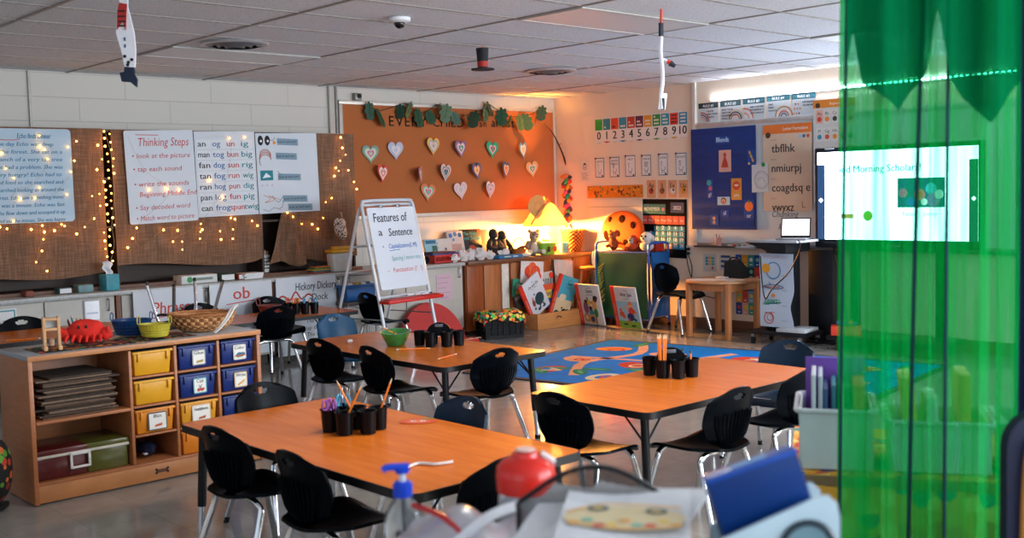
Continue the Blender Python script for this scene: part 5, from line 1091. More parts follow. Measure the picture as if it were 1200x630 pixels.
b = MB(); n = 40; b.tube([(.139*1.15*cos(2*pi*k/n), .139*.9*sin(2*pi*k/n), .083+.002*(k % 2)) for k in range(n)], .0065, M('#a8693c', .6, var=.2, sc=60), 6, closed=True); b.build('braided_rim', t)
b = MB(); b.tube([(.10, -.135, -.0+.004), (.13, -.13, .03), (.165, -.11, .075), (.185, -.09, .115), (.2, -.08, .13)], .006, M('#d8cfc6', .7), 6); b.tube([(.09, -.13, .004), (.12, -.128, .03), (.152, -.112, .075), (.17, -.09, .11), (.2, -.08, .13)], .005, M('#d8cfc6', .7), 6); b.build('tied_ribbon', t)
b = MB(); b.tube([(-.155, .0, .078), (-.19, -.005, .082), (-.215, -.01, .078)], .007, M('#1a1a1e', .4), 6); b.build('handle_stub', t)
a, c = onz(46, 397, .6), onz(17, 399, .6); pencil('orange pencil lying on the table behind the cubby shelf', (a.x, a.y, .6052), (c-a).xyz, 'orange pencils')
# patterned tote at the far left
p = onz(6, 588, 0); t = thing('printed_tote_bag', 'black tote bag with red and green dots hanging at the cubby end, far left', 'bag', (-7.52, -3.62, .001), R(50))
b = MB(); b.ball((0, 0, .2), (.105, .07, .16), dotmat('#0c0c0e', ['#b83a24', '#c8602a', '#4f8a2a', '#8a2a20', '#5f9a3a'], 22), 20, 14); b.box((0, 0, .02), (.12, .07, .03), M('#0c0c10', .8), .01); b.build('bag_body', t)
b = MB(); b.tube([(-.05, 0, .34), (-.03, 0, .42), (.03, 0, .42), (.05, 0, .34)], .006, M('#0c0c10', .8), 6); b.build('strap', t)
# ================================================================ easel
EA = R(11)
e0 = Vector((-3.36, -1.42, .001))
t = thing('easel', 'white metal A-frame easel whiteboard with a red tray', 'easel', e0, EA)
WM = M('#c9ccd2', .3, .1, var=.03); EW = .335
def ep(x, v, back=False): return Vector((x, (-.13+.30*v) if not back else (.62-.45*v), 1.43*v))     # v: 0 floor .. 1 top
b = MB(); b.tube([ep(-EW, 0), ep(-EW, .5), ep(-EW, .93), ep(-EW+.02, .985), ep(-EW+.07, 1), ep(EW-.07, 1), ep(EW-.02, .985), ep(EW, .93), ep(EW, .5), ep(EW, 0)], .016, WM, 10, 4); b.build('front_frame', t)
b = MB(); b.tube([ep(-EW, 0, 1), ep(-EW, .5, 1), ep(-EW, .9, 1), ep(-EW+.02, .965, 1), ep(-EW+.08, .975, 1), ep(EW-.08, .975, 1), ep(EW-.02, .965, 1), ep(EW, .9, 1), ep(EW, .5, 1), ep(EW, 0, 1)], .014, WM, 10, 4)
for v in (.33, .56, .72): b.tube([ep(-EW, v, 1), ep(EW, v, 1)], .009, WM, 8)
b.build('rear_frame', t)
def eboard(v0, v1): 
    p, q = ep(-EW+.03, v0), ep(-EW+.03, v1); up = (q-p); h = up.length; up.normalize(); rt = Vector((1, 0, 0)); n = rt.cross(up)
    return Matrix((( rt.x, up.x, n.x, p.x), (rt.y, up.y, n.y, p.y), (rt.z, up.z, n.z, p.z), (0, 0, 0, 1))), h
F, h = eboard(.455, .955); b = MB(); w_ = 2*EW-.06; b.prism(rrect(w_, h, .02), .016, .026, M('#d6d9df', .22, var=.02, sc=2)); b.z = .0275
DB, BLU = M('#23283a', .7, var=0), M('#2f6fc0', .7, var=0)
b.text('Features of', .06, h-.13, .115, DB, fit=.44, shear=.12, bold=.008); b.text('a', .09, h-.25, .09, DB, fit=.05, bold=.012); b.text('Sentence', .22, h-.26, .1, DB, fit=.31, shear=.12, bold=.012)
b.text('Capitalization(I, M)', .19, h-.37, .06, BLU, fit=.37, shear=.12, bold=.003); b.text('Spacing I mmm mm', .2, h-.48, .06, M('#6fa8a8', .7, var=0), fit=.38, shear=.12); b.text('Punctuation (? . !)', .19, h-.585, .06, M('#d86a6a', .7, var=0), fit=.39, shear=.12); b.disc(.12, h-.35, .007, BLU); b.disc(.13, h-.57, .006, I('#d86a6a'))
b.line([(.19, h-.39), (.33, h-.385)], .005, BLU)
o = b.build('writing_board', t); o.matrix_local = F
b = MB(); 
for x in (-.12, .1): b.box(ep(x, .965)+Vector((0, -.025, 0)), (.05, .02, .025), STEEL, .004)
b.build('clip', t)
b = MB(); c = ep(0, .39); b.box(c+Vector((.01, -.075, 0)), (2*EW+.06, .12, .03), M('#c8281f', .35, var=.05), .008); b.box(c+Vector((.01, -.075, .018)), (2*EW, .08, .012), M('#a81f18', .4), .004); b.build('red_tray', t)
b = MB(); b.tube([ep(-EW, .415), ep(EW, .415)], .011, WM, 8); b.build('cross_bar', t)
for s in (-1, 1): b = MB(); b.tube([ep(s*EW, .28), ep(s*EW, .28, 1)], .006, STEEL, 6, smooth=False); b.build('side_brace', t)
for s in (-1, 1):
    for bk in (0, 1): b = MB(); q = ep(s*EW, 0, bk); b.tube([q, q+Vector((0, 0, .04))], .02, BLKM, 8); b.build('foot', t)
for k, (c, nm, x) in enumerate((('#d8702a', 'orange', .02), ('#2f6fb0', 'blue', .1), ('#3a3c40', 'black', .17))):
    b = MB(); b.tube([(0, 0, 0), (.09, 0, 0)], .007, I('#dcdcdc'), 8, smooth=False); b.tube([(.09, 0, 0), (.13, 0, 0)], .0078, M(c, .4), 8, smooth=False); o = b.build('easel_marker'); q = e0+Matrix.Rotation(EA, 3, 'Z') @ (ep(x-.05, .39)+Vector((0, -.075-.02*(k-1), .036))); o.location = q; o.rotation_euler = (0, 0, EA); tag(o, f'{nm} capped marker lying in the red easel tray', 'marker', 'markers in the easel tray')
# dotted pillow behind the easel
p = ony(401, 264, -.5); t = thing('hanging_dotted_mitten', 'cream dotted soft mitten hanging by the burlap behind the easel', 'mitten', (p.x, -.46, p.z-.02), 0)
b = MB(); b.X = Matrix.Rotation(-.35, 4, 'Y'); b.ball((0, 0, 0), (.06, .04, .12), dotmat('#d8ccc0', ['#2a2624', '#3a3230'], 60), 16, 10, fn=lambda c: 1.05-.25*max(0, c.z)); b.ball((.045, 0, .03), (.03, .025, .045), M('#d8ccc0', .8), 10, 7); b.build('mitten', t); b = MB(); b.tube([(.03, .0, .1), (.05, .05, .14)], .004, M('#c8b8a8', .7), 6); b.build('cord', t)
# white and yellow tub, blue bin behind easel (standing on a low stool)
t = thing('step_stool', 'low grey stool carrying the blue bin behind the easel', 'stool', (-3.39, -.735, .001)); GS = M('#5a5450', .5)
b = MB(); b.box((0, 0, .49), (.36, .18, .03), GS, .004); b.build('seat', t)
for sx in (-1, 1):
    for sy in (-1, 1): b = MB(); b.tube([(sx*.15, sy*.07, .48), (sx*.165, sy*.075, 0)], .013, STEEL, 8); b.build('leg', t)
t = thing('blue_bin', 'bright blue open bin of supplies behind the easel board', 'bin', (-3.39, -.735, .5065))
b = MB(); b.box((0, 0, .07), (.33, .15, .14), M('#1a5a9a', .4, var=.08), .01, taper=.92); b.box((0, 0, .142), (.36, .175, .02), M('#1f66a8', .4), .005); b.build('bin_body', t)
b = MB(); [b.box((-.1+.05*i, .01*sin(i*2), .16), (.045, .10, .02), M(c, .5), .003, rot=(0, 0, i)) for i, c in enumerate(('#d8d8d8', '#c0502f', '#d8b04a', '#e0e0e0', '#4a8aa8'))]; b.build('contents', t)
q = ony(411, 318, -.70); t = thing('plastic_tub', 'white plastic tub with a yellow top on the countertop behind the easel', 'tub', (q.x+.0, -.525, CT+.001))
b = MB(); b.box((0, 0, .09), (.24, .12, .18), M('#c4c4c0', .4), .02, taper=.85); b.build('tub_body', t); b = MB(); b.box((0, 0, .195), (.25, .13, .03), M('#d8a020', .4), .008); b.box((0, -.03, .225), (.2, .05, .03), M('#d8a020', .4), .008); b.build('lid', t)
# red half-round cushion and floor clutter
t = thing('red_folding_seat', 'red half-round floor cushion standing against the end cabinet', 'cushion', (-2.55, -.80, .001), R(-8)); RC = M('#b01c14', .6, var=.08, sc=6)
pl = [(.36*cos(pi*k/22), .42*sin(pi*k/22)) for k in range(23)]
b = MB(); X = Matrix(((1, 0, 0, 0), (0, .25, -1, 0), (0, .97, 0, 0), (0, 0, 0, 1))); b.prism(pl, -.03, .03, RC, X); b.build('half_disc_back', t)
b = MB(); b.box((0, -.18, .03), (.66, .3, .055), RC, .02); b.build('seat_pad', t)
for k, (px, py, c, d, lab, nm) in enumerate(((452, 372, '#2a4a5a', (.12, .04, .16), 'dark teal book leaning on the floor clutter under the easel', 'book'), (425, 373, '#14306a', (.16, .12, .08), 'small navy box on the floor beside the easel leg', 'box'), (461, 381, '#6a3a2a', (.2, .1, .05), 'brown toy lying on the floor under the easel', 'toy'), (436, 379, '#8a9aa0', (.05, .05, .12), 'clear plastic cup on the floor under the easel', 'cup'))):
    y_ = -1.0-.09*k; p = ony(px, py, y_); b = MB()
    if nm == 'cup': b.open([(.03, 0), (.04, .12), (.037, .12), (.027, .003), (.001, .003)], M(c, .1, trans=.7, var=.02), 14)
    elif nm == 'toy': [b.ball((-.08+.05*i, .01*sin(i*2), .03), (.035, .03, .028), M(('#6a3a2a', '#3a5a34', '#7a5a3a', '#2a4a30')[i], .7), 9, 6) for i in range(4)]
    else: b.box((0, 0, d[2]/2), d, M(c, .5, var=.15), .004); b.box((0, -.004, d[2]/2), (d[0]*.8, d[1], d[2]*.7), M('#c8c8c0', .6, var=.1), 0) if nm == 'book_' else None
    o = b.build({'book': 'floor_book', 'box': 'floor_box', 'toy': 'plastic_toy', 'cup': 'plastic_cup'}[nm]); o.location = (p.x, y_, .001); tag(o, lab, nm)
    if nm == 'book': o.rotation_euler = (0, R(20), 0); o.location.z = .024
p = onx(519, 340, -2.0); b_ = ony(515, 332, -.59)
def pinkp(b, w, h): [b.rect(.02, h-.04-.05*i, w-.02-.03*(i % 3), h-.034-.05*i, I('#a88a9a')) for i in range(5)]
x0, z1 = ony(511, 322, -.582).x, ony(511, 322, -.582).z; x1, z0 = ony(530, 350, -.582).x, ony(530, 350, -.582).z
sheet('hanging_pink_notice', 'pale pink page taped to the beige end cabinet door', 'notice', FA(x0, z0, -.582), x1-x0, z1-z0, I('#c8a8b4'), pinkp)
# ================================================================ things on the corner counter
def stand(px, py, y, z=CT+.0012): p = ony(px, py, y); return Vector((p.x, y, z))
def cover(nm, lab, p, rz, w, h, c, draw, tilt=-.22, th=.012, group='picture books on the counter'):
    h *= 1.18; w *= 1.08
    b = MB(); b.X = Matrix.Rotation(rz, 4, 'Z') @ Matrix.Translation((0, th*.5+.001, th*abs(sin(tilt)))) @ Matrix.Rotation(pi/2+tilt, 4, 'X'); b.box((0, h/2, -th/2), (w, h, th), M(c, .4, var=.05), .0015); b.box((.002, h/2, -th/2), (w+.001, h-.008, th-.004), PAPER); b.z = .0012
    b.X = b.X @ Matrix.Translation((-w/2, 0, 0)); draw(b, w, h); o = b.build(nm); o.location = p; return tag(o, lab, 'book', group)
def dk(*items):
    def d(b, w, h):
        for i, it in enumerate(items):
            k, x, y, r, c = it[:5]
            if k == 'd': b.disc(x*w, y*h, r*w, I(c), .0004*i)
            elif k == 'r': b.rect(x*w, y*h, r[0]*w, r[1]*h, I(c), .0004*i)
            elif k == 't': b.text(it[5], x*w, y*h, r, I(c), al='c', fit=it[6]*w, dz=.0004*i, bold=.012)
            elif k == 'p': b.poly([(q[0]*w, q[1]*h) for q in r], I(c), .0004*i)
            elif k == 'l': b.line([(q[0]*w, q[1]*h) for q in r], it[5], I(c), .0004*i)
    return d
y_ = -.20; ry = 0
cover('picture_book', 'blue and green picture book on the counter nearest the easel', stand(490, 292, -.28), .1, .19, .25, '#7fb0b4', dk(('r', 0, .75, (1, 1), '#2f7fa8'), ('r', 0, .0, (1, .3), '#6aa04a'), ('d', .3, .4, .14, '#3f6a4a'), ('d', .6, .42, .14, '#345a44'), ('r', .1, .55, (.9, .62), '#e0e4e0')))
cover('picture_book', 'pale blue picture book with two small panels, second from the easel', stand(508.5, 291, -.27), .05, .16, .2, '#8fb8c4', dk(('r', .1, .8, (.9, .95), '#2f6a8a'), ('d', .3, .35, .15, '#d8c8c0'), ('r', .55, .1, (.95, .7), '#3f6a5a'), ('d', .75, .4, .12, '#c87a4a')))
cover('spiral_notebook', 'white spiral bound book with a small standing figure on its cover', stand(523, 290, -.26), .05, .19, .2, '#d0c8c0', dk(('d', .1, .2, .03, '#333333'), ('d', .1, .4, .03, '#333333'), ('d', .1, .6, .03, '#333333'), ('d', .1, .8, .03, '#333333'), ('p', 0, 0, [(.5, .05), (.72, .05), (.66, .45), (.56, .45)], '#c0703a'), ('d', .61, .52, .07, '#5a3a2a')))
cover('picture_book', 'white picture book with blue blossoms beside the dark fox book', stand(538, 291, -.25), 0, .2, .26, '#d8c4b8', dk(('d', .2, .85, .12, '#3f6a9a'), ('d', .5, .9, .12, '#4a7aa8'), ('d', .8, .86, .12, '#35608c'), ('d', .35, .7, .08, '#6a94b8'), ('r', .2, .35, (.8, .55), '#c89a8a'), ('d', .75, .2, .1, '#b5483a')))
cover('picture_book', 'black picture book with teal lettering and a rust orange fox', stand(556, 292, -.24), 0, .27, .27, '#101418', dk(('t', .5, .8, .05, '#2f9a9a', 'The Night', .7), ('t', .5, .64, .06, '#2f9a9a', 'Fox Song', .85), ('d', .5, .28, .2, '#a8482a'), ('d', .5, .15, .13, '#c8683a'), ('d', .5, .24, .07, '#1a1a1a'), ('r', .85, .85, (1, 1), '#c0502a')))
cover('picture_book', 'grey-backed book behind the dark toy figures', stand(571, 291, -.2), 0, .12, .26, '#8a8078', dk(('r', .1, .3, (.9, .5), '#a09488')))
# red basket with book stack
p = stand(517, 303, -.42); t = thing('red_basket_tray', 'low red perforated basket under a blue book on the counter', 'basket', p, R(2)); RP = M('#c02a20', .4, var=.06)
b = MB(); w_, d_, h_ = .33, .2, .085
b.box((0, 0, .005), (w_-.03, d_-.03, .006), RP)
for sx, sy, l in ((0, -1, w_), (0, 1, w_)):
    for z, hh in ((.012, .018), (.074, .02)): b.box((0, sy*(d_/2-.008), z), (l, .008, hh), RP, .002)
    for k in range(13): b.box((-w_/2+.012+k*(w_-.024)/12, sy*(d_/2-.008), .044), (.009, .007, .05), RP)
for s in (-1, 1): b.box((s*(w_/2-.004), 0, .044), (.008, d_-.02, .082), RP, .002)
b.build('basket_body', t)
b = MB(); b.box((0, 0, .012), (.36, .19, .012), M('#2a4a8a', .4), .002); b.box((-.02, .01, .026), (.30, .18, .014), M('#5a2a26', .5), .002); o = b.build('stacked_books'); o.location = p+Vector((0, 0, .078)); tag(o, 'blue and dark red books lying across the red basket', 'books')
b = MB(); b.open([(.001, 0), (.035, 0), (.042, .05), (.038, .05), (.032, .004), (.001, .004)], M('#2a2c30', .4), 16, rot=(pi/2, 0, 0)); o = b.build('tape_roll'); o.location = stand(499, 303, -.47)+Vector((-.03, 0, .043)); tag(o, 'dark round tape roll standing beside the red basket', 'tape')
# crumpled white tissue paper
for k, (px, dy, s) in enumerate(((533, -.52, .05), (543, -.50, .07), (553, -.46, .075), (563, -.50, .08), (574, -.5, .06), (585, -.42, .05), (592, -.44, .055))):
    b = MB(); random.seed(k+5); a1, a2 = random.uniform(0, 6), random.uniform(0, 6)
    b.ball((0, 0, s*.5), (s*1.1, s*.6, s*.8), M('#d2cac6', .85, var=.04), 11, 8, fn=lambda c: 1+.3*random.uniform(-1, 1)); o = b.build('tissue_paper', sharp=12); q = stand(px, 296, dy); q.z += s*.25; o.location = q
    tag(o, ['white crumpled tissue paper touching the red basket', 'white crumpled tissue paper in front of the blossom book', 'white crumpled tissue paper left of the fox on the black book', 'white crumpled tissue paper right of the fox on the black book', 'small white tissue paper beside the blue flat book', 'white tissue paper below the dark toy figures', 'white tissue paper just left of the orange basket'][k], 'tissue paper', 'crumpled tissue paper on the counter')
# dark figures
FU = M('#2a2422', .85, var=.25, sc=30)
t = thing('plush_figures', 'two dark cuddling toy gorillas leaning together on the counter', 'plush toy', stand(580, 294, -.30), .1); t.scale = (1.25,)*3
b = MB()
for s, hx in ((-1, -.03), (1, .08)):
    b.ball((hx, 0, .09), (.06, .05, .09), FU, 12, 8); b.ball((hx+s*.0, -.01, .205-.02*(s > 0)), (.042, .04, .046), FU, 12, 8); b.ball((hx, -.045, .19-.02*(s > 0)), (.024, .016, .02), M('#4a403a', .8), 9, 6)
    b.tube([(hx-.045, -.01, .14), (hx-.07, -.04, .09), (hx-.01, -.065, .07)], [.024, .018], FU, 8); b.tube([(hx+.045, -.01, .14), (hx+.075, -.04, .09), (hx+.04, -.06, .05)], [.024, .018], FU, 8)
    b.tube([(hx-.03, -.02, .04), (hx-.05, -.08, .035), (hx-.05, -.1, .012)], [.03, .02], FU, 8); b.tube([(hx+.03, -.02, .04), (hx+.06, -.08, .035), (hx+.06, -.1, .012)], [.03, .02], FU, 8)
b.build('figures', t)
# blue flat book
p = stand(594, 300.5, -.54); b = MB(); b.box((0, 0, .018), (.34, .13, .034), M('#1f6a9a', .4), .003); b.box((0, -.003, .018), (.335, .13, .022), I('#a8c0cc')); b.X = Matrix.Translation((0, -.0685, .018)) @ Matrix.Rotation(pi/2, 4, 'X'); b.z = 0; b.rect(-.17, -.017, .17, .017, I('#1f6a9a')); b.rect(-.1, -.004, .0, .006, I('#b0c8a0'), .0005); b.rect(.03, -.005, .1, .006, I('#c8d0d0'), .0005); o = b.build('flat_book'); o.location = p; o.rotation_euler = (0, 0, .02); tag(o, 'blue book lying flat at the front edge of the corner cabinet', 'book')
# orange handled basket
t = thing('handled_basket', 'small orange-brown wicker basket with a tall arched handle', 'basket', stand(608, 293, -.44), R(-20)); OW = M('#b8682a', .6, var=.2, sc=60)
b = MB(); b.open([(.001, .001), (.05, .001), (.085, .075), (.09, .078), (.085, .083), (.048, .006), (.001, .006)], OW, 20, sx=1.1, sy=.8); b.build('basket_body', t); b = MB(); b.tube([(.08*cos(pi*k/10)*1.05, 0, .07+.13*sin(pi*k/10)) for k in range(11)], .006, OW, 7); b.build('handle', t)
b = MB(); b.ball((.02, -.01, .09), (.06, .03, .02), M('#7a3a1a', .6), 10, 6, rot=(0, -.3, 0)); b.ball((-.09, -.03, .1), (.012, .01, .045), M('#2a1a12', .6), 8, 6, rot=(0, -.5, 0)); b.build('pinecone_filling', t)
# teddy
t = thing('teddy_bear', 'grey and white teddy bear sitting under the lamp', 'plush toy', stand(625, 296, -.42), R(-25)); t.scale = (1.2,)*3; TG, TW = M('#8a7a6a', .9, var=.2, sc=40), M('#cdbda8', .9, var=.1, sc=40)
b = MB(); b.ball((0, 0, .07), (.06, .05, .075), TG, 12, 8); b.ball((.01, -.01, .175), (.052, .05, .05), TG, 12, 8); b.ball((.015, -.05, .165), (.026, .022, .022), TW, 9, 6); b.ball((.0, -.03, .07), (.04, .035, .05), TW, 10, 7)
for s in (-1, 1): b.ball((.01+s*.04, 0, .22), (.02, .012, .02), TG, 8, 6); b.tube([(s*.045, -.01, .12), (s*.075, -.045, .08), (s*.06, -.07, .06)], [.022, .018], TG, 8); b.tube([(s*.035, -.02, .035), (s*.06, -.08, .03), (s*.065, -.11, .035)], [.028, .022], TW, 8)
b.build('body', t); b = MB(); b.ball((.015, -.073, .17), .008, BLACKINK, 8, 6); [b.ball((.01+s*.02, -.052, .19), .006, BLACKINK, 7, 5) for s in (-1, 1)]; b.build('face', t)
b = MB(); b.ball((0, 0, .02), (.07, .05, .024), M('#d8ccc4', .8), 12, 7, fn=lambda c: 1+.1*sin(c.x*6)); o = b.build('white_cloth_bundle'); o.location = stand(616, 298, -.555); tag(o, 'small white cloth bundle at the cabinet edge right of the blue book', 'cloth')
# green pumpkin bucket
t = thing('pumpkin_bucket', 'lime green bucket with a black cat and an orange pumpkin face', 'bucket', stand(641.5, 297, -.52), 0); LG = M('#7fb02a', .4, var=.05)
b = MB(); b.open([(.001, .001), (.095, .001), (.118, .125), (.123, .125), (.123, .133), (.114, .131), (.09, .005), (.001, .005)], LG, 30, sx=1.05, sy=.6); b.build('bucket_body', t)
b = MB(); b.X = Matrix.Rotation(-R(43)*0, 4, 'Z') @ Matrix.Translation((0, -.0735, .065)) @ Matrix.Rotation(pi/2+.11, 4, 'X'); b.z = .004; b.disc(.045, .0, .034, I('#d8401f'), 0, .03); b.poly([(.028, .008), (.04, .008), (.034, .018)], BLACKINK, .0006); b.poly([(.052, .008), (.064, .008), (.058, .018)], BLACKINK, .0006); b.line([(.028, -.008), (.046, -.018), (.064, -.008)], .006, BLACKINK, .0006); b.rect(.043, .03, .049, .042, I('#3a5a1a'))
b.disc(-.05, .012, .016, BLACKINK); b.poly([(-.064, .02), (-.058, .036), (-.052, .024)], BLACKINK); b.poly([(-.036, .02), (-.042, .036), (-.048, .024)], BLACKINK); b.disc(-.05, -.015, .024, BLACKINK, 0, .018); b.line([(-.028, -.015), (-.015, -.005), (-.02, .012)], .006, BLACKINK); b.line([(-.06, -.02), (-.07, -.036)], .006, BLACKINK); b.line([(-.04, -.02), (-.03, -.036)], .006, BLACKINK); b.build('painted_faces', t)
# teal candle holder
p = stand(661, 293, -.50); b = MB(); b.open([(.001, .001), (.052, .001), (.055, .12), (.051, .12), (.047, .006), (.001, .006)], M('#6fb0b8', .2, var=.2, sc=12, trans=.3), 24); b.lathe([(0, .09), (.046, .09)], M('#d8d0b8', .5), 20); o = b.build('teal_jar'); o.location = p; tag(o, 'pale teal glass jar on the cabinet under the lamp', 'jar')
# glowing lamp with straw hat
lp = stand(640, 296, -.34); t = thing('table_lamp', 'glowing table lamp with a floppy straw hat as its shade', 'lamp', lp)
b = MB(); b.lathe([(0, 0), (.075, 0), (.07, .02), (.03, .04), (.028, .1), (.05, .16), (.035, .2), (.012, .23), (.012, .27), (0, .27)], M('#c9b48a', .4, var=.1), 20); b.build('lamp_base', t)
b = MB(); b.ball((0, 0, .31), (.03, .03, .042), EM('#ffd9a0', 30), 12, 8); b.build('bulb', t)
def strawm(nt, N, L, b):
    b.inputs['Base Color'].default_value = lin('#d8a860'); b.inputs['Roughness'].default_value = .8
    tc = N.new('ShaderNodeTexCoord'); wv = N.new('ShaderNodeTexNoise'); wv.inputs['Scale'].default_value = 60; L.new(tc.outputs['Object'], wv.inputs['Vector']); rp_ = N.new('ShaderNodeValToRGB'); L.new(wv.outputs['Fac'], rp_.inputs[0]); rp_.color_ramp.elements[0].color = lin('#c8924a'); rp_.color_ramp.elements[1].color = lin('#e8c07a'); L.new(rp_.outputs[0], b.inputs['Base Color'])
    tl = N.new('ShaderNodeBsdfTranslucent'); tl.inputs['Color'].default_value = lin('#e0a050'); mx = N.new('ShaderNodeMixShader'); mx.inputs[0].default_value = .16; o = [n for n in N if n.type == 'OUTPUT_MATERIAL'][0]; L.new(b.outputs[0], mx.inputs[1]); L.new(tl.outputs[0], mx.inputs[2]); L.new(mx.outputs[0], o.inputs[0])
STRAW = NODES('straw', strawm)
b = MB(); b.open([(.30, .315), (.275, .335), (.20, .44), (.12, .545), (.075, .57)], STRAW, 30, sx=1.0, sy=.8); b.build('shade', t)
b = MB()
def brim(u, v):
    a = 2*pi*u; r = .05+.105*v; return (-.17+r*cos(a)*.95, -.05+.03*sin(a)*v, .52+r*sin(a)*.9+.02*sin(2*a)*v)
b.grid(brim, 26, 6, STRAW, .004); b.ball((-.16, -.02, .53), (.08, .05, .07), STRAW, 14, 9); b.tube([(-.28, -.06, .34), (-.22, -.075, .42), (-.1, -.08, .53), (.02, -.06, .585)], .012, STRAW, 6); b.build('hat_brim', t)
b = MB()
for k in range(10): b.tube([(.0, 0, .58), (.05*cos(k*.66)+.0, .03*sin(k*.9), .62+.012*(k % 3))], .0025, M('#c89a4a', .7), 4)
b.build('straw_tuft', t)
# wicker waste basket
t = thing('wicker_basket', 'flared golden wicker basket beside the lamp in the corner', 'basket', Vector((-.175, -.43, CT+.0012)), 0); t.scale = (.9, .9, 1); WK2 = wicker('#9a5a20', '#8a4c18')
b = MB(); b.open([(.001, .002), (.105, .002), (.135, .12), (.165, .235), (.172, .24), (.16, .24), (.128, .12), (.1, .008), (.001, .008)], WK2, 36, sy=.85); weave(b, [(.105, .004), (.135, .12), (.165, .235)], 30, 11, M('#b06a24', .6), M('#5a2e0c', .7), .010, 1, .85); b.build('basket_body', t, sharp=20)
b = MB(); [b.tube([(.17*cos(a), .85*.17*sin(a), .235), (.172*cos(a+.15), .85*.172*sin(a+.15), .255), (.17*cos(a+.3), .85*.17*sin(a+.3), .235)], .006, M('#b8742f', .6), 5) for a in [k*.32 for k in range(20)]]; b.build('rim', t)
b = MB(); b.ball((.03, 0, .2), (.09, .07, .05), M('#b85a2a', .7, var=.3), 12, 8, fn=lambda c: 1+.15*sin(c.x*9)); b.build('filling', t)
# stick with feather garland
p0, p1 = ony(638, 145, -.10), ony(667, 203, -.10)
t = thing('hanging_stick', 'thin dark curved twig fixed in front of the cork board corner', 'twig', (p0.x, -.10, p0.z))
b = MB(); P = [ony(x, y, -.10-.1*i/5)-t.location for i, (x, y) in enumerate(((638, 145), (647, 155), (655, 170), (661, 185), (666, 203)))]; b.tube(P, [.006, .012], M('#3a1c10', .6), 7); [b.tube([P[i], P[i]+Vector((.03, 0, .02))], .004, M('#3a1c10', .6), 5) for i in (2, 3)]; b.build('twig', t)
t = thing('hanging_feather_garland', 'colourful feather garland hanging on a gold stem beside the lamp', 'garland', (ony(666, 205, -.2).x, -.2, ony(666, 205, -.2).z))
b = MB(); g = [(666, 205), (666, 225), (668, 245), (669, 262), (667, 278), (666, 293)]; P = [ony(x, y, -.2)-t.location for x, y in g]; b.tube(P, .007, M('#c8923a', .5), 7); b.build('stem', t)
random.seed(5)
for k in range(64):
    q = P[0].lerp(P[3], (k+.5)/64); a = k*2.4; b = MB(); c = ('#d8402a', '#d86a2a', '#1f2a4a', '#c84a7a', '#2a8a5a', '#e0a02a', '#3a1a3a')[k % 7]; d = Vector((cos(a)*.07, sin(a)*.05, -.03+.03*sin(k)))
    b.ball(q+d*.5, (.065, .028, .03), M(c, .7, var=.2), 8, 5, rot=(0, atan2(-d.z, hypot(d.x, d.y)), a)); b.build('feather', t)
# ================================================================ reading corner
# low book bin with big books
t = thing('book_bin', 'low wooden bin holding big picture books before the corner cabinet', 'book bin', (-1.18, -.86, .001), 0); BW = M('#c08048', .45, var=.12, sc=6, stretch=(1, 6, 6))
for nm, c, d in (('front_panel', (.33, .008, .085), (.66, .016, .17)), ('back_panel', (.33, .255, .085), (.66, .016, .17)), ('side_panel', (.008, .13, .085), (.016, .228, .17)), ('side_panel', (.652, .13, .085), (.016, .228, .17)), ('bottom_panel', (.33, .13, .008), (.626, .228, .014))):
    b = MB(); b.box(c, d, BW, .003)
    if nm == 'front_panel':
        b.X = Matrix.Translation((.32, -.001, .11)) @ Matrix.Rotation(pi/2, 4, 'X'); b.z = .001; b.line([(-.04, -.01), (-.02, .008), (.02, .006), (.04, -.01)], .012, BLACKINK)
    b.build(nm, t)
RSP = '#d8341f'
def bigbook(nm, lab, p, F3, w, h, c, draw, th=.02, spine=.16, group='big red spined picture books'):
    """F3: 3x3 with columns right, up, outward normal"""
    t = thing(nm, lab, 'book', mat=Matrix.Translation(p) @ F3.to_4x4(), group=group)
    b = MB(); b.box((w/2, h/2, 0), (w, h, th), M(c, .3, var=.03), .0015); b.z = th/2+.001; draw(b, w, h); b.build('cover', t)
    b = MB(); b.box((spine*w/2-.001, h/2, 0), (spine*w, h+.002, th+.004), M(RSP, .3, var=.03), .002); b.z = th/2+.003; b.text('SUPER SAFARI', spine*w*.62, h*.08, .022, I('#f0c0b0'), rot=pi/2, fit=h*.5); b.build('spine', t)
    b = MB(); b.box((w/2+.004, h/2, 0), (w-.002, h-.012, th-.006), PAPER); b.build('pages', t)
    return t
def F3(rz, tilt, roll): return Matrix.Rotation(rz, 3, 'Z') @ Matrix.Rotation(pi/2-tilt, 3, 'X') @ Matrix.Rotation(roll, 3, 'Z')
def bk1(b, w, h):
    b.text('Do', w*.6, h*.88, .02, BLACKINK, al='c'); b.text('On and On', w*.6, h*.76, .05, BLACKINK, al='c', fit=w*.5, bold=.015); b.text('and Other', w*.6, h*.70, .02, BLACKINK, al='c', fit=w*.3)
    T_ = I('#1f3f44'); b.disc(w*.66, h*.36, w*.22, T_, 0, h*.17); b.disc(w*.5, h*.12, w*.06, T_); b.disc(w*.75, h*.1, w*.08, T_, .0002, h*.03); b.line([(w*.6, h*.2), (w*.55, h*.1)], .02, T_); b.line([(w*.75, h*.2), (w*.78, h*.1)], .02, T_)
    b.disc(w*.36, h*.36, w*.07, I('#8a3a2a'), .0004, h*.1); b.disc(w*.37, h*.49, w*.05, I('#c08a6a'), .0006); b.disc(w*.5, h*.56, w*.035, BLACKINK, .0006); b.disc(w*.35, h*.2, w*.05, I('#3a4a5a'), .0004)
bigbook('big_book', 'white big book with red spine and a dark teal bear, tilted in the wooden bin', Vector((-1.135, -.715, .085)), F3(R(2), -R(9), R(33)), .31, .45, '#d4d6dc', bk1)
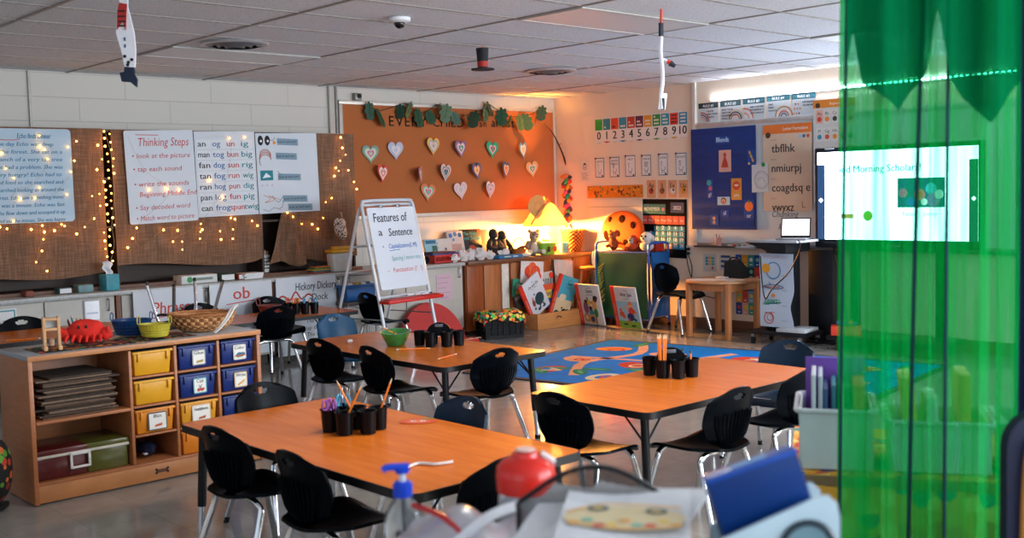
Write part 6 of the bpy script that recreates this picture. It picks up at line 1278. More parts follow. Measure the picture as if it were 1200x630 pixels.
def bk2(b, w, h):
    b.rect(w*.16, h*.42, w, h, I('#3f9ab0')); b.rect(w*.16, 0, w, h*.45, I('#d8c094'), .0002); b.text('Sam', w*.62, h*.8, .05, BLACKINK, al='c', bold=.015); b.text('goes to', w*.6, h*.9, .02, BLACKINK, al='c'); b.text('the farm', w*.62, h*.72, .022, BLACKINK, al='c')
    b.disc(w*.4, h*.48, w*.13, I('#d8c8a8'), .0004); b.disc(w*.52, h*.5, w*.1, I('#d8c8a8'), .0006); b.disc(w*.7, h*.16, w*.14, I('#2a1a14'), .0004, h*.08); b.disc(w*.85, h*.22, w*.05, I('#2a1a14'), .0006); b.disc(w*.35, h*.06, w*.16, I('#2f4a2a'), .0005); b.disc(w*.55, h*.24, w*.04, I('#2a1a14'), .0006)
bigbook('big_book', 'teal and sand big book with red spine, leaning right in the wooden bin', Vector((-.872, -.70, .13)), F3(R(0), -R(9), R(-17)), .31, .47, '#d0d2d4', bk2)
def bk3(b, w, h):
    b.text('Sam', w*.58, h*.8, .06, BLACKINK, al='c', bold=.015); b.text('READ', w*.6, h*.9, .02, BLACKINK, al='c'); b.text('and friends', w*.6, h*.73, .022, BLACKINK, al='c')
    P_ = lambda x, y, r, c, ry=None, dz=0: b.disc(w*x, h*y, w*r, I(c), dz, w*(ry or r))
    P_(.72, .5, .1, '#d8a05a', .2); P_(.78, .64, .09, '#5a2e1c', None, .0004); P_(.8, .68, .1, '#1a1414', .07, .0006); P_(.74, .3, .09, '#2f7a3a', .14, .0004); P_(.7, .12, .04, '#8a5a3a', .16); b.line([(w*.62, h*.54), (w*.48, h*.62), (w*.44, h*.68)], .018, I('#6a3a22'), .0005)
    P_(.35, .42, .11, '#7a4a6a', .2); P_(.38, .56, .07, '#6a3a22', None, .0004); P_(.38, .59, .07, '#1a1414', .04, .0006); P_(.55, .3, .1, '#2f7f8a', .12, .0007); P_(.54, .4, .07, '#5a2e1c', None, .0009); P_(.54, .43, .07, '#1a1414', .04, .0011)
    P_(.34, .17, .14, '#b07a4a', None, .0012); P_(.32, .17, .07, '#d8b890', None, .0014); P_(.56, .14, .15, '#c88a3a', None, .0013); P_(.56, .14, .09, '#2a3a6a', None, .0015); P_(.5, .55, .07, '#e0a82a', .1, .0009)
def bk4(b, w, h):
    b.rect(w*.16, 0, w, h*.66, I('#8fb8cc')); b.rect(w*.16, 0, w, h*.18, I('#7fa83a'), .0003); b.text('Ant Jan', w*.6, h*.78, .06, BLACKINK, al='c', fit=w*.45, bold=.015); b.text('READ', w*.6, h*.9, .02, BLACKINK, al='c'); b.text('and Sam', w*.6, h*.70, .024, BLACKINK, al='c')
    P_ = lambda x, y, r, c, ry=None, dz=0: b.disc(w*x, h*y, w*r, I(c), dz, w*(ry or r))
    P_(.7, .56, .1, '#d89a7a', .1, .0004); b.poly([(w*.6, h*.58), (w*.8, h*.58), (w*.72, h*.68)], I('#d8742a'), .0008); P_(.72, .42, .12, '#c83a2a', .13, .0005); P_(.66, .28, .14, '#1f2f6a', .12, .0006); b.line([(w*.6, h*.25), (w*.55, h*.15)], .022, I('#c83a2a'), .0008); b.line([(w*.75, h*.25), (w*.88, h*.2)], .026, I('#1f2f6a'), .0008); b.line([(w*.62, h*.46), (w*.5, h*.5), (w*.48, h*.56)], .016, I('#d89a7a'), .0007); b.line([(w*.82, h*.46), (w*.9, h*.38)], .016, I('#c83a2a'), .0007)
    P_(.33, .34, .1, '#c8502f', .09, .0005); P_(.3, .44, .06, '#d8663a', None, .0006); P_(.4, .28, .06, '#c8502f', None, .0006); P_(.42, .1, .1, '#26301f', .03, .0007); P_(.72, .07, .1, '#26301f', .03, .0007)
LEAN = Matrix.Rotation(-pi/2, 3, 'Z')
bigbook('big_book', 'white big book with red spine and children drumming, leaning on the green cart', Vector((-.50, -.86, .012)), F3(-pi/2-R(2), -R(13), 0), .36, .455, '#cfcac4', bk3)
bigbook('big_book', 'big book with red spine and a running child on grass, leaning on the green cart', Vector((-.52, -1.40, .012)), F3(-pi/2-R(2), -R(13), 0), .36, .455, '#c9c6c8', bk4)
# loose papers and books behind
def flatcard(nm, lab, cat, p, rz, roll, w, h, c, draw, tilt=.12, th=.004, group=None):
    b = MB(); b.box((w/2, h/2, 0), (w, h, th), M(c, .6, var=.04), 0); b.z = th/2+.0008; draw(b, w, h); o = b.build(nm, mat=Matrix.Translation(p) @ F3(rz, -tilt, roll).to_4x4()); return tag(o, lab, cat, group)
def flower(b, w, h):
    for k, (x, y, r) in enumerate(((.35, .55, .2), (.5, .75, .17), (.66, .55, .2), (.42, .3, .14), (.8, .32, .12))): b.disc(w*x, h*y, w*r, I(('#d8442a', '#e0603a')[k % 2]), .0003*k, h*r*1.3, 12, .6-k*.4)
    for x in (.4, .55, .65): b.line([(w*x, h*.4), (w*(x+.03), h*.7)], .006, I('#e89a3a'), .002)
flatcard('hanging_flower_painting', 'white paper with big red painted petals on the corner cabinet', 'painting', Vector((-1.22, -.645, .50)), 0, -.08, .34, .235, '#d4d0cc', flower, .0)
def peng(b, w, h):
    b.disc(w*.45, h*.55, .03, BLACKINK, 0, .05); b.disc(w*.43, h*.8, .018, BLACKINK); b.disc(w*.47, h*.5, .015, WHITE, .0005, .03); [b.line([(w*(.6+.07*k), h*.35), (w*(.62+.07*k), h*.7)], .012, I('#3a4a54')) for k in range(5)]; [b.disc(w*(.1+.09*k), h*(.2+.1*(k % 3)), .008, I('#4a5a5a')) for k in range(8)]; b.disc(w*.92, h*.82, .035, I('#d8341f'), .001)
flatcard('hanging_penguin_poster', 'pale picture card with a small penguin and red dot behind the big books', 'card', Vector((-1.0, -.635, .34)), 0, .06, .29, .24, '#b9c4bc', peng, .0)
flatcard('book_green', 'green spined book standing at the left of the wooden bin', 'book', Vector((-1.32, -.625, .36)), 0, -.05, .14, .19, '#2f8a6a', lambda b, w, h: (b.disc(w*.6, h*.5, .04, I('#8ab8b0')), b.disc(w*.5, h*.25, .03, I('#c8c04a'))), .0, .016).name = 'picture_book'
flatcard('book_black', 'dark grey book slanting below the green book beside the bin', 'book', Vector((-1.28, -.655, .22)), 0, .35, .2, .14, '#2a2828', lambda b, w, h: b.rect(0, h*.7, w, h, I('#6a6058')), .0, .02).name = 'picture_book'
def day(b, w, h): b.rect(0, h*.75, w, h, I('#d8502a')); b.rect(w*.05, h*.4, w*.7, h*.75, I('#e0b02a'), .0003); b.text('A DAY', w*.38, h*.5, .06, I('#2a3a6a'), al='c', fit=w*.5, dz=.001, bold=.02); [b.disc(w*(.2+.2*k), h*.15, .02, I('#2f6a4a'), .001) for k in range(4)]
flatcard('book_day', 'blue and yellow book showing A DAY between the two tilted big books', 'book', Vector((-.93, -.675, .20)), 0, .03, .22, .26, '#1f5a9a', day, .0, .012).name = 'picture_book'
b = MB(); p = ony(651, 304, -.64); q = ony(675, 356, -.64); b.grid(lambda u, v: (p.x+(q.x-p.x)*u+.03*v*(1-u), -.612-.012*sin(u*17)-.0, p.z+(q.z-p.z)*v-.03*u), 24, 6, M('#c9bdb0', .85, var=.05), .004); tag(b.build('hanging_white_cloth'), 'cream cloth hanging in folds over the corner cabinet door', 'cloth')
# black crate with apple cloth
t = thing('milk_crate', 'black plastic crate topped with a colourful dotted cloth on the floor', 'crate', (-1.78, -.92, .001), R(-22)); PLB = M('#050507', .45, var=.1, spec=.15)
b = MB(); b.box((0, 0, .01), (.40, .30, .018), PLB, .003)
for s in (-1, 1):
    for z, hh in ((.02, .04), (.225, .05), (.12, .012), (.16, .012), (.08, .012)): b.box((0, s*.146, z), (.40, .01, hh), PLB); b.box((s*.196, 0, z), (.01, .30, hh), PLB)
    for k in range(7): b.box((-.192+.064*k, s*.146, .125), (.03 if k in (0, 3, 6) else .012, .01, .2), PLB)
    for k in range(5): b.box((s*.196, -.14+.07*k, .125), (.01, .03 if k in (0, 4) else .012, .2), PLB)
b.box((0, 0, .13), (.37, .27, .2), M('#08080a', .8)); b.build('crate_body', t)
DOTC = dotmat('#17120e', ['#f0402a', '#f89a2a', '#4fc04a', '#f0602a', '#f8c85a', '#3fb0a0'], 28, .62)
b = MB()
def drape(u, v):
    x, y = (u-.5)*.56, (v-.5)*.44; dx, dy = max(0, abs(x)-.2), max(0, abs(y)-.152); z = .262+.02*sin(x*13)*cos(y*11)-dx*1.15-dy*1.15+.008*sin(x*40+y*31)
    return (max(-.212, min(.212, x))+(.01*sin(y*40) if dx else 0)+dx*.2*(1 if x > 0 else -1), max(-.164, min(.164, y))+(.008*sin(x*40) if dy else 0)+dy*.2*(1 if y > 0 else -1), z)
b.grid(drape, 30, 26, DOTC, .004); b.build('draped_cloth', t)
# wooden stool
t = thing('wooden_stool', 'wooden stool between the corner cabinet and the green cart', 'stool', (-.245, -.795, .001), R(20)); SW_ = M('#a8662f', .4, var=.15, sc=8)
b = MB(); b.lathe([(0, .585), (.14, .585), (.155, .6), (.155, .615), (.14, .625), (0, .625)], SW_, 24); b.build('seat', t)
lg = [((s1*.09, s2*.09, .59), (s1*.15, s2*.15, 0)) for s1 in (-1, 1) for s2 in (-1, 1)]
for a, c in lg: b = MB(); b.tube([a, c], [.016, .018], SW_, 10); b.build('leg', t)
for z in (.2, .38):
    k = .15-.06*z/.59
    for s in (-1, 1): b = MB(); b.tube([(s*k, -k, z), (s*k, k, z)], .009, SW_, 8); b.tube([(-k, s*k, z+.03), (k, s*k, z+.03)], .009, SW_, 8); b.build('rung', t)
# rolling cart with green and blue panels
t = thing('book_cart', 'blue tubular cart with a green chalk panel and blue pocket side', 'cart', (-.24, -1.375, .001)); BT = M('#1f55b0', .35, var=.05); CL, CW_ = .375, .16
for s in (-1, 1):
    b = MB(); b.tube([(-CW_, s*CL, .05), (-CW_, s*CL, .5), (-CW_, s*CL, .84), (-CW_+.02, s*CL, .885), (-CW_+.06, s*CL, .9), (CW_-.06, s*CL, .9), (CW_-.02, s*CL, .885), (CW_, s*CL, .84), (CW_, s*CL, .5), (CW_, s*CL, .05)], .013, BT, 8, 4); b.build('end_frame', t)
    for sx in (-1, 1):
        b = MB(); b.ball((sx*CW_, s*CL, .024), (.012, .024, .024), BLKM, 10, 8); b.tube([(sx*CW_, s*CL, .02), (sx*CW_, s*CL, .06)], .008, STEEL, 6); b.build('caster', t)
for sx in (-1, 1):
    for z in (.09, .8): b = MB(); b.tube([(sx*CW_, -CL, z), (sx*CW_, CL, z)], .01, BT, 8); b.build('side_rail', t)
GC = M('#00423e', .6, var=.25, sc=4, spec=.15)
b = MB(); b.grid(lambda u, v: (-CW_-.014+.004*sin(u*9)*sin(v*7), -CL+.02+(2*CL-.04)*(1-u), .1+.69*v), 20, 16, GC, .004); b.z = 0; b.build('green_panel', t)
b = MB(); random.seed(8)
for k in range(14): x = .33-.004*k*random.random(); y0 = .62-.03*k; b.tube([(-CW_-.0195, x, y0), (-CW_-.0195, x-.05-.03*random.random(), y0+.05)], .003, M('#b8a84a', .8), 4, smooth=False)
b.build('chalk_scribble', t)
PB = M('#155a9a', .55, var=.15, sc=6)
b = MB(); b.grid(lambda u, v: (-CW_+.02+(2*CW_-.04)*u, -CL-.018-.006*sin(u*9+v*3), .12+.68*v), 14, 12, PB, .005); b.build('blue_panel', t)
for k in range(4): b = MB(); b.grid(lambda u, v, k=k: (-CW_+.03+(2*CW_-.06)*u, -CL-.026-.03*sin(pi*u)*v-.004*sin(u*20), .15+.165*k+.12*v), 14, 6, PB, .004); b.build('pocket', t)
b = MB(); b.box((0, 0, .8), (2*CW_-.02, 2*CL-.04, .012), M('#26324a', .6), .002); b.build('cart_top', t); b = MB(); b.box((0, 0, .1), (2*CW_-.03, 2*CL-.05, .012), M('#1a2238', .6), .002); b.build('bottom_shelf', t)
b = MB(); b.box((-.02, .0, .14), (.2, .4, .06), M('#6a4a34', .6, var=.3), .006); b.box((-.06, -.05, .185), (.12, .14, .03), M('#b87a2a', .6), .004); b.build('shelf_contents', t)
# orange cookie cushion
cy = (onx(703, 270, -.10).y+onx(752, 270, -.10).y)/2; cr = (onx(703, 270, -.10).y-onx(752, 270, -.10).y)/2
t = thing('cookie_cushion', 'big round orange cushion with dark brown spots behind the plush toys', 'cushion', (-.056, cy, .8135)); zt = onx(727, 247, -.1).z-.812; OC = M('#d45408', .8, var=.06, sc=6)
b = MB(); b.ball((0, 0, zt/2), (.055, cr, zt/2), OC, 28, 18); b.build('cushion_body', t)
for (y, z, r) in ((-.022, .76, .05), (-.157, .62, .04), (.14, .76, .035), (.19, .36, .055), (.022, .41, .035), (-.06, .2, .04)):
    b = MB(); y *= cr/.28; zz = z*zt; k = 1-(y/cr)**2-((zz-zt/2)/(zt/2))**2; b.ball((-.055*math.sqrt(max(.05, k))+.004, y, zz), (.010, r, r*1.1), M('#2e0c06', .9, spec=.1), 12, 8); b.build('chocolate_spot', t)
# plush toys on the cart
def plush(lab, px, py, x, parts, nm='plush_toy'):
    p = onx(px, py, x); t = thing(nm, lab, 'plush toy', (x, p.y, .809), 0, 'plush toys on the cart')
    for k, (part, lst) in enumerate(parts):
        b = MB()
        for c, r, col in lst: b.ball(c, r, M(col, .9, var=.15, sc=40), 11, 8)
        b.build(part, t)
plush('rusty brown bear plush at the left on the cart', 719, 285, -.29, [('body', [((0, 0, .07), (.05, .06, .07), '#8a3f1f'), ((-.01, 0, .165), (.045, .05, .045), '#9a4a24'), ((0, .04, .205), (.014, .02, .02), '#7a351a'), ((0, -.04, .205), (.014, .02, .02), '#7a351a'), ((-.05, .04, .05), (.03, .022, .02), '#8a3f1f'), ((-.05, -.04, .05), (.03, .022, .02), '#8a3f1f')]), ('face', [((-.05, 0, .155), (.014, .022, .018), '#c08a5a'), ((-.052, .015, .18), .006, '#111111'), ((-.052, -.015, .18), .006, '#111111')])])
plush('orange plush with grey face and black nose in the middle of the cart', 741, 287, -.30, [('body', [((0, 0, .05), (.06, .085, .05), '#c8481f'), ((-.01, -.02, .12), (.05, .055, .055), '#b83a1c'), ((-.05, .05, .03), (.03, .03, .025), '#c8481f')]), ('face', [((-.045, -.02, .115), (.02, .038, .04), '#a8a09a'), ((-.066, -.02, .12), (.008, .014, .01), '#161414'), ((-.058, 0, .14), .006, '#111111'), ((-.058, -.04, .14), .006, '#111111')])])
plush('white round dog plush with dark eyes at the right on the cart', 758, 285, -.31, [('body', [((0, 0, .06), (.06, .085, .06), '#d8ccc4'), ((-.01, -.01, .15), (.055, .075, .06), '#dcd2ca'), ((0, .07, .14), (.02, .018, .04), '#cabcb0'), ((0, -.085, .14), (.02, .018, .04), '#cabcb0')]), ('face', [((-.06, .022, .165), (.008, .013, .012), '#1a1616'), ((-.06, -.036, .165), (.008, .013, .012), '#1a1616'), ((-.066, -.007, .14), (.008, .014, .01), '#3a2a24')])])
p = onx(762, 288, -.22); b = MB(); b.box((0, 0, .05), (.13, .26, .1), M('#b8281c', .5, var=.06), .004); b.box((-.0, 0, .101), (.11, .24, .004), M('#5a1812', .7)); o = b.build('red_box'); o.location = (-.17, p.y+.03, .809); tag(o, 'red open box behind the white plush on the cart', 'box')
b = MB(); b.tube([(0, 0, 0), (-.01, .0, .1), (0, -.01, .2)], .012, M('#c8ccd0', .3, .4), 7); b.tube([(0, .03, .03), (-.01, .03, .12), (0, .02, .18)], .01, M('#b8bcc4', .3, .4), 7); o = b.build('hanging_metal_hook'); o.location = (-.405, -.99, .62); tag(o, 'silver hook hanging on the left end of the cart', 'hook')
# ================================================================ round table, its chair and things
t = thing('round_kids_table', 'low round birch table by the right wall', 'table', (-.385, -2.68, .001)); BI = M('#b8784a', .4, var=.12, sc=6, stretch=(6, 6, .8)); TT = .565
b = MB(); b.lathe([(0, TT-.025), (.352, TT-.025), (.36, TT-.018), (.36, TT-.005), (.354, TT), (0, TT)], M('#c08a5c', .35, var=.1, sc=5, stretch=(8, 1, 1)), 48); b.build('tabletop', t)
for sx in (-1, 1):
    for sy in (-1, 1): b = MB(); b.box((sx*.235, sy*.235, (TT-.026)/2), (.05, .05, TT-.026), BI, .006); b.build('leg', t)
for s in (-1, 1): b = MB(); b.box((s*.235, 0, TT-.065), (.02, .42, .07), BI, .002); b.build('apron', t); b = MB(); b.box((0, s*.235, TT-.065), (.42, .02, .07), BI, .002); b.build('apron', t)
chair(ch0, 'larger black chair with chrome legs beside the round birch table', -.41, -2.16, NY, 0, 'student chairs at the tables', 1.13)
p = onz(862, 316, TT); t = thing('black_camera_bag', 'black speaker-like bag standing on the round table', 'bag', (-.20, -2.70, TT+.002), R(-78)); t.scale = (.9, .9, .8); BG = M('#121216', .6, var=.2, sc=20)
b = MB(); b.prism([(-.11, 0), (.12, 0), (.12, .1), (.05, .2), (-.03, .225), (-.1, .19)], -.07, .07, BG, Matrix(((1, 0, 0, 0), (0, 0, -1, 0), (0, 1, 0, 0), (0, 0, 0, 1)))); b.build('bag_body', t); b = MB(); b.tube([(-.08, 0, .2), (-.04, 0, .25), (.03, 0, .24), (.06, 0, .2)], .01, BG, 7); b.build('handle', t)
for k, (x, y, rz, nm) in enumerate(((-.55, -2.58, .3, 'white paper lying at the left on the round table'), (-.46, -2.82, -.2, 'white paper lying at the right on the round table'))):
    b = MB(); b.box((0, 0, .0012), (.22, .28, .0016), I('#b9c0c8')); o = b.build('paper_sheet'); o.location = (x, y, TT+.0015+.002*k); o.rotation_euler = (0, 0, rz); tag(o, nm, 'paper', 'papers on the round table')
b = MB(); b.box((0, 0, .012), (.05, .12, .022), I('#c8c0bc'), .004); o = b.build('white_remote'); o.location = (-.42, -2.70, TT+.0055); tag(o, 'small white remote lying between papers on the round table', 'remote')
# ================================================================ equipment cart with laptop
t = thing('equipment_cart', 'black rolling equipment cart carrying the open laptop', 'cart', (-.5, -3.47, .001)); KB = M('#0e0f13', .4, var=.1)
b = MB(); b.box((0, .02, .5), (.2, .24, .74), KB, .006); b.build('column', t)
b = MB(); b.box((0, 0, .115), (.36, .58, .035), KB, .005); b.build('base', t)
for sx in (-1, 1):
    for sy in (-1, 1):
        b = MB(); b.lathe([(.0, -.014), (.036, -.014), (.036, .014), (0, .014)], BLKM, 14, (sx*.15, sy*.25, .037), (pi/2, 0, .3)); b.box((sx*.15, sy*.25, .075), (.03, .035, .04), STEEL, .004); b.build('caster', t)
b = MB(); b.box((-.055, -.02, .965), (.36, .52, .022), M('#a8a9ab', .35, var=.05), .004); b.build('worktop', t)
b = MB(); b.prism([(-.3, .955), (.14, .955), (.14, .86), (-.02, .86)], -.2, .2, KB, Matrix(((0, 0, 1, 0), (-1, 0, 0, 0), (0, 1, 0, 0), (0, 0, 0, 1)))); b.build('sloped_tray', t)
b = MB(); b.box((-.02, .34, .90), (.28, .2, .014), M('#9a9ca0', .3), .003); b.build('side_shelf', t)
b = MB(); b.box((-.05, -.16, .155), (.3, .28, .03), M('#b0b2b4', .4, var=.15), .004, rot=(0, 0, .15)); b.build('paper_pile', t)
LZ = .98
p = onx(938, 258, -.5); t = thing('laptop', 'open silver laptop with a bright blank screen on the equipment cart', 'laptop', (-.56, -3.605, LZ), R(-70)); t.scale = (.8,)*3; LS = M('#8a8c90', .3, .6, var=.03)
b = MB(); b.box((0, -.03, .009), (.34, .24, .016), LS, .004); b.box((0, -.01, .0176), (.28, .11, .001), BLKM); b.build('keyboard_base', t)
sc_ = Matrix.Translation((0, .09, .016)) @ Matrix.Rotation(R(78), 4, 'X')
b = MB(); b.X = sc_; b.box((0, .115, 0), (.34, .23, .008), BLKM, .003); b.build('screen_lid', t)
b = MB(); b.X = sc_; b.box((0, .12, .0046), (.31, .19, .001), EM('#f4f2fa', 1.5)); b.build('display', t)
t = thing('hanging_drawing_chart', 'white paper with coloured planet and plane drawings hung on the equipment cart', 'chart', mat=FB(-3.47+.19, .17, -.622)); PW, PH = .36, .68
b = MB(); b.grid(lambda u, v: (PW*u*(1-.10*max(0, 1-abs(v-.28)/.2)*(u > .5)), PH*v, .006*sin(v*9)), 12, 20, I('#b9c2cc'), .002); b.z = .0075
b.text('Weather', PW*.1, PH*.93, .06, I('#b8a4b0'), fit=PW*.75); b.disc(PW*.2, PH*.8, .045, I('#e09a2a'), .0006); b.ring(PW*.42, PH*.77, .075, .01, I('#3f7aa8')); b.line([(.03, PH*.55), (.15, PH*.58), (.26, PH*.545), (.16, PH*.52), (.03, PH*.55)], .008, I('#4a5a7a')); b.line([(.05, PH*.545), (.22, PH*.545)], .007, I('#b8404a')); b.line([(.12, PH*.58), (.1, PH*.61)], .007, I('#4a5a7a'))
for k in range(6): b.line([(.04+.01*k, PH*.3), (.08+.025*k, PH*.38), (.06+.03*k, PH*.32), (.24-.02*k, PH*.34)], .005, I('#2f9a7a'))
b.disc(.15, PH*.43, .018, I('#d8802a')); b.ring(.1, PH*.12, .05, .009, I('#c0503a')); b.ring(.11, PH*.13, .03, .007, I('#c0503a')); b.line([(.05, PH*.19), (.16, PH*.2)], .007, I('#c0503a'))
for y in (.7, .5, .29, .09): b.rect(PW*.66, PH*y, PW*.82, PH*y+.005, I('#8a929a'))
b.build('paper', t)
b = MB(); b.tube([onx(934, 280, -.84), onx(938, 290, -.80), onx(925, 318, -.74), onx(905, 338, -.73), onx(897, 350, -.72), onx(893, 330, -.72), onx(891, 300, -.80)], .006, WIRE, 6); tag(b.build('hanging_power_cord'), 'black power cord sagging across the drawing chart on the cart', 'cord')
t = thing('equipment_tower', 'tall black equipment cabinet between the laptop cart and the screen', 'cabinet', (-.17, -3.70, .001)); b = MB(); b.box((0, 0, .45), (.2, .26, .84), KB, .005); b.build('cabinet_body', t)
b = MB(); b.box((0, 0, .015), (.24, .3, .03), KB, .004); b.build('foot', t)
# ================================================================ big screen
TVX, TY0, TY1, TZ0, TZ1 = -.34, -3.70, -5.24, .90, 1.80
t = thing('interactive_screen', 'large bright interactive screen on a black stand behind the curtain', 'screen', (TVX, TY0, .001))
w_, h_ = TY0-TY1, TZ1-TZ0
b = MB(); b.box((.02, -w_/2, (TZ0+TZ1)/2), (.07, w_, h_), M('#0c1524', .3, var=.05), .008); b.build('bezel', t)
b = MB(); b.box((-.0165, -w_/2, TZ0+.03), (.006, w_-.02, .05), M('#111418', .3), .002); b.X = Matrix(((0, 0, -1, 0), (-1, 0, 0, 0), (0, 1, 0, 0), (0, 0, 0, 1))); b.z = .0205; b.text('clevertouch', w_/2, TZ0+.02, .028, I('#b8bcc4'), al='c'); b.box((w_*.1, TZ1-.008, .02), (.09, .014, .01), I('#c8ccd4'), .002); b.build('speaker_bar', t)
b = MB(); b.X = Matrix.Translation((-.0165, -.03, TZ0+.075)) @ Matrix(((0, 0, -1, 0), (-1, 0, 0, 0), (0, 1, 0, 0), (0, 0, 0, 1))); sw, sh = w_-.06, h_-.115
S1 = EM('#dcecff', 9.0); SD = EM('#1f4a7a', .8)
b.box((sw/2, sh/2, 0), (sw, sh, .002), S1); b.z = .0016
b.rect(0, 0, .075, sh*.86, SD); b.rect(sw-.075, 0, sw, sh*.86, SD); b.disc(.035, sh*.45, .02, S1, .0006, n=4); b.disc(sw-.035, sh*.45, .02, S1, .0006, n=4)
b.text('Good Morning Scholars!', .13, sh*.76, .088, EM('#2a6ad0', 1.8), fit=.86, dz=.0006, bold=.014); b.rect(.78, sh*.36, 1.2, sh*.68, EM('#1a4f8a', 1.6), .0004)
for k, (x, y, r, c) in enumerate(((.83, .52, .04, '#b04a8a'), (.98, .5, .05, '#d85a8a'), (1.08, .56, .05, '#4aa8d8'), (1.1, .44, .06, '#8a4ac0'), (1.02, .42, .03, '#e8e8ff'), (.9, .42, .04, '#2a4ac0'), (1.15, .5, .04, '#c0e0f0'))): b.disc(x, sh*y, r, EM(c, 2.0), .0008+.0001*k)
b.rect(.95, sh*.47, 1.0, sh*.53, EM('#e02a2a', 2.2), .002); b.text('Focus  |  Jimmy', .83, sh*.27, .05, EM('#2a6ad0', 1.8), dz=.0006); b.rect(.24, sh*.24, .36, sh*.29, EM('#e08a4a', 2.4), .0006); b.disc(.5, sh*.27, .045, EM('#8ab02a', 2.2), .0006); b.build('display', t)
for y in (.35, 1.15): b = MB(); b.box((.085, -y, .55), (.05, .08, .9), KB, .004); b.build('upright', t)
b = MB(); b.box((.0, -w_/2, .11), (.5, w_-.5, .04), KB, .005); b.build('stand_base', t)
for sx in (-1, 1):
    for y in (.35, w_-.35): b = MB(); b.lathe([(0, -.016), (.042, -.016), (.042, .016), (0, .016)], BLKM, 14, (sx*.2, -y, .043), (pi/2, 0, .4)); b.box((sx*.2, -y, .08), (.03, .04, .04), STEEL, .003); b.build('caster', t)
b = MB(); b.tube([(.09, -.12, .92), (.05, -.2, .7), (.0, -.28, .45), (.0, -.32, .2), (.03, -.31, .140)], .007, WIRE, 6); b.build('cable', t)
p = onx(969, 390, -.45); t = thing('red_toy_box', 'red box with a purple and orange bow on the screen stand base', 'box', (-.47, -4.08, .1335), R(-60)); b = MB(); b.box((0, 0, .04), (.26, .16, .08), M('#d83a24', .5), .004); b.z = 0; b.build('box', t); b = MB(); [b.ball((-.06+.03*k, .01*sin(k*2), .105+.012*sin(k*3)), (.03, .02, .022), M(('#4a3a9a', '#c8482a', '#2a2a6a', '#d86a2a')[k % 4], .6), 8, 6) for k in range(5)]; b.build('bow', t)
# ================================================================ teacher's desk close to the camera
DZ = .745
DR = Matrix(((RGT.x, FWD.x, 0, CAM.x), (RGT.y, FWD.y, 0, CAM.y), (0, 0, 1, 0), (0, 0, 0, 1)))     # desk axes: x along the desk, y away from the camera side
def dpos(a, b_, z): return DR @ Vector((a, b_, z))
DROT = YAW-pi/2
t = thing('teacher_desk', 'grey desk under the clutter at the bottom of the photo', 'desk', dpos(.0, 1.72, .001), DROT)
b = MB(); b.box((0, 0, DZ-.016), (1.3, .7, .03), M('#8a8a8c', .4, var=.06), .004); b.build('desktop', t)
for sx in (-1, 1):
    for sy in (-1, 1): b = MB(); b.box((sx*.6, sy*.3, (DZ-.03)/2), (.04, .04, DZ-.032), STEEL, .003); b.build('leg', t)
CLR = M('#dfe8ee', .05, var=.01, trans=.92, ior=1.3)
# sanitizer
t = thing('sanitizer_bottle', 'clear hand sanitizer bottle with a bright blue pump', 'bottle', dpos(-.20, 1.87, DZ+.014), DROT+R(10))
b = MB(); b.open([(.001, .002), (.033, .002), (.036, .01), (.036, .15), (.033, .178), (.018, .2), (.014, .207), (.014, .212)], CLR, 24, sx=1.0, sy=.75); b.build('bottle_body', t)
b = MB(); b.lathe([(0, .006), (.032, .006), (.0335, .03), (.0335, .12), (0, .12)], M('#cfe0ee', .05, var=.02, trans=.85, ior=1.33), 22, sx=1.0, sy=.74); b.build('gel', t)
b = MB(); b.X = Matrix.Translation((-.004, -.0285, .075)) @ Matrix.Rotation(pi/2, 4, 'X'); b.rect(-.03, -.045, .012, .0, I('#2a6fc0')); b.rect(-.03, .0, .02, .035, I('#b8d0e4')); b.build('bottle_label', t)
PBL = M('#1340c0', .3, var=.04)
b = MB(); b.lathe([(.017, .206), (.0175, .228), (.012, .233), (.0, .233)], PBL, 20); b.build('collar', t)
b = MB(); b.tube([(0, 0, .233), (0, 0, .25)], .006, I('#d8dce4'), 8); b.tube([(0, 0, .03), (0, 0, .2)], .003, I('#d8dce4'), 6); b.build('stem', t)
b = MB(); b.lathe([(0, .247), (.012, .247), (.014, .252), (.0, .263)], PBL, 16); b.tube([(.012, 0, .257), (-.024, 0, .258), (-.034, 0, .253)], [.007, .006], PBL, 8); b.build('pump_head', t)
# wipes canister
t = thing('wipes_canister', 'clear canister of wipes with a red flip lid, blurred in front', 'canister', dpos(.015, 1.9, DZ+.002), DROT)
b = MB(); b.open([(.001, .002), (.046, .002), (.05, .01), (.05, .20), (.048, .225)], M('#e6e8ee', .2, var=.02, trans=.5, ior=1.2), 28); b.build('tub', t)
b = MB(); b.lathe([(0, .01), (.04, .01), (.041, .19), (.03, .205), (0, .2)], M('#d0d0d8', .8, var=.08, sc=30, bump=.2), 22); b.build('wipes', t)
b = MB(); b.X = Matrix.Translation((.03, -.0, 0)); b.box((-.0, -.0405, .05), (.03, .006, .06), I('#2f6fb8')); b.box((-.03, -.0525, .075), (.02, .003, .02), I('#a03a94')); b.box((.005, -.0455, .09), (.014, .004, .016), I('#3f9ac0')); b.build('sticker', t)
RL = M('#d8281c', .3, var=.04)
b = MB(); b.lathe([(.0515, .215), (.053, .24), (.051, .258), (.04, .27), (.024, .276), (.022, .284), (.0, .286)], RL, 30); b.lathe([(0, .282), (.018, .2865), (.017, .289), (0, .2895)], M('#e0b0a4', .4), 18); b.build('lid', t)
b = MB(); b.box((.04, .0, .272), (.03, .02, .008), I('#e0d4d0'), .003, rot=(0, .6, 0)); b.build('lid_tab', t)
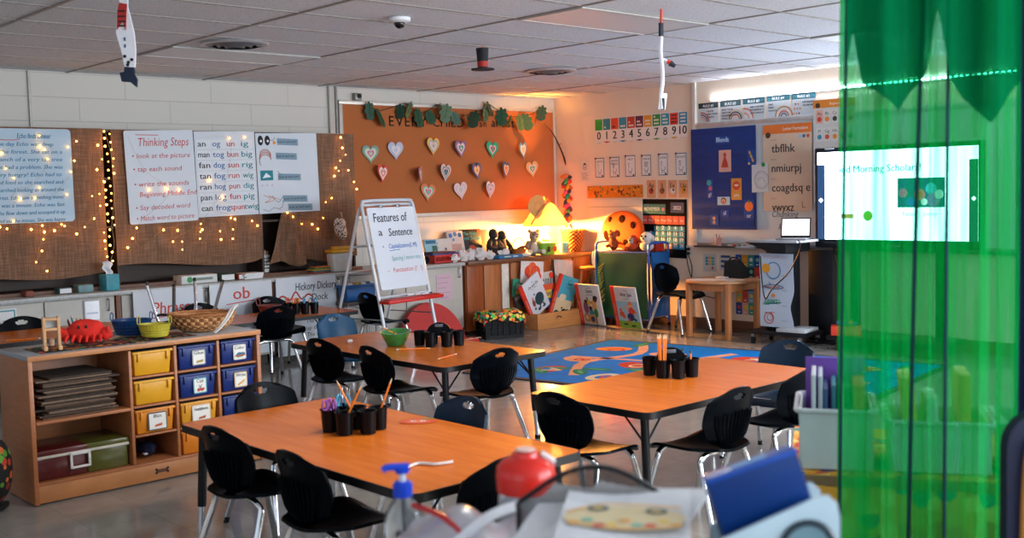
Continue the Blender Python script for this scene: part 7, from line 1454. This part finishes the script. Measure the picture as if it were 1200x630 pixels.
# zip bag
t = thing('zip_bag', 'clear plastic zip bag with a red seal stripe lying in front', 'bag', dpos(-.10, 1.72, DZ+.002), DROT+R(-12)); 
b = MB(); b.grid(lambda u, v: ((u-.5)*.21, (v-.5)*.22, .155+.045*sin(pi*u)*sin(pi*v)+.012*sin(9*u+5*v)+.04*v), 24, 18, M('#eeeaf2', .2, var=.06, sc=9, trans=.5), .002); b.build('bag_film', t)
b = MB(); b.ball((0, 0, .085), (.085, .09, .085), M('#dcdae2', .6, var=.08, sc=9), 18, 10, fn=lambda c: 1+.08*sin(c.x*7+c.y*5)); b.build('bag_contents', t)
b = MB(); b.tube([(-.09, .06, .222), (-.02, .0, .222), (.04, -.06, .20)], .005, M('#c0282c', .3), 6); b.build('seal_stripe', t)
b = MB(); b.tube([(.0, -.09, .19), (.05, -.01, .225), (.09, .06, .228)], .009, M('#dcdce0', .3), 6); b.build('white_slider', t)
# wire basket with papers
t = thing('wire_file_basket', 'black wire mesh basket with a curved rim holding teal folders and papers', 'basket', dpos(.118, 1.55, DZ+.002), DROT)
def meshm(nt, N, L, b):
    b.inputs['Base Color'].default_value = lin('#1a1a1c'); b.inputs['Roughness'].default_value = .5
    tc = N.new('ShaderNodeTexCoord'); ck = N.new('ShaderNodeTexBrick'); ck.offset = .5; ck.inputs['Scale'].default_value = 1; ck.inputs['Brick Width'].default_value = .005; ck.inputs['Row Height'].default_value = .0035; ck.inputs['Mortar Size'].default_value = .0009; mp = N.new('ShaderNodeCombineXYZ'); sp = N.new('ShaderNodeSeparateXYZ'); ad = N.new('ShaderNodeMath')
    L.new(tc.outputs['Object'], sp.inputs[0]); L.new(sp.outputs[0], ad.inputs[0]); L.new(sp.outputs[1], ad.inputs[1]); L.new(ad.outputs[0], mp.inputs[0]); L.new(sp.outputs[2], mp.inputs[1]); L.new(mp.outputs[0], ck.inputs[0])
    tr = N.new('ShaderNodeBsdfTransparent'); mx = N.new('ShaderNodeMixShader'); o = [n for n in N if n.type == 'OUTPUT_MATERIAL'][0]; L.new(ck.outputs['Fac'], mx.inputs[0]); L.new(tr.outputs[0], mx.inputs[1]); L.new(b.outputs[0], mx.inputs[2]); L.new(mx.outputs[0], o.inputs[0])
MESH = NODES('wire_mesh', meshm)
bw, bd, bh = .235, .26, .255
b = MB(); back = lambda u: bh+.055*sin(pi*u)
b.grid(lambda u, v: ((u-.5)*bw, bd/2, v*back(u)), 16, 4, MESH); b.grid(lambda u, v: ((u-.5)*bw, -bd/2, v*(bh-.06)), 16, 4, MESH)
for s in (-1, 1): b.grid(lambda u, v, s=s: (s*bw/2, (u-.5)*bd, v*(bh-.06+.06*u)), 10, 4, MESH)
b.build('mesh_wall', t)
b = MB(); R_ = [(-bw/2, -bd/2, bh-.06), (-bw/2, bd*.2, bh-.035), (-bw/2, bd/2-.02, bh-.0)] + [((u-.5)*bw, bd/2, back(u)) for u in [k/12 for k in range(13)]] + [(bw/2, bd/2-.02, bh), (bw/2, bd*.2, bh-.035), (bw/2, -bd/2, bh-.06)]
b.tube(R_, .004, BLKM, 8, 2); b.tube([(-bw/2, -bd/2, bh-.06), (bw/2, -bd/2, bh-.06)], .005, BLKM, 8); 
for z in (.004,): b.box((0, 0, z), (bw-.01, bd-.01, .006), BLKM)
b.build('rim', t)
TF = M('#1f5a74', .35, var=.08)
for k in range(4):
    b = MB(); b.box((.0, -.0, .0), (.18, .23, .012), M(('#174a60', '#2a7a94', '#d0d4d8', '#1f5a74')[k], .4, var=.05), .003); o = b.build('file_folder'); o.matrix_world = t.matrix_basis @ Matrix.Translation((0, -.005, .03+.046*k)) @ Matrix.Rotation(.10, 4, 'X') @ Matrix.Rotation(.02*(k-1), 4, 'Z')
    tag(o, ['dark teal folder at the bottom of the wire basket', 'bright teal folder second in the wire basket', 'white folder third in the wire basket', 'teal folder just under the papers in the wire basket'][k], 'folder', 'folders in the wire basket')
def paperp(lab, dx, dy, z, rz, rx, art, nm='printed_page'):
    b = MB(); b.grid(lambda u, v: ((u-.5)*.185, (v-.5)*.23, .004*sin(u*5+v*3)), 14, 10, I('#d8d8dc'), .0015); b.z = .006
    if art:
        b.disc(0, -.015, .088, I('#d8c49a'), 0, .05); b.disc(-.04, .02, .016, I('#4a5a5a'), .001, .013); b.disc(-.04, .02, .009, I('#c8b070'), .0014, .007); b.disc(.045, .012, .016, I('#4a5a5a'), .001, .013); b.disc(.045, .012, .009, I('#c8b070'), .0014, .007)
        for k in range(9): b.disc(-.07+.018*k, -.04+.012*sin(k*2), .009, I(('#d8a05a', '#7ab09a', '#c85a4a', '#e0c06a')[k % 4]), .0008)
        b.line([(-.085, .0), (-.03, .04), (.08, .03)], .008, I('#e0b070'), .0006); b.line([(-.08, -.03), (.0, -.06), (.08, -.045)], .01, I('#e0b070'), .0006)
    o = b.build(nm); o.matrix_world = t.matrix_basis @ Matrix.Translation((dx, dy, z)) @ Matrix.Rotation(rz, 4, 'Z') @ Matrix.Rotation(rx, 4, 'X'); tag(o, lab, 'paper', 'papers on the wire basket')
paperp('blank white page sticking up at the back of the wire basket pile', -.01, .07, .246, -.35, .16, False)
paperp('white page pointing right in the wire basket pile', .05, .05, .258, -.45, .10, False)
paperp('printed page with two round grey eyes on top of the wire basket pile', .035, -.01, .270, -.16, .05, True)
# blue binder in pale holder
t = thing('plastic_holder', 'pale blue-white plastic holder with a dark round opening at the bottom', 'holder', dpos(.357, 1.50, DZ+.002), DROT+R(4)); PW_ = M('#b4cad4', .25, var=.04)
b = MB(); X = Matrix(((1, 0, 0, 0), (0, 0, -1, 0), (0, 1, 0, 0), (0, 0, 0, 1)))
b.prism([(-.082, 0), (.082, 0), (.082, .285), (.078, .305), (.066, .316), (.05, .314), (-.082, .262)], .03, .036, PW_, X); b.prism([(-.082, 0), (.082, 0), (.082, .285), (.078, .305), (.066, .316), (.05, .314), (-.082, .262)], -.036, -.03, PW_, X)
b.box((-.08, 0, .095), (.005, .062, .19), PW_); b.box((.08, 0, .14), (.005, .062, .28), PW_); b.box((0, 0, .004), (.16, .062, .006), PW_); b.build('holder_body', t)
b = MB(); n = 26; b.tube([(.036+.037*cos(2*pi*k/n), -.0375, .243+.037*sin(2*pi*k/n)) for k in range(n)], .005, M('#24343c', .4), 6, closed=True); b.lathe([(0, 0), (.035, 0), (.035, .002), (0, .002)], M('#6a8a94', .4), 26, (.036, -.0365, .243), (pi/2, 0, 0)); b.build('round_opening', t)
t2 = thing('blue_binder', 'royal blue plastic binder case slanting out of the pale holder', 'binder', mat=t.matrix_basis @ Matrix.Translation((-.012, 0, .281)) @ Matrix.Rotation(-R(17), 4, 'Y')); BB_ = M('#06316f', .35, var=.05, spec=.25)
b = MB(); b.box((0, -.013, .03), (.132, .004, .10), BB_, .001); b.box((0, .013, .03), (.132, .004, .10), BB_, .001); b.box((-.0645, 0, .03), (.004, .026, .10), BB_); b.box((.0645, 0, .03), (.004, .026, .10), BB_); b.build('binder_covers', t2)
b = MB(); b.box((0, 0, .077), (.135, .032, .008), M('#0f46a0', .3), .003); b.box((-.0, -.002, .0815), (.05, .012, .002), I('#8ab0d8')); b.build('top_edge', t2)
# ================================================================ floral covered table with bins
TROT = DROT-R(16)
def tpos(u, z, v=0): return dpos(.882+.961*u+.276*v, 2.98-.276*u+.961*v, z)
FL = dotmat('#e09a30', ['#d8402a', '#f0b84a', '#2f7a7a', '#c83a24', '#f0c86a', '#6a5a7a'], 20, .5)
t = thing('floral_table', 'low table draped in orange floral cloth under the white bins', 'table', tpos(.435, .001), TROT); FT = .752
b = MB(); b.box((0, 0, FT-.02), (1.08, .54, .03), M('#8a6a4a', .5), .003); b.build('table_board', t)
for sx in (-1, 1):
    for sy in (-1, 1): b = MB(); b.box((sx*.48, sy*.22, (FT-.036)/2), (.04, .04, FT-.038), M('#8a6a4a', .5), .003); b.build('leg', t)
b = MB()
def fcl(u, v):
    s = (v-.28)*1.6; y = -.278 if s < 0 else -.278+s*.482; z = FT+.001 if s >= 0 else FT+.001+s*1.45; return ((u-.5)*1.1, y+(-.012*sin(u*40)*min(1, -s*3) if s < 0 else 0), max(.02, z))
b.grid(fcl, 60, 20, FL, .003); b.build('floral_cloth', t)
def wbin(lab, u, w, d, h, c='#c8ccd2'):
    t = thing('white_bin', lab, 'bin', tpos(u, FT+.006, -.12), TROT, 'bins on the floral table'); m = M(c, .4, var=.03); b = MB()
    for s in (-1, 1): b.prism([(-w/2*.9, 0), (w/2*.9, 0), (w/2, h), (-w/2, h)], s*d/2-.003, s*d/2+.003, m, Matrix(((1, 0, 0, 0), (0, 0, -1, 0), (0, 1, 0, 0), (0, 0, 0, 1)))); b.prism([(-d/2, 0), (d/2, 0), (d/2, h), (-d/2, h)], s*w/2*.95-.003, s*w/2*.95+.003, m, Matrix(((0, 0, 1, 0), (1, 0, 0, 0), (0, 1, 0, 0), (0, 0, 0, 1))))
    b.box((0, 0, .004), (w*.88, d-.01, .006), m); b.build('bin_body', t)
    b = MB(); b.tube(rr(w+.012, d+.012, .02, h), .007, m, 6, closed=True); b.build('rim', t); return t
def rr(w, d, r, z): return [(x, y, z) for x, y in rrect(w, d, r, 3, -w/2, -d/2)]
wbin('white plastic bin full of folders at the left curtain edge', .0, .185, .24, .15)
FOLD = [('#6a3aa0', 'purple', .00, .245, .10), ('#c8ccd4', 'white', -.055, .225, 0), ('#b0b8c4', 'grey', -.038, .222, 0), ('#2a4a7a', 'navy', -.025, .19, 0), ('#1f6a7a', 'teal', -.005, .2, 0), ('#c0c8cc', 'pale grey', .015, .195, 0), ('#1f5a6a', 'dark teal', .03, .195, 0), ('#d8481f', 'orange-red', .058, .2, 0)]
for k, (c, nm, dx, h, dy) in enumerate(FOLD):
    b = MB()
    if k == 0: b.box((0, .0, h/2), (.155, .008, h), M(c, .4, var=.04), .002)
    else: b.box((0, 0, h/2), (.03 if nm == 'orange-red' else .011, .16, h), M(c, .4, var=.04), .002)
    o = b.build('file_folder'); o.matrix_world = Matrix.Translation(tpos(dx, FT+.0165, dy-.12)) @ Matrix.Rotation(TROT, 4, 'Z'); tag(o, f'{nm} folder standing in the white bin beside the curtain', 'folder', 'folders in the white bin')
wbin('white bin seen dimly through the green curtain, middle of the covered table', .25, .245, .22, .125)
wbin('white bin seen dimly through the green curtain, at the dark blue edge', .54, .28, .22, .125)
for k, (a, h, c, lab) in enumerate(((1.06, .22, '#d8b03a', 'yellow folder in the middle bin behind the green curtain'), (1.11, .17, '#c8c8c8', 'white folder in the middle bin behind the green curtain'), (1.18, .23, '#d89a3a', 'orange-yellow folder at the right of the middle bin behind the green curtain'), (1.35, .2, '#c0c4c0', 'pale folder in the last bin behind the green curtain'), (1.45, .19, '#3a8a6a', 'green folder in the last bin behind the green curtain'))):
    b = MB(); b.box((0, 0, h/2), (.03, .15, h), M(c, .5, var=.05), .002, rot=(0, .06*(k-2), 0)); o = b.build('file_folder'); o.matrix_world = Matrix.Translation(tpos((a-.882)/.961, FT+.0185, -.12)) @ Matrix.Rotation(TROT, 4, 'Z'); tag(o, lab, 'folder', 'folders behind the curtain')
# ================================================================ green sheer curtain
SG = SHEER('#04b04c', .68, '#98e8c8'); SG2 = SHEER('#047a4c', .75, '#48b890'); SEAM = M('#083a48', .8, var=.1)
cb_ = 2.30
t = thing('curtain', 'sheer green curtain hanging close in front of the bright screen', 'curtain', dpos(.88, cb_, 0), DROT)
b = MB()
def cur(u, v):
    x = -.18+.36*u; z = .12+2.42*v; x += .03*(v-.55)*(1-u)+.008*sin(3*v+7*u)*u
    return (x, .022*sin(u*21+1.4*sin(v*2.2))+.014*sin(u*47+2.5*v)+.006*sin(u*90), z)
b.grid(cur, 110, 18, SG); b.build('sheer_panel', t)
b = MB()
VP = [(-.23, 1.60), (-.197, 1.637), (-.165, 1.80), (-.149, 1.69), (-.073, 1.634), (-.02, 1.708), (-.002, 1.84), (.028, 1.699), (.108, 1.602), (.166, 1.673), (.21, 1.72)]
def zlow(x):
    for (a, c), (d, e) in zip(VP, VP[1:]):
        if a <= x <= d: return c+(e-c)*(x-a)/(d-a)
    return 1.7
def val(u, v):
    x = -.178+.36*u; zb = zlow(x)
    return (x, -.035+.014*sin(u*20+1), 2.54-(2.54-zb)*(1-v))
b.grid(val, 120, 8, SG2); b.build('pennant_valance', t)
for u0, u1, w_ in ((.03, .02, .0035), (.46, .385, .0042), (.60, .615, .0036)):
    b = MB(); b.tube([Vector(cur(u1+(u0-u1)*v, v))+Vector((0, -.006, 0)) for v in [k/12 for k in range(13)]], w_, SEAM, 6); b.build('seam', t)
t = thing('navy_curtain', 'dark navy curtain at the right edge of the photo', 'curtain', dpos(1.14, 2.32, 0), DROT)
b = MB(); b.grid(lambda u, v: (-.065+.26*u, .02*sin(u*20), .1+2.44*v), 30, 6, M('#06103a', .85, var=.1), .003); b.build('curtain_cloth', t)
b = MB(); b.tube([(-.5, .0, 2.55), (.3, 0, 2.55)], .008, STEEL, 8); o = b.build('curtain_rail'); o.matrix_world = t.matrix_basis @ Matrix.Translation((0, -.0, .0)); tag(o, 'thin metal rail at the ceiling holding the curtains', 'rail')
t = thing('navy_chair_back', 'dark navy padded seat back with a tan band at the lower right edge', 'chair back', dpos(.965, 2.0, .001), DROT)  # upholstered navy chair back edged in tan
b = MB(); b.prism(rrect(.16, 1.06, .07, 6, -.06, .0), -.015, .015, M('#0a1230', .7, var=.1), Matrix(((1, 0, 0, 0), (0, 0, -1, 0), (0, 1, 0, 0), (0, 0, 0, 1)))); b.build('padded_back', t)
b = MB(); b.tube([(-.03, -.019, .4), (-.028, -.019, .8), (-.02, -.019, .98), (.0, -.019, 1.01)], .010, M('#c8843a', .6), 8); b.build('tan_band', t)
# ================================================================ light
def area(nm, loc, rot, sx, sy, e, c):
    l = bpy.data.lights.new(nm, 'AREA'); l.shape = 'RECTANGLE'; l.size = sx; l.size_y = sy; l.energy = e; l.color = c; o = bpy.data.objects.new(nm, l); COL.objects.link(o); o.location = loc; o.rotation_euler = rot; return o
DAY = (.80, .90, 1.0)
for k in range(3):
    area('daylight', (-11.6+.5+1.6+k*3.7, YW+.02, 1.6), (pi/2+.5, 0, 0), 3.0, 1.25, (20, 150, 300)[k], DAY)
    area('daylight', (XW+.02, YW+.5+1.55+k*3.63, 1.6), (pi/2+.1, 0, -pi/2), 3.0, 1.25, (14, 4, 3)[k], DAY)
for x, y, e in ((-6.2, -6.0, 22), (-4.2, -7.6, 34)):
    area('overhead_fill', (x, y, HC-.02), (0, 0, 0), 1.2, .6, e, (1, .95, .88))  # unseen overhead fill, added to brighten table tops and other level surfaces
l = bpy.data.lights.new('lamp_glow', 'POINT'); l.energy = 430; l.color = (1, .40, .07); l.shadow_soft_size = .05; o = bpy.data.objects.new('lamp_glow', l); COL.objects.link(o); o.location = lp+Vector((0, -.02, .30))
W = bpy.data.worlds.new('sky'); SC.world = W; W.use_nodes = True; W.node_tree.nodes['Background'].inputs[0].default_value = (.55, .72, 1, 1); W.node_tree.nodes['Background'].inputs[1].default_value = .6
# ================================================================ camera
cam = bpy.data.cameras.new('camera'); co = bpy.data.objects.new('camera', cam); COL.objects.link(co); SC.camera = co
cam.sensor_width = 36; cam.lens = FPX/1200*36; cam.clip_start = .05; cam.clip_end = 60
m = Matrix.Identity(4)
for i in range(3): m[i][0] = _r2[i]; m[i][1] = -_d2[i]; m[i][2] = -_f[i]; m[i][3] = CAM[i]
co.matrix_world = m
cam.dof.use_dof = True; cam.dof.focus_distance = 9.0; cam.dof.aperture_fstop = 4.0
vs = SC.view_settings; vs.view_transform = 'Standard'; vs.look = 'None'; vs.gamma = 1; vs.exposure = .5; vs.use_curve_mapping = False
SC.cycles.use_denoising = True; SC.cycles.max_bounces = 8; SC.cycles.transparent_max_bounces = 16; SC.cycles.sample_clamp_indirect = 6; SC.cycles.caustics_reflective = False; SC.cycles.caustics_refractive = False
